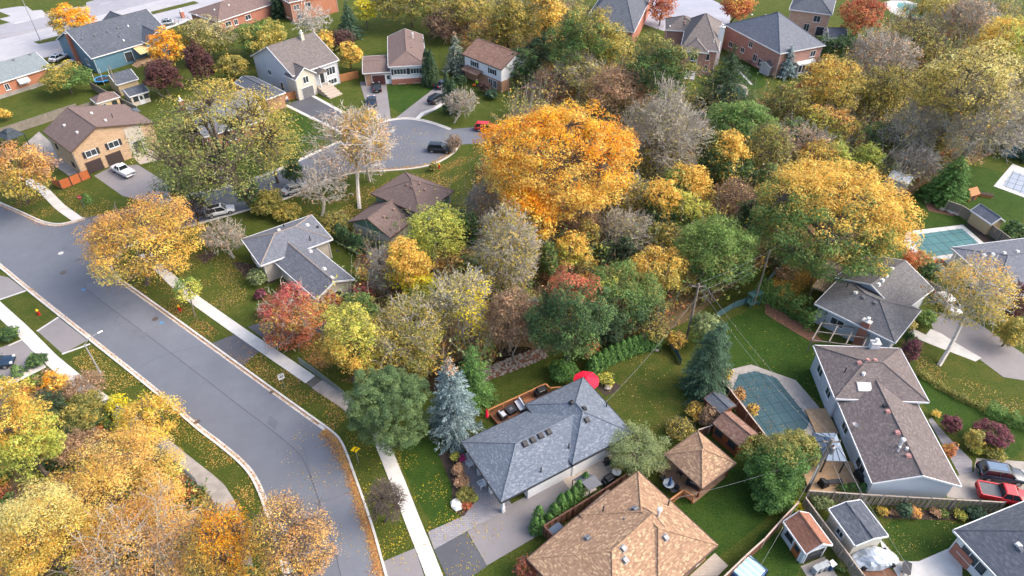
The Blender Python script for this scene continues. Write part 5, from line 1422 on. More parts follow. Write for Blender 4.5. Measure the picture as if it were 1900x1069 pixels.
broad((655, -10, 700, 45), 'yellow', 'yellow tree behind the dark green spruce', 0.8, 1.5, second=('ygreen', (-0.5, 0, -0.5), 0.1))
broad((540, 5, 615, 70), 'beige', 'leafless white tree behind the cream gabled house', 0.02, 1.5, name='bare_tree', twigs=8, bark='bark_birch')
broad((578, 55, 625, 100), 'gold', 'golden shrub tree beside the grey roof', 1.0, 0.5, second=('olivey', (0, 0, -1), 0.1))
broad((624, 76, 672, 130), 'olivey', 'yellow brown tree beside the wooden gate', 1.0, 0.5, second=('gold', (0.4, 0, 0.6), 0.1))
broad((600, 62, 660, 85), 'burg', 'low dark purple brush behind the golden shrub tree', 0.6, 0.3, twigs=6)
for k, (x, y) in enumerate([(795, 158), (803, 160)]): column((x, y), 1.6, 8.0, ['taller columnar cedar beside the brown roofed bungalow', 'columnar cedar right beside the taller one'][k], 'deep')
conifer((820, 58, 874, 150), 'silver', 'silver green spruce between the two brown roofed houses', tip='beige')
for k, (x, y) in enumerate([(832, 208), (842, 212)]): column((x, y), 1.3, 8.5 - k, ['slender dark cedar beside the black parked car', 'shorter dark cedar at the end of the driveway'][k], 'deep')
shrub((842, 135, 866, 165), 'deep', 'dark rounded shrub behind the slender cedars', 1.0, clear=0.3)
broad((822, 165, 884, 222), 'beige', 'small leafless grey tree at the cul-de-sac kerb', 0.05, 0.6, name='bare_tree', twigs=12, bark='bark_pale', base=(843, 228))
shrub((888, 150, 912, 175), 'burg', 'dark bare shrub by the white and brick house', 0.7, twigs=6)
shrub((900, 165, 925, 185), 'spruce', 'small spruce shrub by the white and brick house', 1.2)
broad((826, 250, 858, 282), 'beige', 'little leafless tree beside the dark parked car', 0.0, 0.3, name='bare_tree', twigs=8, bark='bark_brown', base=(846, 284))
# the orange giant and the ravine
broad((877, 172, 1184, 404), 'orange', 'giant bright orange tree in the middle of the ravine', 1.4, 5.0, second=('gold', (-0.1, -0.6, -0.5), 0.25), twigs=3, limbs=14, attach=0.7, feather=1.0, rc=1.25, trunk=0.6, asp=0.55)
broad((930, 330, 1035, 470), 'gold', 'golden lower limb tree under the giant orange tree', 0.85, 3.0, second=('orange', (0.2, 0.3, 0.8), 0.0), feather=0.6)
broad((1160, 160, 1310, 335), 'greyl', 'wide pale grey leafless tree right of the giant orange tree', 0.10, 1.5, name='bare_tree', twigs=42, bark='bark_pale', attach=0.9, limbs=10)
broad((1085, 118, 1205, 212), 'beige', 'dry brown leaved tree behind the giant orange tree', 0.5, 1.5, twigs=14, bark='bark_brown')
broad((1030, 95, 1125, 180), 'paley', 'sparse pale tree behind the giant orange tree', 0.35, 1.5, twigs=14, bark='bark_pale')
broad((985, 130, 1060, 185), 'beige', 'leafless mauve brush tree beside the low garage', 0.2, 0.8, name='bare_tree', twigs=24, bark='bark_brown')
broad((1016, 10, 1165, 148), 'green', 'tall green and rust tree in front of the half hidden brick house', 0.95, 3.0, second=('olivey', (0.6, 0.3, 0.3), 0.3), twigs=2)
conifer((1012, 20, 1085, 135), 'deep', 'dark ragged pine beside the tall green tree', ragged=0.3, droop=0.15, dens=0.8)
broad((1165, 48, 1292, 200), 'dgreen', 'feathery dark green tree left of the pink brick house', 0.8, 2.5, second=('olive', (0.2, 0.4, 0.5), 0.1), feather=0.8, twigs=3)
conifer((1275, 82, 1400, 245), 'deep', 'open dark pine in front of the pink brick house', ragged=0.4, droop=0.1, dens=0.5, power=0.75, name='pine_tree')
conifer((1330, 150, 1372, 205), 'deep', 'little dark pine beside the far pool', ragged=0.25)
broad((900, -20, 985, 95), 'olivey', 'tall olive yellow tree at the top behind the white and brick house', 0.75, 3.0, twigs=3)
broad((960, -30, 1062, 90), 'olive', 'second tall olive tree at the top edge', 0.8, 3.0, second=('gold', (0.3, -0.3, 0.2), 0.25))
broad((815, -20, 915, 60), 'olivey', 'yellow olive tree at the top above the back lawn', 0.7, 2.0, twigs=4)
broad((690, -30, 830, 30), 'olive', 'dark olive tree at the top edge behind the lawn', 0.7, 1.5, twigs=5)
broad((870, 30, 960, 110), 'olive', 'brown olive brush tree above the white and brick house', 0.7, 0.6, twigs=6, second=('gold', (0, 0, 1), 0.4))
broad((780, 20, 880, 70), 'burg', 'bare brown brush along the back lawn', 0.25, 0.3, twigs=14, bark='bark_brown')
broad((965, 60, 1035, 130), 'deep', 'shadowy green tree behind the white and brick house', 0.9, 1.0)
hedge([(940, 165), (975, 150), (1000, 142)], 2.2, 2.2, 'green', 'green hedge beside the white and brick house')
broad((1310, 172, 1450, 275), 'bgreen', 'bright green broad tree below the far pool', 0.95, 1.5, second=('green', (-0.5, -0.3, -0.5), 0.15))
broad((1290, 228, 1392, 340), 'dgreen', 'dark green tree with golden crown in the ravine', 1.0, 1.5, second=('gold', (0.5, -0.1, 0.6), 0.18))
broad((1385, 225, 1470, 330), 'olive', 'loose olive green tree in the ravine left of the big maple', 0.6, 1.5, twigs=6)
broad((1225, 300, 1322, 395), 'green', 'green tree with yellow edges in the middle of the ravine', 1.0, 1.5, second=('gold', (0.5, 0, 0.5), 0.1))
broad((1235, 355, 1310, 440), 'ygreen', 'yellow green small tree low in the ravine', 0.8, 1.0, second=('green', (0, 0, -1), -0.1))
broad((1185, 330, 1262, 430), 'dgreen', 'dark green tree with orange brown top in the ravine', 0.9, 1.5, second=('gold', (0.3, 0.2, 0.7), 0.0))
broad((1120, 320, 1215, 400), 'olivey', 'olive sparse tree right below the orange giant', 0.55, 1.5, twigs=10, bark='bark_pale')
broad((1025, 375, 1125, 455), 'beige', 'mauve grey leafless tree under the orange giant', 0.12, 1.2, name='bare_tree', twigs=30, bark='bark_brown')
broad((1110, 385, 1215, 470), 'greyl', 'grey leafless tree with few leaves in the ravine centre', 0.28, 1.2, name='bare_tree', twigs=24, bark='bark_pale')
broad((1028, 430, 1098, 510), 'ygreen', 'yellow green tree beside the red topped maple', 0.8, 1.2, second=('gold', (0.4, 0.2, 0.6), 0.1))
shrub((1095, 440, 1185, 495), 'dgreen', 'low dark green brush in the ravine hollow', 0.7, twigs=5)
broad((1320, 330, 1400, 420), 'beige', 'leafless mauve brush between ravine trees', 0.15, 0.6, name='bare_tree', twigs=20, bark='bark_brown')
broad((1255, 400, 1408, 540), 'green', 'bright green full tree beside the utility wires', 1.1, 1.5, second=('bgreen', (0.2, 0.4, 0.8), 0.1))
broad((1165, 452, 1288, 552), 'gold', 'golden tree left of the bright green tree', 0.9, 1.8, second=('olivey', (0.2, -0.6, -0.5), 0.0), twigs=3)
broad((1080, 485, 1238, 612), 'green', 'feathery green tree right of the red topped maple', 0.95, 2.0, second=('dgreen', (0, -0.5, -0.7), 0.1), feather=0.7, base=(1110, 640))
broad((978, 495, 1135, 668), 'dgreen', 'green maple with bright red crown beside the creek', 1.0, 2.2, second=('redor', (-0.1, 0.75, 0.62), 0.55), base=(1055, 668), limbs=9)
broad((1100, 490, 1150, 600), 'ygreen', 'yellow green slim tree behind the red topped maple', 0.8, 2.0)
broad((1100, 580, 1160, 650), 'deep', 'dark ivy green tree behind the cedar hedge', 1.0, 0.5)
broad((1070, 620, 1112, 668), 'rust', 'small rust leaved tree between trunk and cedar hedge', 0.7, 0.4, second=('green', (-0.6, 0, 0), 0.1))
broad((1178, 575, 1240, 640), 'olivey', 'ochre leaved brush at the end of the cedar hedge', 0.5, 0.3, twigs=8)
broad((880, 380, 1002, 555), 'olivey', 'tall half bare grey tree with ochre leaves in the ravine', 0.28, 2.0, twigs=22, bark='bark_pale', attach=0.9, limbs=9)
broad((960, 530, 1010, 650), 'greyl', 'thin leafless tree above the creek', 0.15, 1.0, name='bare_tree', twigs=20, bark='bark_pale')
broad((905, 520, 985, 660), 'beige', 'brown grey brush tree on the creek bank', 0.25, 0.8, twigs=18, bark='bark_brown')
broad((800, 490, 912, 630), 'paley', 'grey limbed tree with yellow leaf tufts left of the creek', 0.32, 2.0, twigs=18, bark='bark_pale', attach=0.9, second=('yellow', (0.5, -0.4, 0), 0.25))
broad((675, 545, 830, 690), 'olivey', 'wide half bare tree with olive yellow leaves near the pine', 0.48, 1.8, twigs=12, bark='bark_pale', attach=0.9, limbs=9, base=(765, 665))
broad((712, 440, 802, 540), 'yellow', 'bright golden yellow tree behind the grey roofed bungalow', 1.0, 2.0, second=('gold', (0.2, -0.3, 0.5), 0.0))
broad((740, 500, 812, 566), 'yellow', 'lower yellow tree below the bright golden one', 0.9, 1.5, second=('lime', (0.2, -0.5, -0.5), 0.0))
broad((755, 372, 868, 492), 'lime', 'lime green upright tree beside the brown roofed house', 0.72, 2.0, shape='vase', feather=1.2, rc=0.7)
broad((838, 385, 890, 475), 'dgreen', 'dark green bushy tree behind the lime tree', 1.0, 1.0)
broad((680, 455, 745, 545), 'beige', 'pale leafless brush beside the grey roofed bungalow', 0.12, 0.6, name='bare_tree', twigs=26, bark='bark_pale')
broad((800, 455, 880, 520), 'peach', 'dry peach leaved brush under the lime tree', 0.4, 0.8, twigs=14, bark='bark_brown')
broad((860, 340, 930, 420), 'beige', 'bare twiggy tree below the orange giant at left', 0.2, 1.0, name='bare_tree', twigs=22, bark='bark_pale')
broad((594, 560, 716, 708), 'ygreen', 'tall yellow green tree overhanging the railing', 0.85, 1.5, second=('gold', (-0.3, -0.4, -0.5), 0.3), feather=0.6, base=(655, 705))
broad((598, 622, 642, 684), 'gold', 'orange yellow small tree by the railing end', 0.9, 0.5)
broad((640, 540, 700, 610), 'green', 'mid green bush tree right of the scarlet shrub', 0.9, 0.8)
broad((690, 590, 760, 660), 'olivey', 'small ochre tree in the ravine above the pine', 0.6, 0.8, twigs=8)
shrub((735, 655, 810, 700), 'olive', 'fern like brush beside the pine', 0.8, twigs=4)
# pine and spruces beside the middle house
broad((645, 660, 808, 838), 'pine', 'big round dark pine between road and blue spruce', 2.3, 0.9, name='pine_tree', bark='bark_dark', mat='needle', tight=0.8, rc=0.66, leaf=1.0, asp=0.36, base=(722, 812), limbs=4, attach=0.1)
conifer((796, 666, 900, 848), 'bluespr', 'blue spruce beside the middle bungalow', ragged=0.2, droop=0.2, base=(845, 808), tip='beige', power=0.58, dens=1.3)
conifer((832, 640, 922, 785), 'cedar', 'green spruce just behind the blue spruce', ragged=0.2, base=(880, 748), power=0.65)
conifer((1252, 598, 1352, 762), 'spruce', 'dense green spruce beside the grey roofed garden shed', ragged=0.12, base=(1305, 726), power=0.5, dens=1.3)
shrub((1016, 666, 1072, 708), 'cedar', 'clipped round hedge ball above the middle bungalow', 2.0, name='clipped_shrub', rc=0.5)
for k in range(12):
    f_ = k / 11; x = 1098 + 118 * f_; y = 690 - 46 * f_ - 8 * math.sin(f_ * 3)
    column((x, y), 0.95, 2.9, '%s cedar from the red umbrella in the row along the back lawn' % ORD[k], 'cedar', group='cedar row along the back lawn')
broad((1237, 612, 1275, 648), 'gold', 'small golden tree at the end of the back lawn', 0.9, 0.4, twigs=4)
broad((1275, 575, 1335, 640), 'green', 'soft green climbing bush around the utility pole', 0.9, 0.5, second=('fern', (0, 0, 1), 0.1))
shrub((1272, 748, 1318, 778), 'gold', 'orange and gold shrub below the dense spruce', 0.8, twigs=4)
shrub((1295, 752, 1340, 795), 'beige', 'leafless pinkish shrub beside the brown shed', 0.3, twigs=20, bark='bark_brown')
shrub((1235, 778, 1290, 815), 'olivey', 'mixed flower shrub beside the gazebo', 0.7, twigs=5)
broad((1128, 793, 1246, 876), 'fern', 'feathery sage green shrub tree at the corner of the middle bungalow', 0.95, 0.6, feather=0.6, asp=0.3, second=('olive', (0, 0, -1), 0.2))
shrub((1130, 845, 1165, 875), 'dgreen', 'dark low shrub under the sage green shrub tree', 1.2)
cn = [(993, 985), (1003, 985), (1000, 965), (1018, 972), (1027, 958), (1040, 946), (1052, 938), (1063, 930), (1072, 922), (1084, 908)]
for k, (x, y) in enumerate(cn):
    column((x, y), 0.72, [2.4, 2.0, 2.5, 1.7, 2.3, 2.9, 2.6, 2.6, 3.0, 3.0][k], '%s cedar from the driveway mouth in the row by the board fence' % ORD[k], 'cedar', group='cedars along the board fence')
broad((1378, 800, 1500, 925), 'cedar', 'dense green hedge tree beside the gazebo lawn', 1.3, 0.1, second=('olive', (0.2, 0.6, 0.4), 0.35), name='hedge_tree', low=-0.9)
broad((1432, 790, 1522, 885), 'green', 'dense green bush beside the metal gazebo', 1.3, 0.2, name='hedge_tree', second=('olive', (0, 0.5, 0.8), 0.3))
shrub((1385, 885, 1475, 945), 'cedar', 'lower green hedge mass along the garden kerb', 1.2)
for bb, pl_, lb in (((1337, 682, 1360, 708), 'gold', 'yellow shrub at the corner of the octagon pool'), ((1362, 715, 1384, 750), 'orange2', 'orange climbing shrub on the pool fence'), ((1385, 748, 1408, 775), 'gold', 'golden climbing shrub on the pool fence')):
    shrub(bb, pl_, lb, 0.5, twigs=5)
for k, px in enumerate(X('E', 540, 960, 650, 950, 790, 950)): column(px, 0.75, 1.3, ['little clipped cedar at the left of the deck edge', 'little clipped cedar in the middle of the deck edge', 'little clipped cedar nearest the pale siding'][k], 'cedar', group=None)
# right-hand side
broad((1393, 287, 1692, 520), 'green', 'huge maple, green below and golden above, at the right', 1.5, 3.0, second=('gold', (0.45, 0.3, 0.7), 0.12), base=(1512, 492), limbs=14, attach=0.6, rc=1.2, trunk=0.55, name='maple_tree')
conifer((1706, 292, 1792, 396), 'cedar', 'broad green cedar beside the white roofed shed', power=0.55, ragged=0.1, droop=0.1, name='cedar_tree')
broad((1732, 472, 1892, 625), 'gold', 'white barked birch with golden leaves over the right driveway', 0.3, 3.5, bark='bark_birch', twigs=9, base=(1742, 678), attach=0.8, limbs=9, second=('olivey', (-0.4, -0.6, -0.4), 0.1), trunk=0.22, name='birch_tree')
shrub((1695, 572, 1735, 606), 'bgreen', 'round green shrub beside the front walk at right', 1.3)
shrub((1675, 590, 1700, 615), 'paley', 'pale green flower shrub by the grey roofed bungalow', 1.0)
shrub((1672, 625, 1706, 680), 'plum', 'plum red shrub between the two right-hand houses', 0.9, twigs=6)
shrub((1677, 612, 1695, 640), 'dgreen', 'green shrub at the roof corner of the right-hand bungalow', 1.2)
hedge([(1700, 690), (1735, 715), (1780, 740), (1828, 762)], 0.8, 0.6, 'olive', 'yellowing hedge along the right front lawn')
hedge([(1828, 762), (1870, 782), (1920, 800)], 1.3, 1.2, 'green', 'green clipped hedge at the right edge')
hedge([(1400, 548), (1440, 562), (1480, 585), (1515, 612)], 2.4, 2.4, 'green', 'green hedge between the pool lawn and the leaf covered yard')
broad((1808, 780, 1875, 832), 'plum', 'plum red small maple on the right front lawn', 1.1, 0.5)
broad((1750, 768, 1786, 805), 'plum', 'small plum shrub beside the paved walk', 1.2, 0.2)
shrub((1788, 795, 1822, 838), 'olivey', 'ochre shrub left of the plum maple', 1.0)
shrub((1795, 820, 1826, 840), 'ygreen', 'lime mound shrub at the paved walk', 1.4)
shrub((1747, 818, 1772, 855), 'rust', 'rust hydrangea beside the mauve roof', 1.1)
shrub((1730, 760, 1745, 775), 'gold', 'little golden shrub at the mauve roof corner', 1.1)
shrub((1826, 830, 1865, 850), 'olive', 'low olive border plants behind the dark parked car', 0.9)
for (x0, y0, x1, y1, pl_, lb) in [(1627, 938, 1648, 956, 'gold', 'yellow shrub nearest the grey garage in the fence border'), (1650, 945, 1665, 957, 'beige', 'tan shrub second along the fence border'), (1665, 932, 1693, 962, 'spruce', 'blue green shrub in the fence border'), (1688, 940, 1710, 962, 'orange2', 'orange shrub in the middle of the fence border'), (1726, 943, 1745, 958, 'beige', 'brown shrub in the fence border'), (1740, 943, 1760, 960, 'green', 'green shrub in the fence border'), (1770, 945, 1795, 966, 'ygreen', 'yellow green shrub in the fence border'), (1792, 940, 1832, 966, 'spruce', 'large blue green shrub at the end of the fence border'), (1470, 930, 1492, 950, 'yellow', 'small yellow shrub at the fence corner'), (1505, 915, 1545, 945, 'fern', 'soft green shrub beside the grey garage'), (1548, 1040, 1570, 1062, 'green', 'green shrub in the bottom right vegetable bed')]:
    shrub((x0, y0, x1, y1), pl_, lb, 1.0)
shrub((1670, 465, 1740, 510), 'olivey', 'rust and green hedge behind the grey roof near the pool', 1.0, second=('rust', (-0.6, 0.3, 0.2), 0.1))
shrub((1705, 488, 1752, 530), 'dgreen', 'dark green hedge beside the pool patio', 1.1)
shrub((1865, 408, 1912, 452), 'dgreen', 'dark bush at the right edge by the blue grey roof', 1.1)
broad((1850, 520, 1915, 600), 'plum', 'plum leafed tree at the right edge', 0.7, 0.5, twigs=6)
shrub((1845, 585, 1905, 650), 'olivey', 'ochre hedge at the right edge beside the driveway', 0.9)
# far right woodland
broad((1690, 68, 1890, 250), 'paley', 'very tall pale yellow tree at the upper right', 0.5, 7.0, second=('olivey', (-0.5, -0.4, -0.5), 0.15), twigs=5, feather=1.0, limbs=10)
broad((1735, 135, 1912, 310), 'greyl', 'wide leafless grey tree at the right edge', 0.10, 2.5, name='bare_tree', twigs=30, bark='bark_pale', attach=0.9, limbs=10, base=(1780, 300))
broad((1480, 105, 1600, 215), 'gold', 'orange gold tree right of the glass sunroom', 0.8, 1.5, second=('olivey', (0.3, -0.5, -0.4), 0.1), twigs=4)
broad((1470, 145, 1530, 210), 'redor', 'slim coral red tree beside the orange gold tree', 0.6, 1.0, second=('olive', (0, -0.5, -0.6), 0.0))
broad((1420, 150, 1500, 240), 'olive', 'olive tree below the pink brick house', 0.75, 1.2, twigs=5)
broad((1490, 190, 1580, 270), 'ygreen', 'yellow green brush in the upper right ravine', 0.7, 1.0, twigs=6, second=('orange2', (0.4, 0.3, 0.3), 0.25))
broad((1430, 230, 1545, 300), 'beige', 'brown bare brush by the pale creek', 0.3, 0.6, twigs=18, bark='bark_pale')
broad((1475, 258, 1580, 320), 'gold', 'yellow brush behind the huge maple', 0.7, 1.0, second=('lime', (0.6, 0, 0), 0.2))
broad((1580, 262, 1640, 325), 'lime', 'lime yellow bush right behind the huge maple', 0.7, 0.8)
broad((1580, 60, 1700, 150), 'beige', 'mauve bare brush beyond the orange tree', 0.15, 0.8, name='bare_tree', twigs=24, bark='bark_pale')
broad((1600, 115, 1700, 215), 'olivey', 'ochre thin tree in the upper right wood', 0.5, 1.5, twigs=8)
broad((1640, 40, 1760, 115), 'olive', 'grey olive brush below the far teal pool', 0.45, 1.0, twigs=12)
broad((1640, 190, 1740, 300), 'greyl', 'grey twiggy brush beside the pale creek', 0.15, 1.0, name='bare_tree', twigs=24, bark='bark_pale')
broad((1600, 220, 1680, 290), 'green', 'green low pine brush beside the pale creek', 0.6, 0.6, twigs=6)
broad((1655, 265, 1745, 340), 'beige', 'leafless grey brush behind the white roofed shed', 0.08, 0.8, name='bare_tree', twigs=22, bark='bark_pale')
broad((1800, 25, 1915, 130), 'gold', 'golden wood edge at the upper right corner', 0.7, 1.5, second=('lime', (0.5, -0.4, 0), 0.2))
broad((1840, 95, 1925, 190), 'olive', 'dark olive tree at the right edge of the wood', 0.85, 1.5)
broad((1750, -10, 1850, 70), 'beige', 'bare mauve tree near the upper right corner', 0.2, 1.0, name='bare_tree', twigs=20, bark='bark_pale')
broad((1700, -15, 1770, 40), 'olivey', 'olive tree right of the far teal pool', 0.7, 1.0)
broad((1560, -15, 1640, 70), 'redor', 'tall coral orange tree beside the beige brick house', 0.85, 1.5, second=('rust', (-0.5, -0.3, -0.5), 0.1), twigs=3)
broad((1330, -25, 1405, 42), 'redor', 'orange tree at the far crescent kerb', 0.9, 1.5, second=('orange2', (0, 0, 1), 0.2), base=(1352, 47))
broad((1200, -20, 1256, 45), 'redor', 'coral tree left of the far crescent', 0.75, 0.6, shape='vase', second=('rust', (0, -0.4, -0.6), 0.1))
broad((1150, -30, 1196, 15), 'redor', 'orange tree at the top edge beside the crescent', 0.9, 0.8)
conifer((1432, 82, 1478, 155), 'bluespr', 'blue green spruce beside the glass sunroom')
hedge([(1515, 95), (1545, 105), (1582, 92)], 3.2, 3.4, 'dgreen', 'dark green cedar hedge behind the pink brick house')
shrub((1500, 110, 1560, 140), 'beige', 'pinkish bare shrub beside the sunroom', 0.35, twigs=14, bark='bark_brown')
for k, (x, y) in enumerate([(1868, 275), (1882, 282), (1896, 300)]): column((x, y), 1.2, 6.0, ['tall cedar left in front of the blue sided house', 'tall cedar in the middle of the blue sided house', 'tall cedar at the right edge'][k], 'deep')
# small garden plants beside the middle bungalow porch
for (bb, pl_, lb, dn) in [((835, 838, 852, 858), 'ygreen', 'lime shrub by the porch flowers', 1.1), ((850, 844, 864, 858), 'pink', 'pink potted flowers on the porch corner', 0.9), ((838, 858, 862, 885), 'beige', 'upper tan ornamental grass clump by the porch', 0.9), ((842, 880, 872, 905), 'beige', 'lower tan ornamental grass clump by the porch', 0.9), ((846, 903, 882, 934), 'olive', 'mounded olive shrub at the end of the porch bed', 1.1), ((855, 928, 876, 944), 'redor', 'rusty red low shrub at the driveway corner', 1.0), ((874, 918, 888, 932), 'ygreen', 'yellow edged shrub at the driveway corner', 1.0), ((1106, 690, 1140, 716), 'ygreen', 'yellow hosta clump beside the red umbrella', 0.9)]:
    shrub(bb, pl_, lb, dn)
broad((680, 885, 752, 975), 'beige', 'leafless grey street tree over the sidewalk near the yellow sign', 0.0, 0.8, name='bare_tree', twigs=15, bark='bark', base=(715, 968))
shrub((955, 1030, 1000, 1080), 'redor', 'rusty shrub at the corner of the tan roofed house', 0.5, twigs=8)
shrub((795, 300, 812, 318), 'olive', 'small shrub beside the cul-de-sac hydrant', 1.0)
column((163, 376), 0.9, 1.8, 'small round topped evergreen beside the stop sign', 'green', name='clipped_shrub', cat='shrub')
# smaller trees filling the ravine
for bb, pl_, lb, dn in [((1138, 436, 1184, 498), 'deep', 'small dark tree in the hollow under the grey leafless tree', 1.0), ((1196, 405, 1262, 476), 'olive', 'small olive tree above the golden ravine tree', 0.8), ((1336, 285, 1404, 352), 'dgreen', 'dark tree just left of the huge maple', 1.0), ((1398, 300, 1446, 372), 'green', 'green sapling against the left side of the huge maple', 0.9), ((898, 455, 964, 545), 'olivey', 'small ochre tree between the half bare ravine trees', 0.7), ((996, 448, 1042, 524), 'green', 'small green tree above the red topped maple', 0.9), ((846, 466, 908, 524), 'green', 'low green tree right of the lime tree', 0.9), ((1176, 235, 1262, 345), 'olive', 'olive tinged tree in front of the wide grey tree', 0.45), ((1286, 375, 1334, 434), 'ygreen', 'small yellow tree above the bright green full tree', 0.9), ((1362, 370, 1412, 446), 'dgreen', 'shaded green tree behind the utility wires', 1.0), ((1590, 145, 1668, 226), 'olive', 'olive brush tree by the upper creek bend', 0.6), ((1686, 225, 1764, 296), 'olivey', 'ochre brush tree under the very tall pale tree', 0.6), ((926, 88, 1002, 152), 'dgreen', 'dark green tree right behind the white and brick house', 1.0), ((1116, 58, 1192, 132), 'olive', 'olive tree between the tall green tree and the feathery one', 0.8), ((1060, 400, 1120, 470), 'olivey', 'half bare ochre tree under the golden lower limb', 0.5), ((770, 560, 830, 640), 'ygreen', 'yellow green sapling left of the creek', 0.6), ((1440, 215, 1500, 275), 'green', 'green brush tree below the bright red slim tree', 0.7), ((1545, 215, 1600, 262), 'olivey', 'ochre brush beside the pale creek water', 0.6)]:
    broad(bb, pl_, lb, dn, 0.8, twigs=3)
# low woodland undergrowth that nobody could count
def scatter_in(poly, n):
    P = np.array([(p[0], p[1]) for p in poly]); lo, hi = P.min(0), P.max(0); out = []
    k = 0
    while k < n:
        q_ = rng.uniform(lo, hi, (n * 2, 2)); ins = np.zeros(len(q_), bool); j = len(P) - 1
        for i in range(len(P)):
            c_ = ((P[i, 1] > q_[:, 1]) != (P[j, 1] > q_[:, 1])) & (q_[:, 0] < (P[j, 0] - P[i, 0]) * (q_[:, 1] - P[i, 1]) / (P[j, 1] - P[i, 1] + 1e-12) + P[i, 0]); ins ^= c_; j = i
        out.append(q_[ins]); k += ins.sum()
    return np.concatenate(out)[:n]
def undergrowth(poly, n, label, h=2.6, bark='bark_brown', fan=0.6, pals=('olive', 'green', 'dgreen', 'gold', 'beige', 'olivey', 'rust', 'ygreen')):
    B_ = scatter_in(poly, n); B3 = np.concatenate([B_, np.zeros((n, 1))], 1)
    tuft = rng.integers(5, 10, n); bi = np.repeat(np.arange(n), tuft); m = len(bi)
    hh = h * rng.uniform(0.4, 1.4, n); o = unit(rng.normal(size=(m, 3)) * np.array([fan, fan, 0.3]) + np.array([0, 0, 0.9]))
    e = B3[bi] + o * (hh[bi] * rng.uniform(0.6, 1.1, m))[:, None]
    st = link(bpy.data.objects.new('undergrowth', quick_mesh('undergrowth', tubes(B3[bi] + rng.normal(size=(m, 3)) * np.array([.15, .15, 0]), e, 0.035, 0.015, 3), 4, M[bark])))
    tag(st, label, 'undergrowth', kind='stuff')
    lf = rng.integers(5, 15, m) * (rng.random(n)[bi] < 0.7); li = np.repeat(np.arange(m), lf); k = len(li)
    C = B3[bi][li] + (e - B3[bi])[li] * rng.uniform(0.35, 1.05, (k, 1)) + rng.normal(size=(k, 3)) * 0.3; C[:, 2] = np.maximum(C[:, 2], .05)
    d = 105.0; pc = [PAL[x] for x in pals]
    pi = rng.integers(0, len(pc), n)[bi][li]; cols = np.array([p_[rng.integers(0, len(p_))] for p_ in (pc[i] for i in pi)]) * (1 + rng.normal(size=(k, 1)) * .15)
    lv = link(bpy.data.objects.new('leaves', quick_mesh('leaves', leaf_quads(C, unit(rng.normal(size=(k, 3)) * .6 + np.array([0, 0, 1])), 0.2 * rng.uniform(.6, 1.4, k), .6), 3, M['leaf'], np.clip(cols, .004, .9)))); lv.parent = st; lv['kind'] = 'stuff'
    NLEAF[0] += k + m * 3
undergrowth(wood, 2900, 'low tangled undergrowth on the ravine floor')
undergrowth(wood, 1500, 'tall thin saplings and bare brush tangled between the ravine trees', 6.5, 'bark_pale', 0.42, ('olive', 'olivey', 'ygreen', 'green', 'greyl', 'fern', 'gold'))
undergrowth(gp([(0, 740), (90, 700), (250, 800), (380, 905), (450, 985), (470, 1069), (0, 1069)]), 500, 'low brush under the trees at the lower left', 1.0)
# ------------------------------------------------------------------ fallen leaves (nobody could count them)
def fallen(poly, n, label, pals=('gold', 'orange2', 'rust', 'beige'), z=0.03, size=0.11, edge=None):
    B_ = scatter_in(poly, n * 2); w_ = 1.2 + np.sin(B_[:, 0] * 0.9 + 1.3 * np.sin(B_[:, 1] * 0.5)) + np.sin(B_[:, 1] * 1.1 + 2 * np.sin(B_[:, 0] * 0.37)); B_ = B_[np.argsort(rng.random(2 * n) / np.maximum(w_, .05))[:n]]
    C = np.concatenate([B_, np.full((n, 1), z)], 1); C[:, 2] += rng.uniform(0, 0.02, n)
    pc = np.concatenate([PAL[x] for x in pals]); cols = pc[rng.integers(0, len(pc), n)] * (1 + rng.normal(size=(n, 1)) * 0.18)
    me = quick_mesh('fallen_leaves', leaf_quads(C, unit(rng.normal(size=(n, 3)) * 0.3 + np.array([0, 0, 1])), 0.62 * size * rng.uniform(0.6, 1.4, n), 0.65), 3, M['leaf'], np.clip(cols * 0.8, 0.01, 0.95))
    return tag(link(bpy.data.objects.new('fallen_leaves', me)), label, 'fallen leaves', kind='stuff')
def drift(line, w, n, label, side=1, pals=('orange2', 'rust', 'beige'), size=0.1, z=0.03, jitter=0.6):
    pts = np.array([[p[0], p[1], 0] for p in line]); d = pts[1:] - pts[:-1]; L = np.linalg.norm(d, axis=1); si = rng.choice(len(L), n, p=L / L.sum())
    u = unit(d); nr = np.stack([-u[:, 1], u[:, 0], 0 * u[:, 0]], 1)
    s_ = np.cumsum(L)[si]; lump = 0.55 + 0.45 * np.sin(s_ * 0.5) * np.sin(s_ * 0.17 + 1)
    off = np.abs(rng.normal(size=n)) * w * (0.4 + lump * jitter)
    C = pts[:-1][si] + d[si] * rng.uniform(0, 1, (n, 1)) + nr[si] * (side * off)[:, None]; C[:, 2] = z + rng.uniform(0, .03, n)
    pc = np.concatenate([PAL[x] for x in pals]); cols = pc[rng.integers(0, len(pc), n)] * (1 + rng.normal(size=(n, 1)) * 0.18)
    me = quick_mesh('fallen_leaves', leaf_quads(C, unit(rng.normal(size=(n, 3)) * 0.35 + np.array([0, 0, 1])), 0.62 * size * rng.uniform(0.6, 1.4, n), 0.65), 3, M['leaf'], np.clip(cols * 0.8, 0.01, 0.95))
    return tag(link(bpy.data.objects.new('fallen_leaves', me)), label, 'fallen leaves', kind='stuff')
iB = [i for i, p in enumerate(NE) if p[1] < G((600, 790)).y]
drift([NE[i] for i in iB], 0.65, 8000, 'thick orange leaf drift in the gutter at the bottom bend', -1, ('orange2', 'peach', 'rustor', 'beige'), 0.11)
drift([p for i, p in enumerate(NE) if i not in iB], 0.28, 2600, 'thin line of orange leaves along the right gutter', -1, jitter=0.2)
drift(SWk, 0.3, 3600, 'line of orange leaves along the left gutter', 1, jitter=0.3)
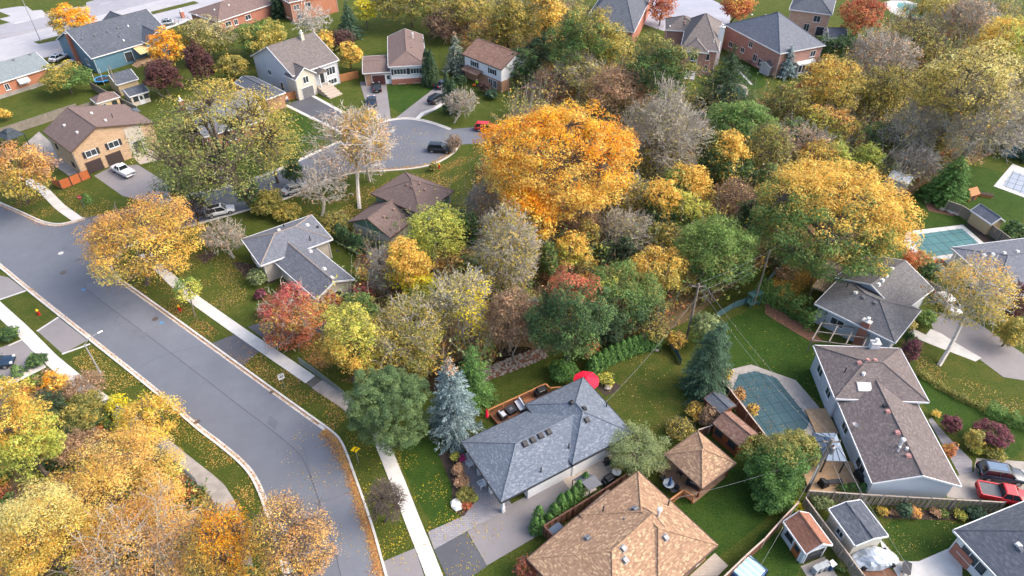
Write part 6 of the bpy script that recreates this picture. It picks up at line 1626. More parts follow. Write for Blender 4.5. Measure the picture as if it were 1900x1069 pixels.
drift(NW, 0.5, 1500, 'orange leaves along the corner kerb at left', -1)
drift(LO[len(LO) // 2:], 0.7, 1800, 'tan leaf drift around the cul-de-sac kerb', 1, ('peach', 'beige', 'orange2'), 0.14)
fallen(gp([(215, 490), (345, 575), (440, 590), (480, 500), (360, 430), (300, 440)]), 5200, 'yellow leaves scattered on the lawn of the grey roofed bungalow', ('gold', 'beige', 'olivey', 'beige'))
fallen(gp([(60, 330), (180, 360), (240, 395), (160, 415), (60, 405), (10, 380)]), 2600, 'orange leaves on the corner lawns at left')
fallen(gp([(240, 535), (330, 590), (470, 690), (620, 800), (660, 760), (560, 700), (400, 610), (280, 520)]), 3000, 'leaves scattered on the right verge', ('gold', 'beige', 'rust'))
fallen(gp([(170, 640), (300, 740), (460, 860), (480, 960), (400, 880), (250, 770), (130, 670)]), 2600, 'leaves scattered on the left verge', ('gold', 'peach', 'orange2'))
fallen(gp([(1430, 520), (1480, 470), (1600, 480), (1530, 520), (1500, 600), (1440, 560)]), 9000, 'thick golden leaf carpet under the huge maple', ('gold', 'orange2', 'gold'), 0.04, 0.13)
fallen(gp([(1700, 640), (1750, 690), (1900, 740), (1900, 780), (1800, 740), (1700, 690)]), 800, 'yellow leaves on the right front lawn', ('gold', 'beige', 'peach'))
fallen(gp([(730, 830), (800, 850), (860, 960), (800, 985), (700, 1040), (650, 860), (640, 800)]), 900, 'yellow leaves sprinkled on the lawns by the yellow sign', ('yellow', 'gold'), 0.03, 0.1)
fallen(gp([(700, 1000), (850, 930), (950, 960), (880, 1069), (740, 1069)]), 380, 'yellow leaves sprinkled on the driveway aprons', ('yellow', 'gold'), 0.05, 0.1)
fallen(gp([(560, 780), (640, 830), (700, 1060), (600, 1060), (520, 860)]), 420, 'stray leaves on the bend of the road', ('peach', 'gold'), 0.03, 0.1)
fallen(gp([(700, 230), (840, 245), (845, 285), (700, 316), (600, 330), (600, 290)]), 1500, 'pale leaves scattered over the cul-de-sac', ('beige', 'peach', 'paley'), 0.03, 0.12)
fallen(gp([(560, 400), (690, 340), (740, 330), (840, 300), (900, 260), (870, 320), (830, 350), (700, 380), (640, 420)]), 3600, 'tan leaves on the lawns below the cul-de-sac', ('beige', 'gold', 'orange2'), 0.03, 0.14)
fallen(gp([(1290, 640), (1400, 560), (1520, 605), (1600, 770), (1350, 690)]), 160, 'sparse leaves on the pool lawn', ('paley', 'gold'), 0.03, 0.1)
fallen(gp([(1100, 700), (1220, 640), (1290, 760), (1200, 810)]), 140, 'sparse leaves on the back lawn of the middle bungalow', ('paley', 'gold'), 0.03, 0.1)
fallen(gp([(560, 590), (620, 640), (680, 720), (610, 700), (530, 640)]), 3500, 'brown leaves banked behind the railing', ('rust', 'beige', 'orange2'))
fallen(gp([(1640, 950), (1780, 960), (1760, 1010), (1660, 1030)]), 120, 'few leaves on the bottom right lawn', ('paley', 'gold'), 0.03, 0.09)
fallen(wood, 9000, 'brown and gold leaves on the ravine floor', ('beige', 'rust', 'gold'), 0.04, 0.16)

# ------------------------------------------------------------------ sheds, gazebos, garages
def shed(name, label, A, B, C, ze, roof, wall, pitch=0.5, hip=(0, 0), cat='shed', ov=0.2, fascia='white_trim', door=None, win=None, **k):
    h = house(name, label, A, B, C, ze, cat)
    w = Wing(h, A, B, C, ze, roof, wall, pitch, hip, ov=ov, fascia=fascia, **k)
    if door: w.door(door[0], door[1], 0, door[2], 1.9, door[3] if len(door) > 3 else 'white_trim')
    for x in (win or []): w.window(x[0], x[1], 1.1, 0.8, 0.7, x[2] if len(x) > 2 else 'white_trim')
    return w
t_ = lambda *a: X('t', *a); E_ = lambda *a: X('E', *a); hS = lambda *a: X('h', *a)
shed('garden_shed', 'brown wooden garden shed with two small windows beside the pool fence', t_(1020, 715), t_(880, 855), t_(650, 622), 2.3, S_BROWN2, 'wood_brown', 0.6, fascia='brown_trim', win=[(0, 0.25, 'dark_trim'), (0, 0.8, 'dark_trim')])
shed('garden_shed', 'dark grey roofed low shed under the dense spruce', t_(842, 470), t_(700, 548), t_(545, 400), 2.3, S_DARK, 'wood_brown', 0.25, fascia='brown_trim')
w = shed('garden_shed', 'pale blue garden shed with rust red roof and paned doors', p_(478, 848), p_(290, 910), p_(128, 682), 2.3, S_RUST, 'side_bluegrey', 0.7, win=[(0, 0.7, 'dark_trim')])
w.door(3, 0.5, 0.05, 1.9, 1.9, 'dark_trim', 'white_trim'); w.door(0, 0.3, 0.0, 1.0, 1.7, plain('orange brown door', srgb(150, 92, 52), 0.6))
shed('garage', 'small garage with charcoal roof between the fences at bottom right', p_(872, 780), p_(640, 852), p_(455, 592), 2.6, S_DARK, 'side_cream', 0.22, cat='garage', win=[(0, 0.5)])
shed('garden_shed', 'tan shed with grey shingle roof behind the pool fence at right', D(1632, 248), D(1420, 285), D(1112, 82), 2.2, S_SLATE, 'side_tan', 0.7)
shed('garden_shed', 'grey shed with white roof beside the broad cedar', hS(1095, 268), hS(1050, 322), hS(908, 272), 2.2, M['metal_white'], 'side_grey', 0.4)
w = shed('garden_shed', 'tan garden shed with charcoal roof beside the trampoline', Hh(1188, 842), Hh(1285, 937), Hh(1515, 862), 2.6, S_DARK, 'side_tan', 0.45)
w = shed('garden_shed', 'cream garden shed with white door beside the burgundy tree', Hh(1320, 1002), Hh(1425, 1068), Hh(1645, 1008), 2.3, S_DARK, 'side_cream', 0.4, door=(0, 0.55, 0.9), win=[(0, 0.25, 'dark_trim'), (0, 0.85, 'dark_trim')])
w = shed('garden_hut', 'cream garden hut with brown hip roof behind the buff brick house', Bz(975, 82), Bz(1060, 132), Bz(1325, 62), 2.4, S_BROWN, 'side_tan', 0.6, (1, 1), win=[(0, 0.25, 'white_trim'), (0, 0.75, 'dark_trim')])
shed('garden_shed', 'taupe garden shed beside the second pink brick house', Cz(1150, 685), Cz(1240, 740), Cz(1345, 690), 2.2, S_TAUPE, 'side_grey', 0.5)
shed('garden_shed', 'little white gabled shed behind the orange tree', X('d', 530, 225), X('d', 605, 282), X('d', 460, 268), 2.4, S_DARK, 'side_white', 0.6, win=[(3, 0.5, 'dark_trim')])
# sunroom
h = house('sunroom', 'white framed glass sunroom beside the blue green spruce', Cz(1500, 610), Cz(1560, 715), Cz(1710, 655), 2.6, 'sunroom')
w = Wing(h, Cz(1500, 612), Cz(1560, 715), Cz(1712, 655), 2.6, plain('pale glazing', srgb(196, 210, 212), 0.2, 0.06), 'white_trim', 0.12, (0, 0), ov=0.1)
for k in range(5): w.window(0, 0.1 + k * 0.2, 0.8, 0.7, 1.5, mull=0)
for k in range(4):
    mb = MB(); a_, b_ = w.W(w.Lu * (k + 0.5) / 4, 0.1, w.rz(1, 0.1) + 0.03), w.W(w.Lu * (k + 0.5) / 4, w.tr, w.ze + w.rise + 0.03); mb.bar(a_, b_, 0.08, 0.05); mb.build('glazing_bar', M['white_trim'], w.house)
# shingled timber gazebo
wood_d = plain('stained timber', srgb(122, 76, 52), 0.7, 0.15, 2)
M['wood_warm'] = plain('warm cedar timber', srgb(170, 116, 76), 0.75, 0.15, 2)
M['wood_grey'] = plain('weathered grey timber', srgb(128, 120, 112), 0.9, 0.18, 1.5, bump=0.2)
M['wood_fence'] = plain('brown stained fence boards', srgb(108, 76, 62), 0.8, 0.18, 2)
h = house('gazebo', 'timber gazebo with tan shingled pyramid roof on the deck', X('o', 1125, 203), X('o', 1390, 447), X('o', 1628, 265), 2.7, 'gazebo')
gz = Wing(h, X('o', 1125, 203), X('o', 1390, 447), X('o', 1628, 265), 2.7, S_TAN, 'brick_red', 0.62, (1, 1), fascia='brown_trim', wall_on=False)
for a, t in ((0.4, 0.4), (gz.Lu - 0.4, 0.4), (gz.Lu - 0.4, gz.Lv - 0.4), (0.4, gz.Lv - 0.4)): MB().obox(gz.W(a, t, 0), gz.u, 0.18, 0.18, 0.3, 2.6).build('post', wood_d, h)
for t in (0.4, gz.Lv - 0.4): MB().bar(gz.W(0.3, t, 2.58), gz.W(gz.Lu - 0.3, t, 2.58), 0.15, 0.22).build('beam', wood_d, h)
def planks(name, label, A, B, C, z, mat, along='u', pw=0.16, thick=0.12, cat='deck', parent=None):
    """a deck of single boards; A,B,C corners on the picture"""
    a, b, c = (G(p, z) for p in (A, B, C)); u, v = c - b, a - b
    v = v - u * (v.dot(u) / u.dot(u)); lu, lv = u.length, v.length; u.normalize(); v.normalize()
    if along == 'v': u, v, lu, lv = v, u, lv, lu
    t = thing(name, label, cat, (b.x, b.y, 0), math.atan2(u.y, u.x))
    sg = 1 if u.x * v.y - u.y * v.x > 0 else -1
    me = MB().box(0, 0, z - 0.04, lu, pw - 0.015, z).mesh('board', mat)
    n = int(lv / pw)
    for k in range(n):
        o = link(bpy.data.objects.new('board', me)); o.parent = t; o.location = (0, sg * (k + (0 if sg > 0 else 1)) * pw, rng.uniform(-.004, .004))
    fr = MB().box(0.03, 0.02 * sg, -0.1, lu - 0.03, sg * (lv - 0.05), z - 0.045); fr.build('frame', mat, t, local=True)
    return t, a, b, c
planks('deck', 'worn timber deck around the shingled gazebo', X('o', 960, 370), X('o', 1330, 545), X('o', 1570, 350), 0.35, plain('worn deck boards', srgb(142, 112, 88), 0.85, 0.2, 1.5), 'u', 0.2)
planks('deck', 'tan timber deck beside the octagon pool', l(380, 905), l(365, 1090), l(520, 1085), 0.3, M['deck_tan'], 'u', 0.2)
planks('deck', 'large tan timber deck under the metal gazebo', E_(250, 560), E_(150, 950), E_(890, 960), 0.3, M['deck_tan'], 'u', 0.2)
planks('deck', 'narrow timber walkway behind the board fence', X('o', 350, 760), X('o', 380, 790), X('o', 560, 660), 0.25, plain('worn deck boards', srgb(142, 112, 88), 0.85, 0.2, 1.5), 'u', 0.2)
# metal canopy gazebo
def canopy(name, label, pts, z, rise, mat, pmat, posts=True):
    q4 = [G(p, z) for p in pts]; c = sum(q4, Vector()) / 4
    t = thing(name, label, 'gazebo', (c.x, c.y, 0))
    ap = Vector((c.x, c.y, z + rise))
    mid = [x.lerp(ap, 0.62) for x in q4]; up = [m + Vector((0, 0, 0.18)) for m in mid]
    for nm, ring, top in (('canopy', q4, mid), ('top_tier', [m + (m - ap) * 0.12 + Vector((0, 0, 0.16)) for m in mid], [ap + Vector((0, 0, 0.3))] * 4)):
        mb = MB()
        for i in range(4):
            a, b = ring[i], ring[(i + 1) % 4]; d, e = top[(i + 1) % 4], top[i]; dn = Vector((0, 0, -0.05))
            mb.add([a, b, d, e, a + dn, b + dn, d + dn, e + dn], [(0, 1, 2, 3), (7, 6, 5, 4), (0, 4, 5, 1), (1, 5, 6, 2), (2, 6, 7, 3), (3, 7, 4, 0)])
        mb.build(nm, mat, t)
    for i in range(4):
        for f_ in (0.0, 0.33, 0.66):
            a = q4[i].lerp(q4[(i + 1) % 4], f_); b = mid[i].lerp(mid[(i + 1) % 4], f_); MB().tube(a + Vector((0, 0, 0.02)), b + Vector((0, 0, 0.02)), 0.03, n=5).build('rib', pmat, t)
    if posts:
        for x in q4:
            p = x.lerp(Vector((c.x, c.y, x.z)), 0.08); MB().obox(p, (1, 0), 0.12, 0.12, 0.0, z).build('post', pmat, t)
    return t
canopy('gazebo', 'grey metal roofed gazebo on the tan deck behind the transformer pole', E_(180, 222, 478, 225, 615, 575, 350, 565), 2.5, 1.1, plain('pale metal roofing', srgb(122, 136, 152), 0.55, 0.08, 1.0), M['dark_trim'])
canopy('gazebo', 'dark fabric gazebo on the patio at the left edge', Bz(-60, 470, 120, 400, 275, 465, 80, 545), 2.4, 0.9, plain('charcoal canopy cloth', srgb(62, 70, 76), 0.8, 0.1), M['dark_trim'])
# pergolas beside the grey bungalow
def pergola(name, label, A, B, C, z, mat, n, cat='pergola', legs=True, gap=0.3):
    a, b, c = (G(p, z) for p in (A, B, C)); u, v = c - b, a - b; t = thing(name, label, cat, (b.x, b.y, 0))
    for f_ in (0.0, 0.5, 1.0): MB().bar(b + v * f_, b + v * f_ + u, 0.1, 0.14).build('beam', mat, t)
    for k in range(n): MB().bar(b + u * (k / (n - 1)) + Vector((0, 0, 0.07)), b + u * (k / (n - 1)) + v + Vector((0, 0, 0.07)), u.length / n * (1 - gap), 0.05).build('slat', mat, t)
    if legs:
        for i in (0, 1):
            for j in (0, 1): p = b + u * i + v * j; MB().obox(p, u, 0.12, 0.12, 0, z - .1).build('post', mat, t)
    return t
pergola('pergola', 'weathered slatted pergola roof beside the huge maple', s_(250, 105), s_(140, 205), s_(355, 270), 2.3, M['wood_grey'], 14, gap=0.15)
pergola('pergola', 'lower pale slatted pergola below the weathered one', s_(190, 240), s_(125, 325), s_(250, 370), 2.0, plain('pale dry timber', srgb(168, 148, 120), 0.85, 0.15), 9, gap=0.2)
pergola('arbour', 'open grey timber arbour frame between the two right-hand houses', s_(200, 620), s_(120, 760), s_(540, 815), 2.2, M['wood_grey'], 4, 'arbour', gap=0.9)
# green arbour bench at the end of the pool lawn
bx_ = G(X('k', 1740, 175)); t = thing('arbour_bench', 'green arbour with bench at the corner of the pool lawn', 'arbour', bx_, 0.5)
gm = plain('green stained timber', srgb(70, 104, 98), 0.7)
for sx in (-0.8, 0.8):
    for sy in (-0.4, 0.4): MB().box(sx - .05, sy - .05, 0, sx + .05, sy + .05, 2.1).build('post', gm, t, local=True)
for k in range(5): MB().box(-1.0, -0.5 + k * 0.22, 2.1, 1.0, -0.36 + k * 0.22, 2.16).build('slat', gm, t, local=True)
MB().box(-0.75, -0.35, 0.4, 0.75, 0.3, 0.47).build('seat', gm, t, local=True); MB().box(-0.75, 0.3, 0.47, 0.75, 0.36, 1.1).build('backrest', gm, t, local=True)

# ------------------------------------------------------------------ fences
def fence(line, h, label, mat, name='fence', bw=0.14, gap=0.02, post=2.4, cap=None, cat='fence', overlap=False, at_top=True, rail=True, cap_w=0.14, boards=True, lean=0.0):
    pts = [G(p, h) if at_top else G(p) for p in line]; pts = [Vector((p.x, p.y, 0)) for p in pts]
    t = thing(name, label, cat, pts[0])
    bm = MB().box(-bw / 2, -0.012, 0.05, bw / 2, 0.012, h - 0.06).mesh('board', mat)
    pm = MB().box(-0.055, -0.055, -0.1, 0.055, 0.055, h + 0.06).lathe((0, 0, h + 0.06), [(0.09, 0), (0.09, 0.03), (0.02, 0.08)], 4).mesh('post', cap or mat)
    for i in range(len(pts) - 1):
        a, b = pts[i], pts[i + 1]; d = b - a; L = d.length; u = d / L; ang = math.atan2(u.y, u.x); nrm = Vector((-u.y, u.x, 0))
        npst = max(1, round(L / post))
        for k in range(npst + (1 if i == len(pts) - 2 else 0)):
            o = link(bpy.data.objects.new('post', pm)); o.parent = t; o.location = a + d * (k / npst) - pts[0]; o.rotation_euler = (0, 0, ang)
        if rail:
            r_ = MB()
            for z in (0.35, h - 0.35): r_.bar(a + Vector((0, 0, z)) + nrm * 0.05, b + Vector((0, 0, z)) + nrm * 0.05, 0.05, 0.09)
            r_.build('rail', mat, t)
            c_ = MB(); c_.bar(a + Vector((0, 0, h + 0.03)), b + Vector((0, 0, h + 0.03)), cap_w, 0.06); c_.build('cap_rail', cap or mat, t)
        if boards:
            n = int(L / (bw + gap))
            for k in range(n):
                o = link(bpy.data.objects.new('board', bm)); o.parent = t
                off = nrm * ((0.035 if k % 2 else -0.035) if overlap else 0.0)
                o.location = a + u * ((k + 0.5) * (L / n)) - pts[0] + off; o.rotation_euler = (rng.normal() * 0.01, rng.normal() * 0.008, ang)
    return t
capw = plain('pale fence cap', srgb(178, 160, 146), 0.8, 0.12)
fence(X('o', 340, 790, 265, 712, 480, 580, 700, 445, 920, 300), 1.8, 'dark brown board fence between the tan roofed house and the driveway', M['wood_fence'], bw=0.3, gap=0.06, overlap=True, cap=plain('dark fence cap', srgb(96, 68, 58), 0.8))
fence(t_(715, 225, 870, 425, 1050, 655, 1240, 905), 1.9, 'brown pool fence with pale cap rail', M['wood_fence'], bw=0.2, cap=capw, post=2.2)
fence(p_(310, 462, 680, 487, 1015, 507, 1355, 525, 1705, 545), 1.8, 'weathered grey board fence behind the flower border', M['wood_grey'], bw=0.16, gap=0.09, overlap=True, cap=plain('grey fence cap', srgb(158, 146, 134), 0.85))
fence(p_(288, 512, 420, 690, 560, 870, 700, 1062, 760, 1140), 1.8, 'weathered grey fence between the blue shed and the garage', M['wood_grey'], bw=0.15, gap=0.03, cap=_pl['grey fence cap'])
fence([X('o', 1545, 1075), X('o', 1700, 925), X('o', 1839, 800), X('p', 120, 665), X('p', 235, 545)], 1.8, 'brown fence with pale top beside the gazebo lawn', M['wood_fence'], bw=0.2, cap=capw)
fence(Bz(-40, 420, 250, 325, 420, 270, 640, 195, 830, 135), 1.8, 'weathered fence behind the patio of the buff brick house', M['wood_grey'], bw=0.2, post=2.4)
fence(Bz(845, 165, 1010, 112), 1.8, 'short weathered fence beside the garden hut', M['wood_grey'], bw=0.2)
fence(Hh(980, 900, 1140, 990, 1330, 1085, 1500, 1170), 1.8, 'weathered fence between the trampoline and the garden hut', M['wood_grey'], bw=0.2)
fence(D(790, -60, 1000, 15, 1190, 130, 1380, 255, 1570, 390, 1720, 500), 1.8, 'tall grey fence behind the rectangular pool', M['wood_grey'], bw=0.18, gap=0.015, cap=_pl['grey fence cap'])
fence(b(635, 550, 765, 522), 1.7, 'warm brown gate fence beside the cream gabled house', M['wood_warm'], bw=0.2)
fence(b(200, 692, 305, 670), 1.7, 'warm brown gate behind the standing person', M['wood_warm'], bw=0.2)
fence(s_(740, 90, 870, 120, 1070, 270, 1200, 330), 1.7, 'dark weathered fence behind the grey roofed bungalow', M['wood_grey'], bw=0.2)
fence(t_(490, 700, 600, 665, 650, 640), 1.4, 'short brown fence joining the gazebo and the brown shed', M['wood_fence'], bw=0.16, cap=capw)
# horizontal board screens by the double garage
orw = plain('orange stained boards', srgb(176, 100, 60), 0.7, 0.12, 2)
pts = [G(p, 1.7) for p in Bz(640, 985, 755, 945, 860, 900, 965, 860)]
t = thing('fence', 'orange stained horizontal board screen beside the garage doors', 'fence', (pts[0].x, pts[0].y, 0))
for i in range(3):
    a, b2 = pts[i], pts[i + 1]; MB().obox(a, b2 - a, 0.14, 0.14, -0.1, 1.8).build('post', M['dark_trim'], t)
    for k in range(9): MB().bar(Vector((a.x, a.y, 0.27 + k * 0.18)), Vector((b2.x, b2.y, 0.27 + k * 0.18)), 0.04, 0.165).build('board', orw, t)
MB().obox(pts[3], pts[3] - pts[2], 0.14, 0.14, -0.1, 1.8).build('post', M['dark_trim'], t)
a, b2 = pts[0], G(Bz(540, 930), 1.7)
for k in range(9): MB().bar(Vector((a.x, a.y, 0.27 + k * 0.18)), Vector((b2.x, b2.y, 0.27 + k * 0.18)), 0.04, 0.165).build('board', orw, t)
# mesh fences and railings
def rail_fence(line, h, label, mat, name='railing', rails=(0.15, 0.6, 1.05), post=2.5, mesh=None, cat='railing', bal=0.0):
    pts = [G(p) for p in line]; t = thing(name, label, cat, pts[0])
    for i in range(len(pts) - 1):
        a, b2 = pts[i], pts[i + 1]; L = (b2 - a).length; n = max(1, round(L / post))
        for k in range(n + (1 if i == len(pts) - 2 else 0)): p = a.lerp(b2, k / n); MB().tube((p.x, p.y, -0.1), (p.x, p.y, h), 0.045, n=6).build('post', mat, t)
        for z in rails: MB().tube((a.x, a.y, z), (b2.x, b2.y, z), 0.03, n=6).build('rail', mat, t)
        if bal:
            nb = int(L / bal); me = MB().tube((0, 0, rails[0]), (0, 0, rails[-1]), 0.018, n=4).mesh('baluster', mat)
            for k in range(nb):
                p = a.lerp(b2, (k + 0.5) / nb); o = link(bpy.data.objects.new('baluster', me)); o.parent = t; o.location = (p.x - pts[0].x, p.y - pts[0].y, 0)
        if mesh:
            d = (b2 - a).normalized(); MB().obox((a + b2) / 2, d, L, 0.02, 0.05, h - 0.05).build('screen', mesh, t)
    return t
galv = plain('galvanised steel', srgb(132, 142, 148), 0.45, 0.15, 4, 0.4)
rail_fence(X('j', 330, 590, 430, 660, 520, 730, 610, 800, 720, 890), 1.15, 'grey steel railing beside the asphalt sidewalk over the creek', galv, bal=0.15, rails=(0.12, 0.6, 1.1))
rail_fence(X('m', 1060, 110, 1190, 215, 1290, 310, 1400, 410), 1.1, 'grey steel railing beside the worn sidewalk at lower left', galv, bal=0.15, rails=(0.12, 0.6, 1.1))
def screen_mat():
    return plain('teal mesh screen', srgb(64, 94, 96), 0.8, 0.2, 2)
rail_fence(X('k', 1480, 275, 1600, 205, 1715, 160), 1.3, 'teal mesh fence along the pool lawn', M['dark_trim'], 'mesh_fence', (0.1, 1.25), mesh=screen_mat(), cat='fence')
rail_fence(hS(0, 1069, 120, 930, 245, 790), 1.2, 'dark teal mesh fence beside the leaf carpet under the huge maple', M['dark_trim'], 'mesh_fence', (0.1, 1.15), mesh=screen_mat(), cat='fence')
rail_fence(X('k', 1155, 470, 1200, 530, 1230, 600), 1.1, 'dark mesh fence behind the dense spruce', M['dark_trim'], 'mesh_fence', (0.1, 1.05), mesh=screen_mat(), cat='fence')
rail_fence(Cz(740, 700, 830, 690, 900, 720, 1000, 730, 1100, 700), 1.3, 'black iron fence on the far lawn between pink brick houses', M['dark_trim'], 'iron_fence', (0.1, 1.2), cat='fence', bal=0.2)
rail_fence(Cz(890, 765, 1060, 940), 1.2, 'black iron fence along the far garden path', M['dark_trim'], 'iron_fence', (0.1, 1.1), cat='fence', bal=0.25)
l_, r_ = strip(gp(Cz(880, 765, 1040, 935)), 0.5, 0); sheet('garden_path', l_ + r_[::-1], 0.02, M['concrete'])
# deck of the middle bungalow
planks('deck', 'brown timber deck behind the middle bungalow', X('F', 505, 510), X('F', 640, 660), X('F', 1230, 330), 0.5, plain('red brown deck boards', srgb(140, 96, 70), 0.8, 0.2, 1.5), 'u', 0.18)
def deck_rail(line, h0, label):
    pts = [G(p, h0 + 1.0) for p in line]; pts = [Vector((p.x, p.y, 0)) for p in pts]; t = thing('deck_railing', label, 'railing', pts[0])
    me = MB().box(-0.025, -0.025, h0, 0.025, 0.025, h0 + 0.92).mesh('baluster', M['wood_warm'])
    for i in range(len(pts) - 1):
        a, b2 = pts[i], pts[i + 1]; L = (b2 - a).length; z1 = Vector((0, 0, h0 + 1.0))
        MB().bar(a + z1, b2 + z1, 0.16, 0.06).build('hand_rail', M['wood_warm'], t); MB().bar(a + Vector((0, 0, h0 + .15)), b2 + Vector((0, 0, h0 + .15)), 0.08, 0.06).build('bottom_rail', M['wood_warm'], t)
        for k in range(max(1, round(L / 1.8)) + 1): p = a.lerp(b2, k / max(1, round(L / 1.8))); MB().obox(p, b2 - a, 0.1, 0.1, 0, h0 + 1.0).build('post', M['wood_warm'], t)
        n = int(L / 0.16)
        for k in range(n):
            o = link(bpy.data.objects.new('baluster', me)); o.parent = t; p = a.lerp(b2, (k + 0.5) / n); o.location = p - pts[0]
    return t
deck_rail(X('F', 512, 478, 1145, 188, 1190, 235, 1310, 225), 0.5, 'timber deck railing behind the middle bungalow')
deck_rail(X('o', 1165, 525, 1260, 455, 1330, 500), 0.35, 'short timber railing at the deck corner by the gazebo')

# ------------------------------------------------------------------ pools
def pool(name, label, cover, surround, cmat, smat, nx, ny, cat='pool'):
    sp = gp(surround); sheet('pool_surround', sp, 0.06, smat, thick=0.15)
    cp = gp(cover); c = sum(cp, Vector()) / len(cp)
    t = thing(name, label, cat, (c.x, c.y, 0))
    sheet('cover', cp, 0.085, cmat, t, None, 0.02)
    # straps: the two directions of the longest edge and across it
    i = max(range(len(cp)), key=lambda k: (cp[(k + 1) % len(cp)] - cp[k]).length); u = (cp[(i + 1) % len(cp)] - cp[i]).normalized(); v = Vector((-u.y, u.x, 0))
    stm = plain('dark cover strap', tuple(x * 0.35 for x in srgb(60, 110, 112)), 0.8)
    def clip(o, d):
        ts = []
        for k in range(len(cp)):
            a, b2 = cp[k], cp[(k + 1) % len(cp)]; e = b2 - a; den = d.x * e.y - d.y * e.x
            if abs(den) < 1e-9: continue
            tt = ((a.x - o.x) * e.y - (a.y - o.y) * e.x) / den; ss = ((a.x - o.x) * d.y - (a.y - o.y) * d.x) / den
            if 0 <= ss <= 1: ts.append(tt)
        return (min(ts), max(ts)) if len(ts) >= 2 else None
    for d, e, n in ((u, v, ny), (v, u, nx)):
        pr = [p.dot(e) for p in cp]; lo, hi = min(pr), max(pr)
        for k in range(n):
            off = lo + (hi - lo) * (k + 0.5) / n; o = e * off
            r = clip(o, d)
            if r: m = o + d * (r[0] + r[1]) / 2; MB().obox(m, d, r[1] - r[0] + 0.5, 0.055, 0.082, 0.094 + (0.004 if d is u else 0)).build('strap', stm, t)
    return t
teal = plain('teal mesh pool cover', srgb(70, 112, 116), 0.5, 0.18, 0.5, bump=0.5)
pool('covered_pool', 'octagon pool under a teal safety cover with dark straps', t_(866, 187, 1020, 150, 1225, 215, 1540, 612, 1510, 690, 1200, 835, 1140, 800, 815, 310), t_(803, 130, 985, 86, 1408, 235, 1640, 505, 1600, 740, 1240, 900, 1100, 760, 745, 250), plain('deep teal pool cover', srgb(50, 78, 86), 0.5, 0.2, 0.5, bump=0.5), M['concrete_old'], 7, 5)
pool('covered_pool', 'rectangular pool under a bright teal cover behind the grey fence', D(245, 455, 985, 355, 1240, 580, 1010, 700, 405, 790), D(160, 395, 1000, 298, 1320, 575, 1020, 800, 420, 850, 130, 580), teal, M['concrete'], 7, 3)
pool('covered_pool', 'pool under a pale grey cover at the right edge', hS(1820, 230, 2000, 300, 1950, 420, 1740, 335), hS(1815, 175, 2060, 270, 2000, 460, 1675, 340), plain('pale grey pool cover', srgb(142, 152, 168), 0.6, 0.08), M['concrete'], 4, 4)
pool('garden_pool', 'teal water pool with pale edge at the top right', smooth_line(list(map(lambda p: Vector((p[0], p[1], 0)), X('d', 940, 20, 1080, 25, 1160, 90, 1170, 130, 1040, 120))), 1, True), smooth_line([Vector((p[0], p[1], 0)) for p in X('d', 870, 5, 1090, 5, 1210, 100, 1190, 140, 1000, 140, 880, 60)], 1, True), plain('teal pool water', srgb(50, 128, 120), 0.1, 0.1), M['concrete'], 1, 1)
pool('garden_pool', 'teal covered pool half hidden by pines below the pink brick house', smooth_line([Vector((p[0], p[1], 0)) for p in Cz(640, 990, 720, 960, 880, 960, 980, 1000, 960, 1060, 700, 1070)], 1, True), smooth_line([Vector((p[0], p[1], 0)) for p in Cz(620, 960, 720, 930, 940, 920, 1010, 990, 980, 1090, 680, 1100)], 1, True), plain('deep green blue cover', srgb(66, 106, 106), 0.5, 0.15), M['stone'], 5, 3)
fallen(gp(t_(870, 200, 1020, 160, 1220, 220, 1520, 620, 1200, 800, 850, 320)), 160, 'leaves lying on the octagon pool cover', ('gold', 'beige'), 0.11, 0.1)
fallen(gp(D(260, 460, 980, 360, 1200, 570, 420, 770)), 60, 'leaves lying on the rectangular pool cover', ('gold', 'beige'), 0.11, 0.1)
sheet('pool_patio', gp(D(420, 850, 1000, 790, 920, 960, 800, 1069, 640, 1000, 530, 880)), 0.045, M['concrete'])
# ------------------------------------------------------------------ vehicles
M['tyre'] = plain('tyre rubber', srgb(38, 38, 40), 0.85, 0.1)
M['rim'] = plain('alloy rim', srgb(160, 162, 166), 0.35, 0.1, 3, 0.6)
M['car_glass'] = plain('tinted car glass', srgb(30, 36, 42), 0.06, 0.1, 1, spec=0.7)
M['lamp_red'] = plain('tail lamp', srgb(150, 24, 26), 0.25, 0.1)
M['lamp_clear'] = plain('head lamp', srgb(206, 210, 214), 0.15, 0.05)
_paint = {}
def car_paint(name, c):
    if name in _paint: return _paint[name]
    t = NT(name); f_ = t.ramp(t.noise(2.0, 3, 0.5, t.pos()), 0.3, 0.7); t.out(t.mixc(f_, tuple(x * 0.92 for x in c), c), 0.3, 0.5)
    t.b.inputs['Coat Weight'].default_value = 0.35; t.b.inputs['Coat Roughness'].default_value = 0.12
    _paint[name] = t.m; return t.m
def loft(secs):
    """body sections (x, half width, z bottom, z top) with rounded shoulders"""
    vs, fs = [], []
    for x, w, z0, z1 in secs:
        h = z1 - z0
        ring = [(-w * 0.82, z0), (-w * 0.98, z0 + h * 0.18), (-w, z0 + h * 0.55), (-w * 0.95, z1 - h * 0.12), (-w * 0.8, z1), (0, z1 + 0.035), (w * 0.8, z1), (w * 0.95, z1 - h * 0.12), (w, z0 + h * 0.55), (w * 0.98, z0 + h * 0.18), (w * 0.82, z0)]
        vs += [(x, y, z) for y, z in ring]
    n = 11
    for i in range(len(secs) - 1):
        for k in range(n): fs.append((i * n + k, (i + 1) * n + k, (i + 1) * n + (k + 1) % n, i * n + (k + 1) % n))
    fs += [tuple(range(n - 1, -1, -1)), tuple(range((len(secs) - 1) * n, len(secs) * n))]
    fs = [f[::-1] for f in fs]
    return MB().add(vs, fs)
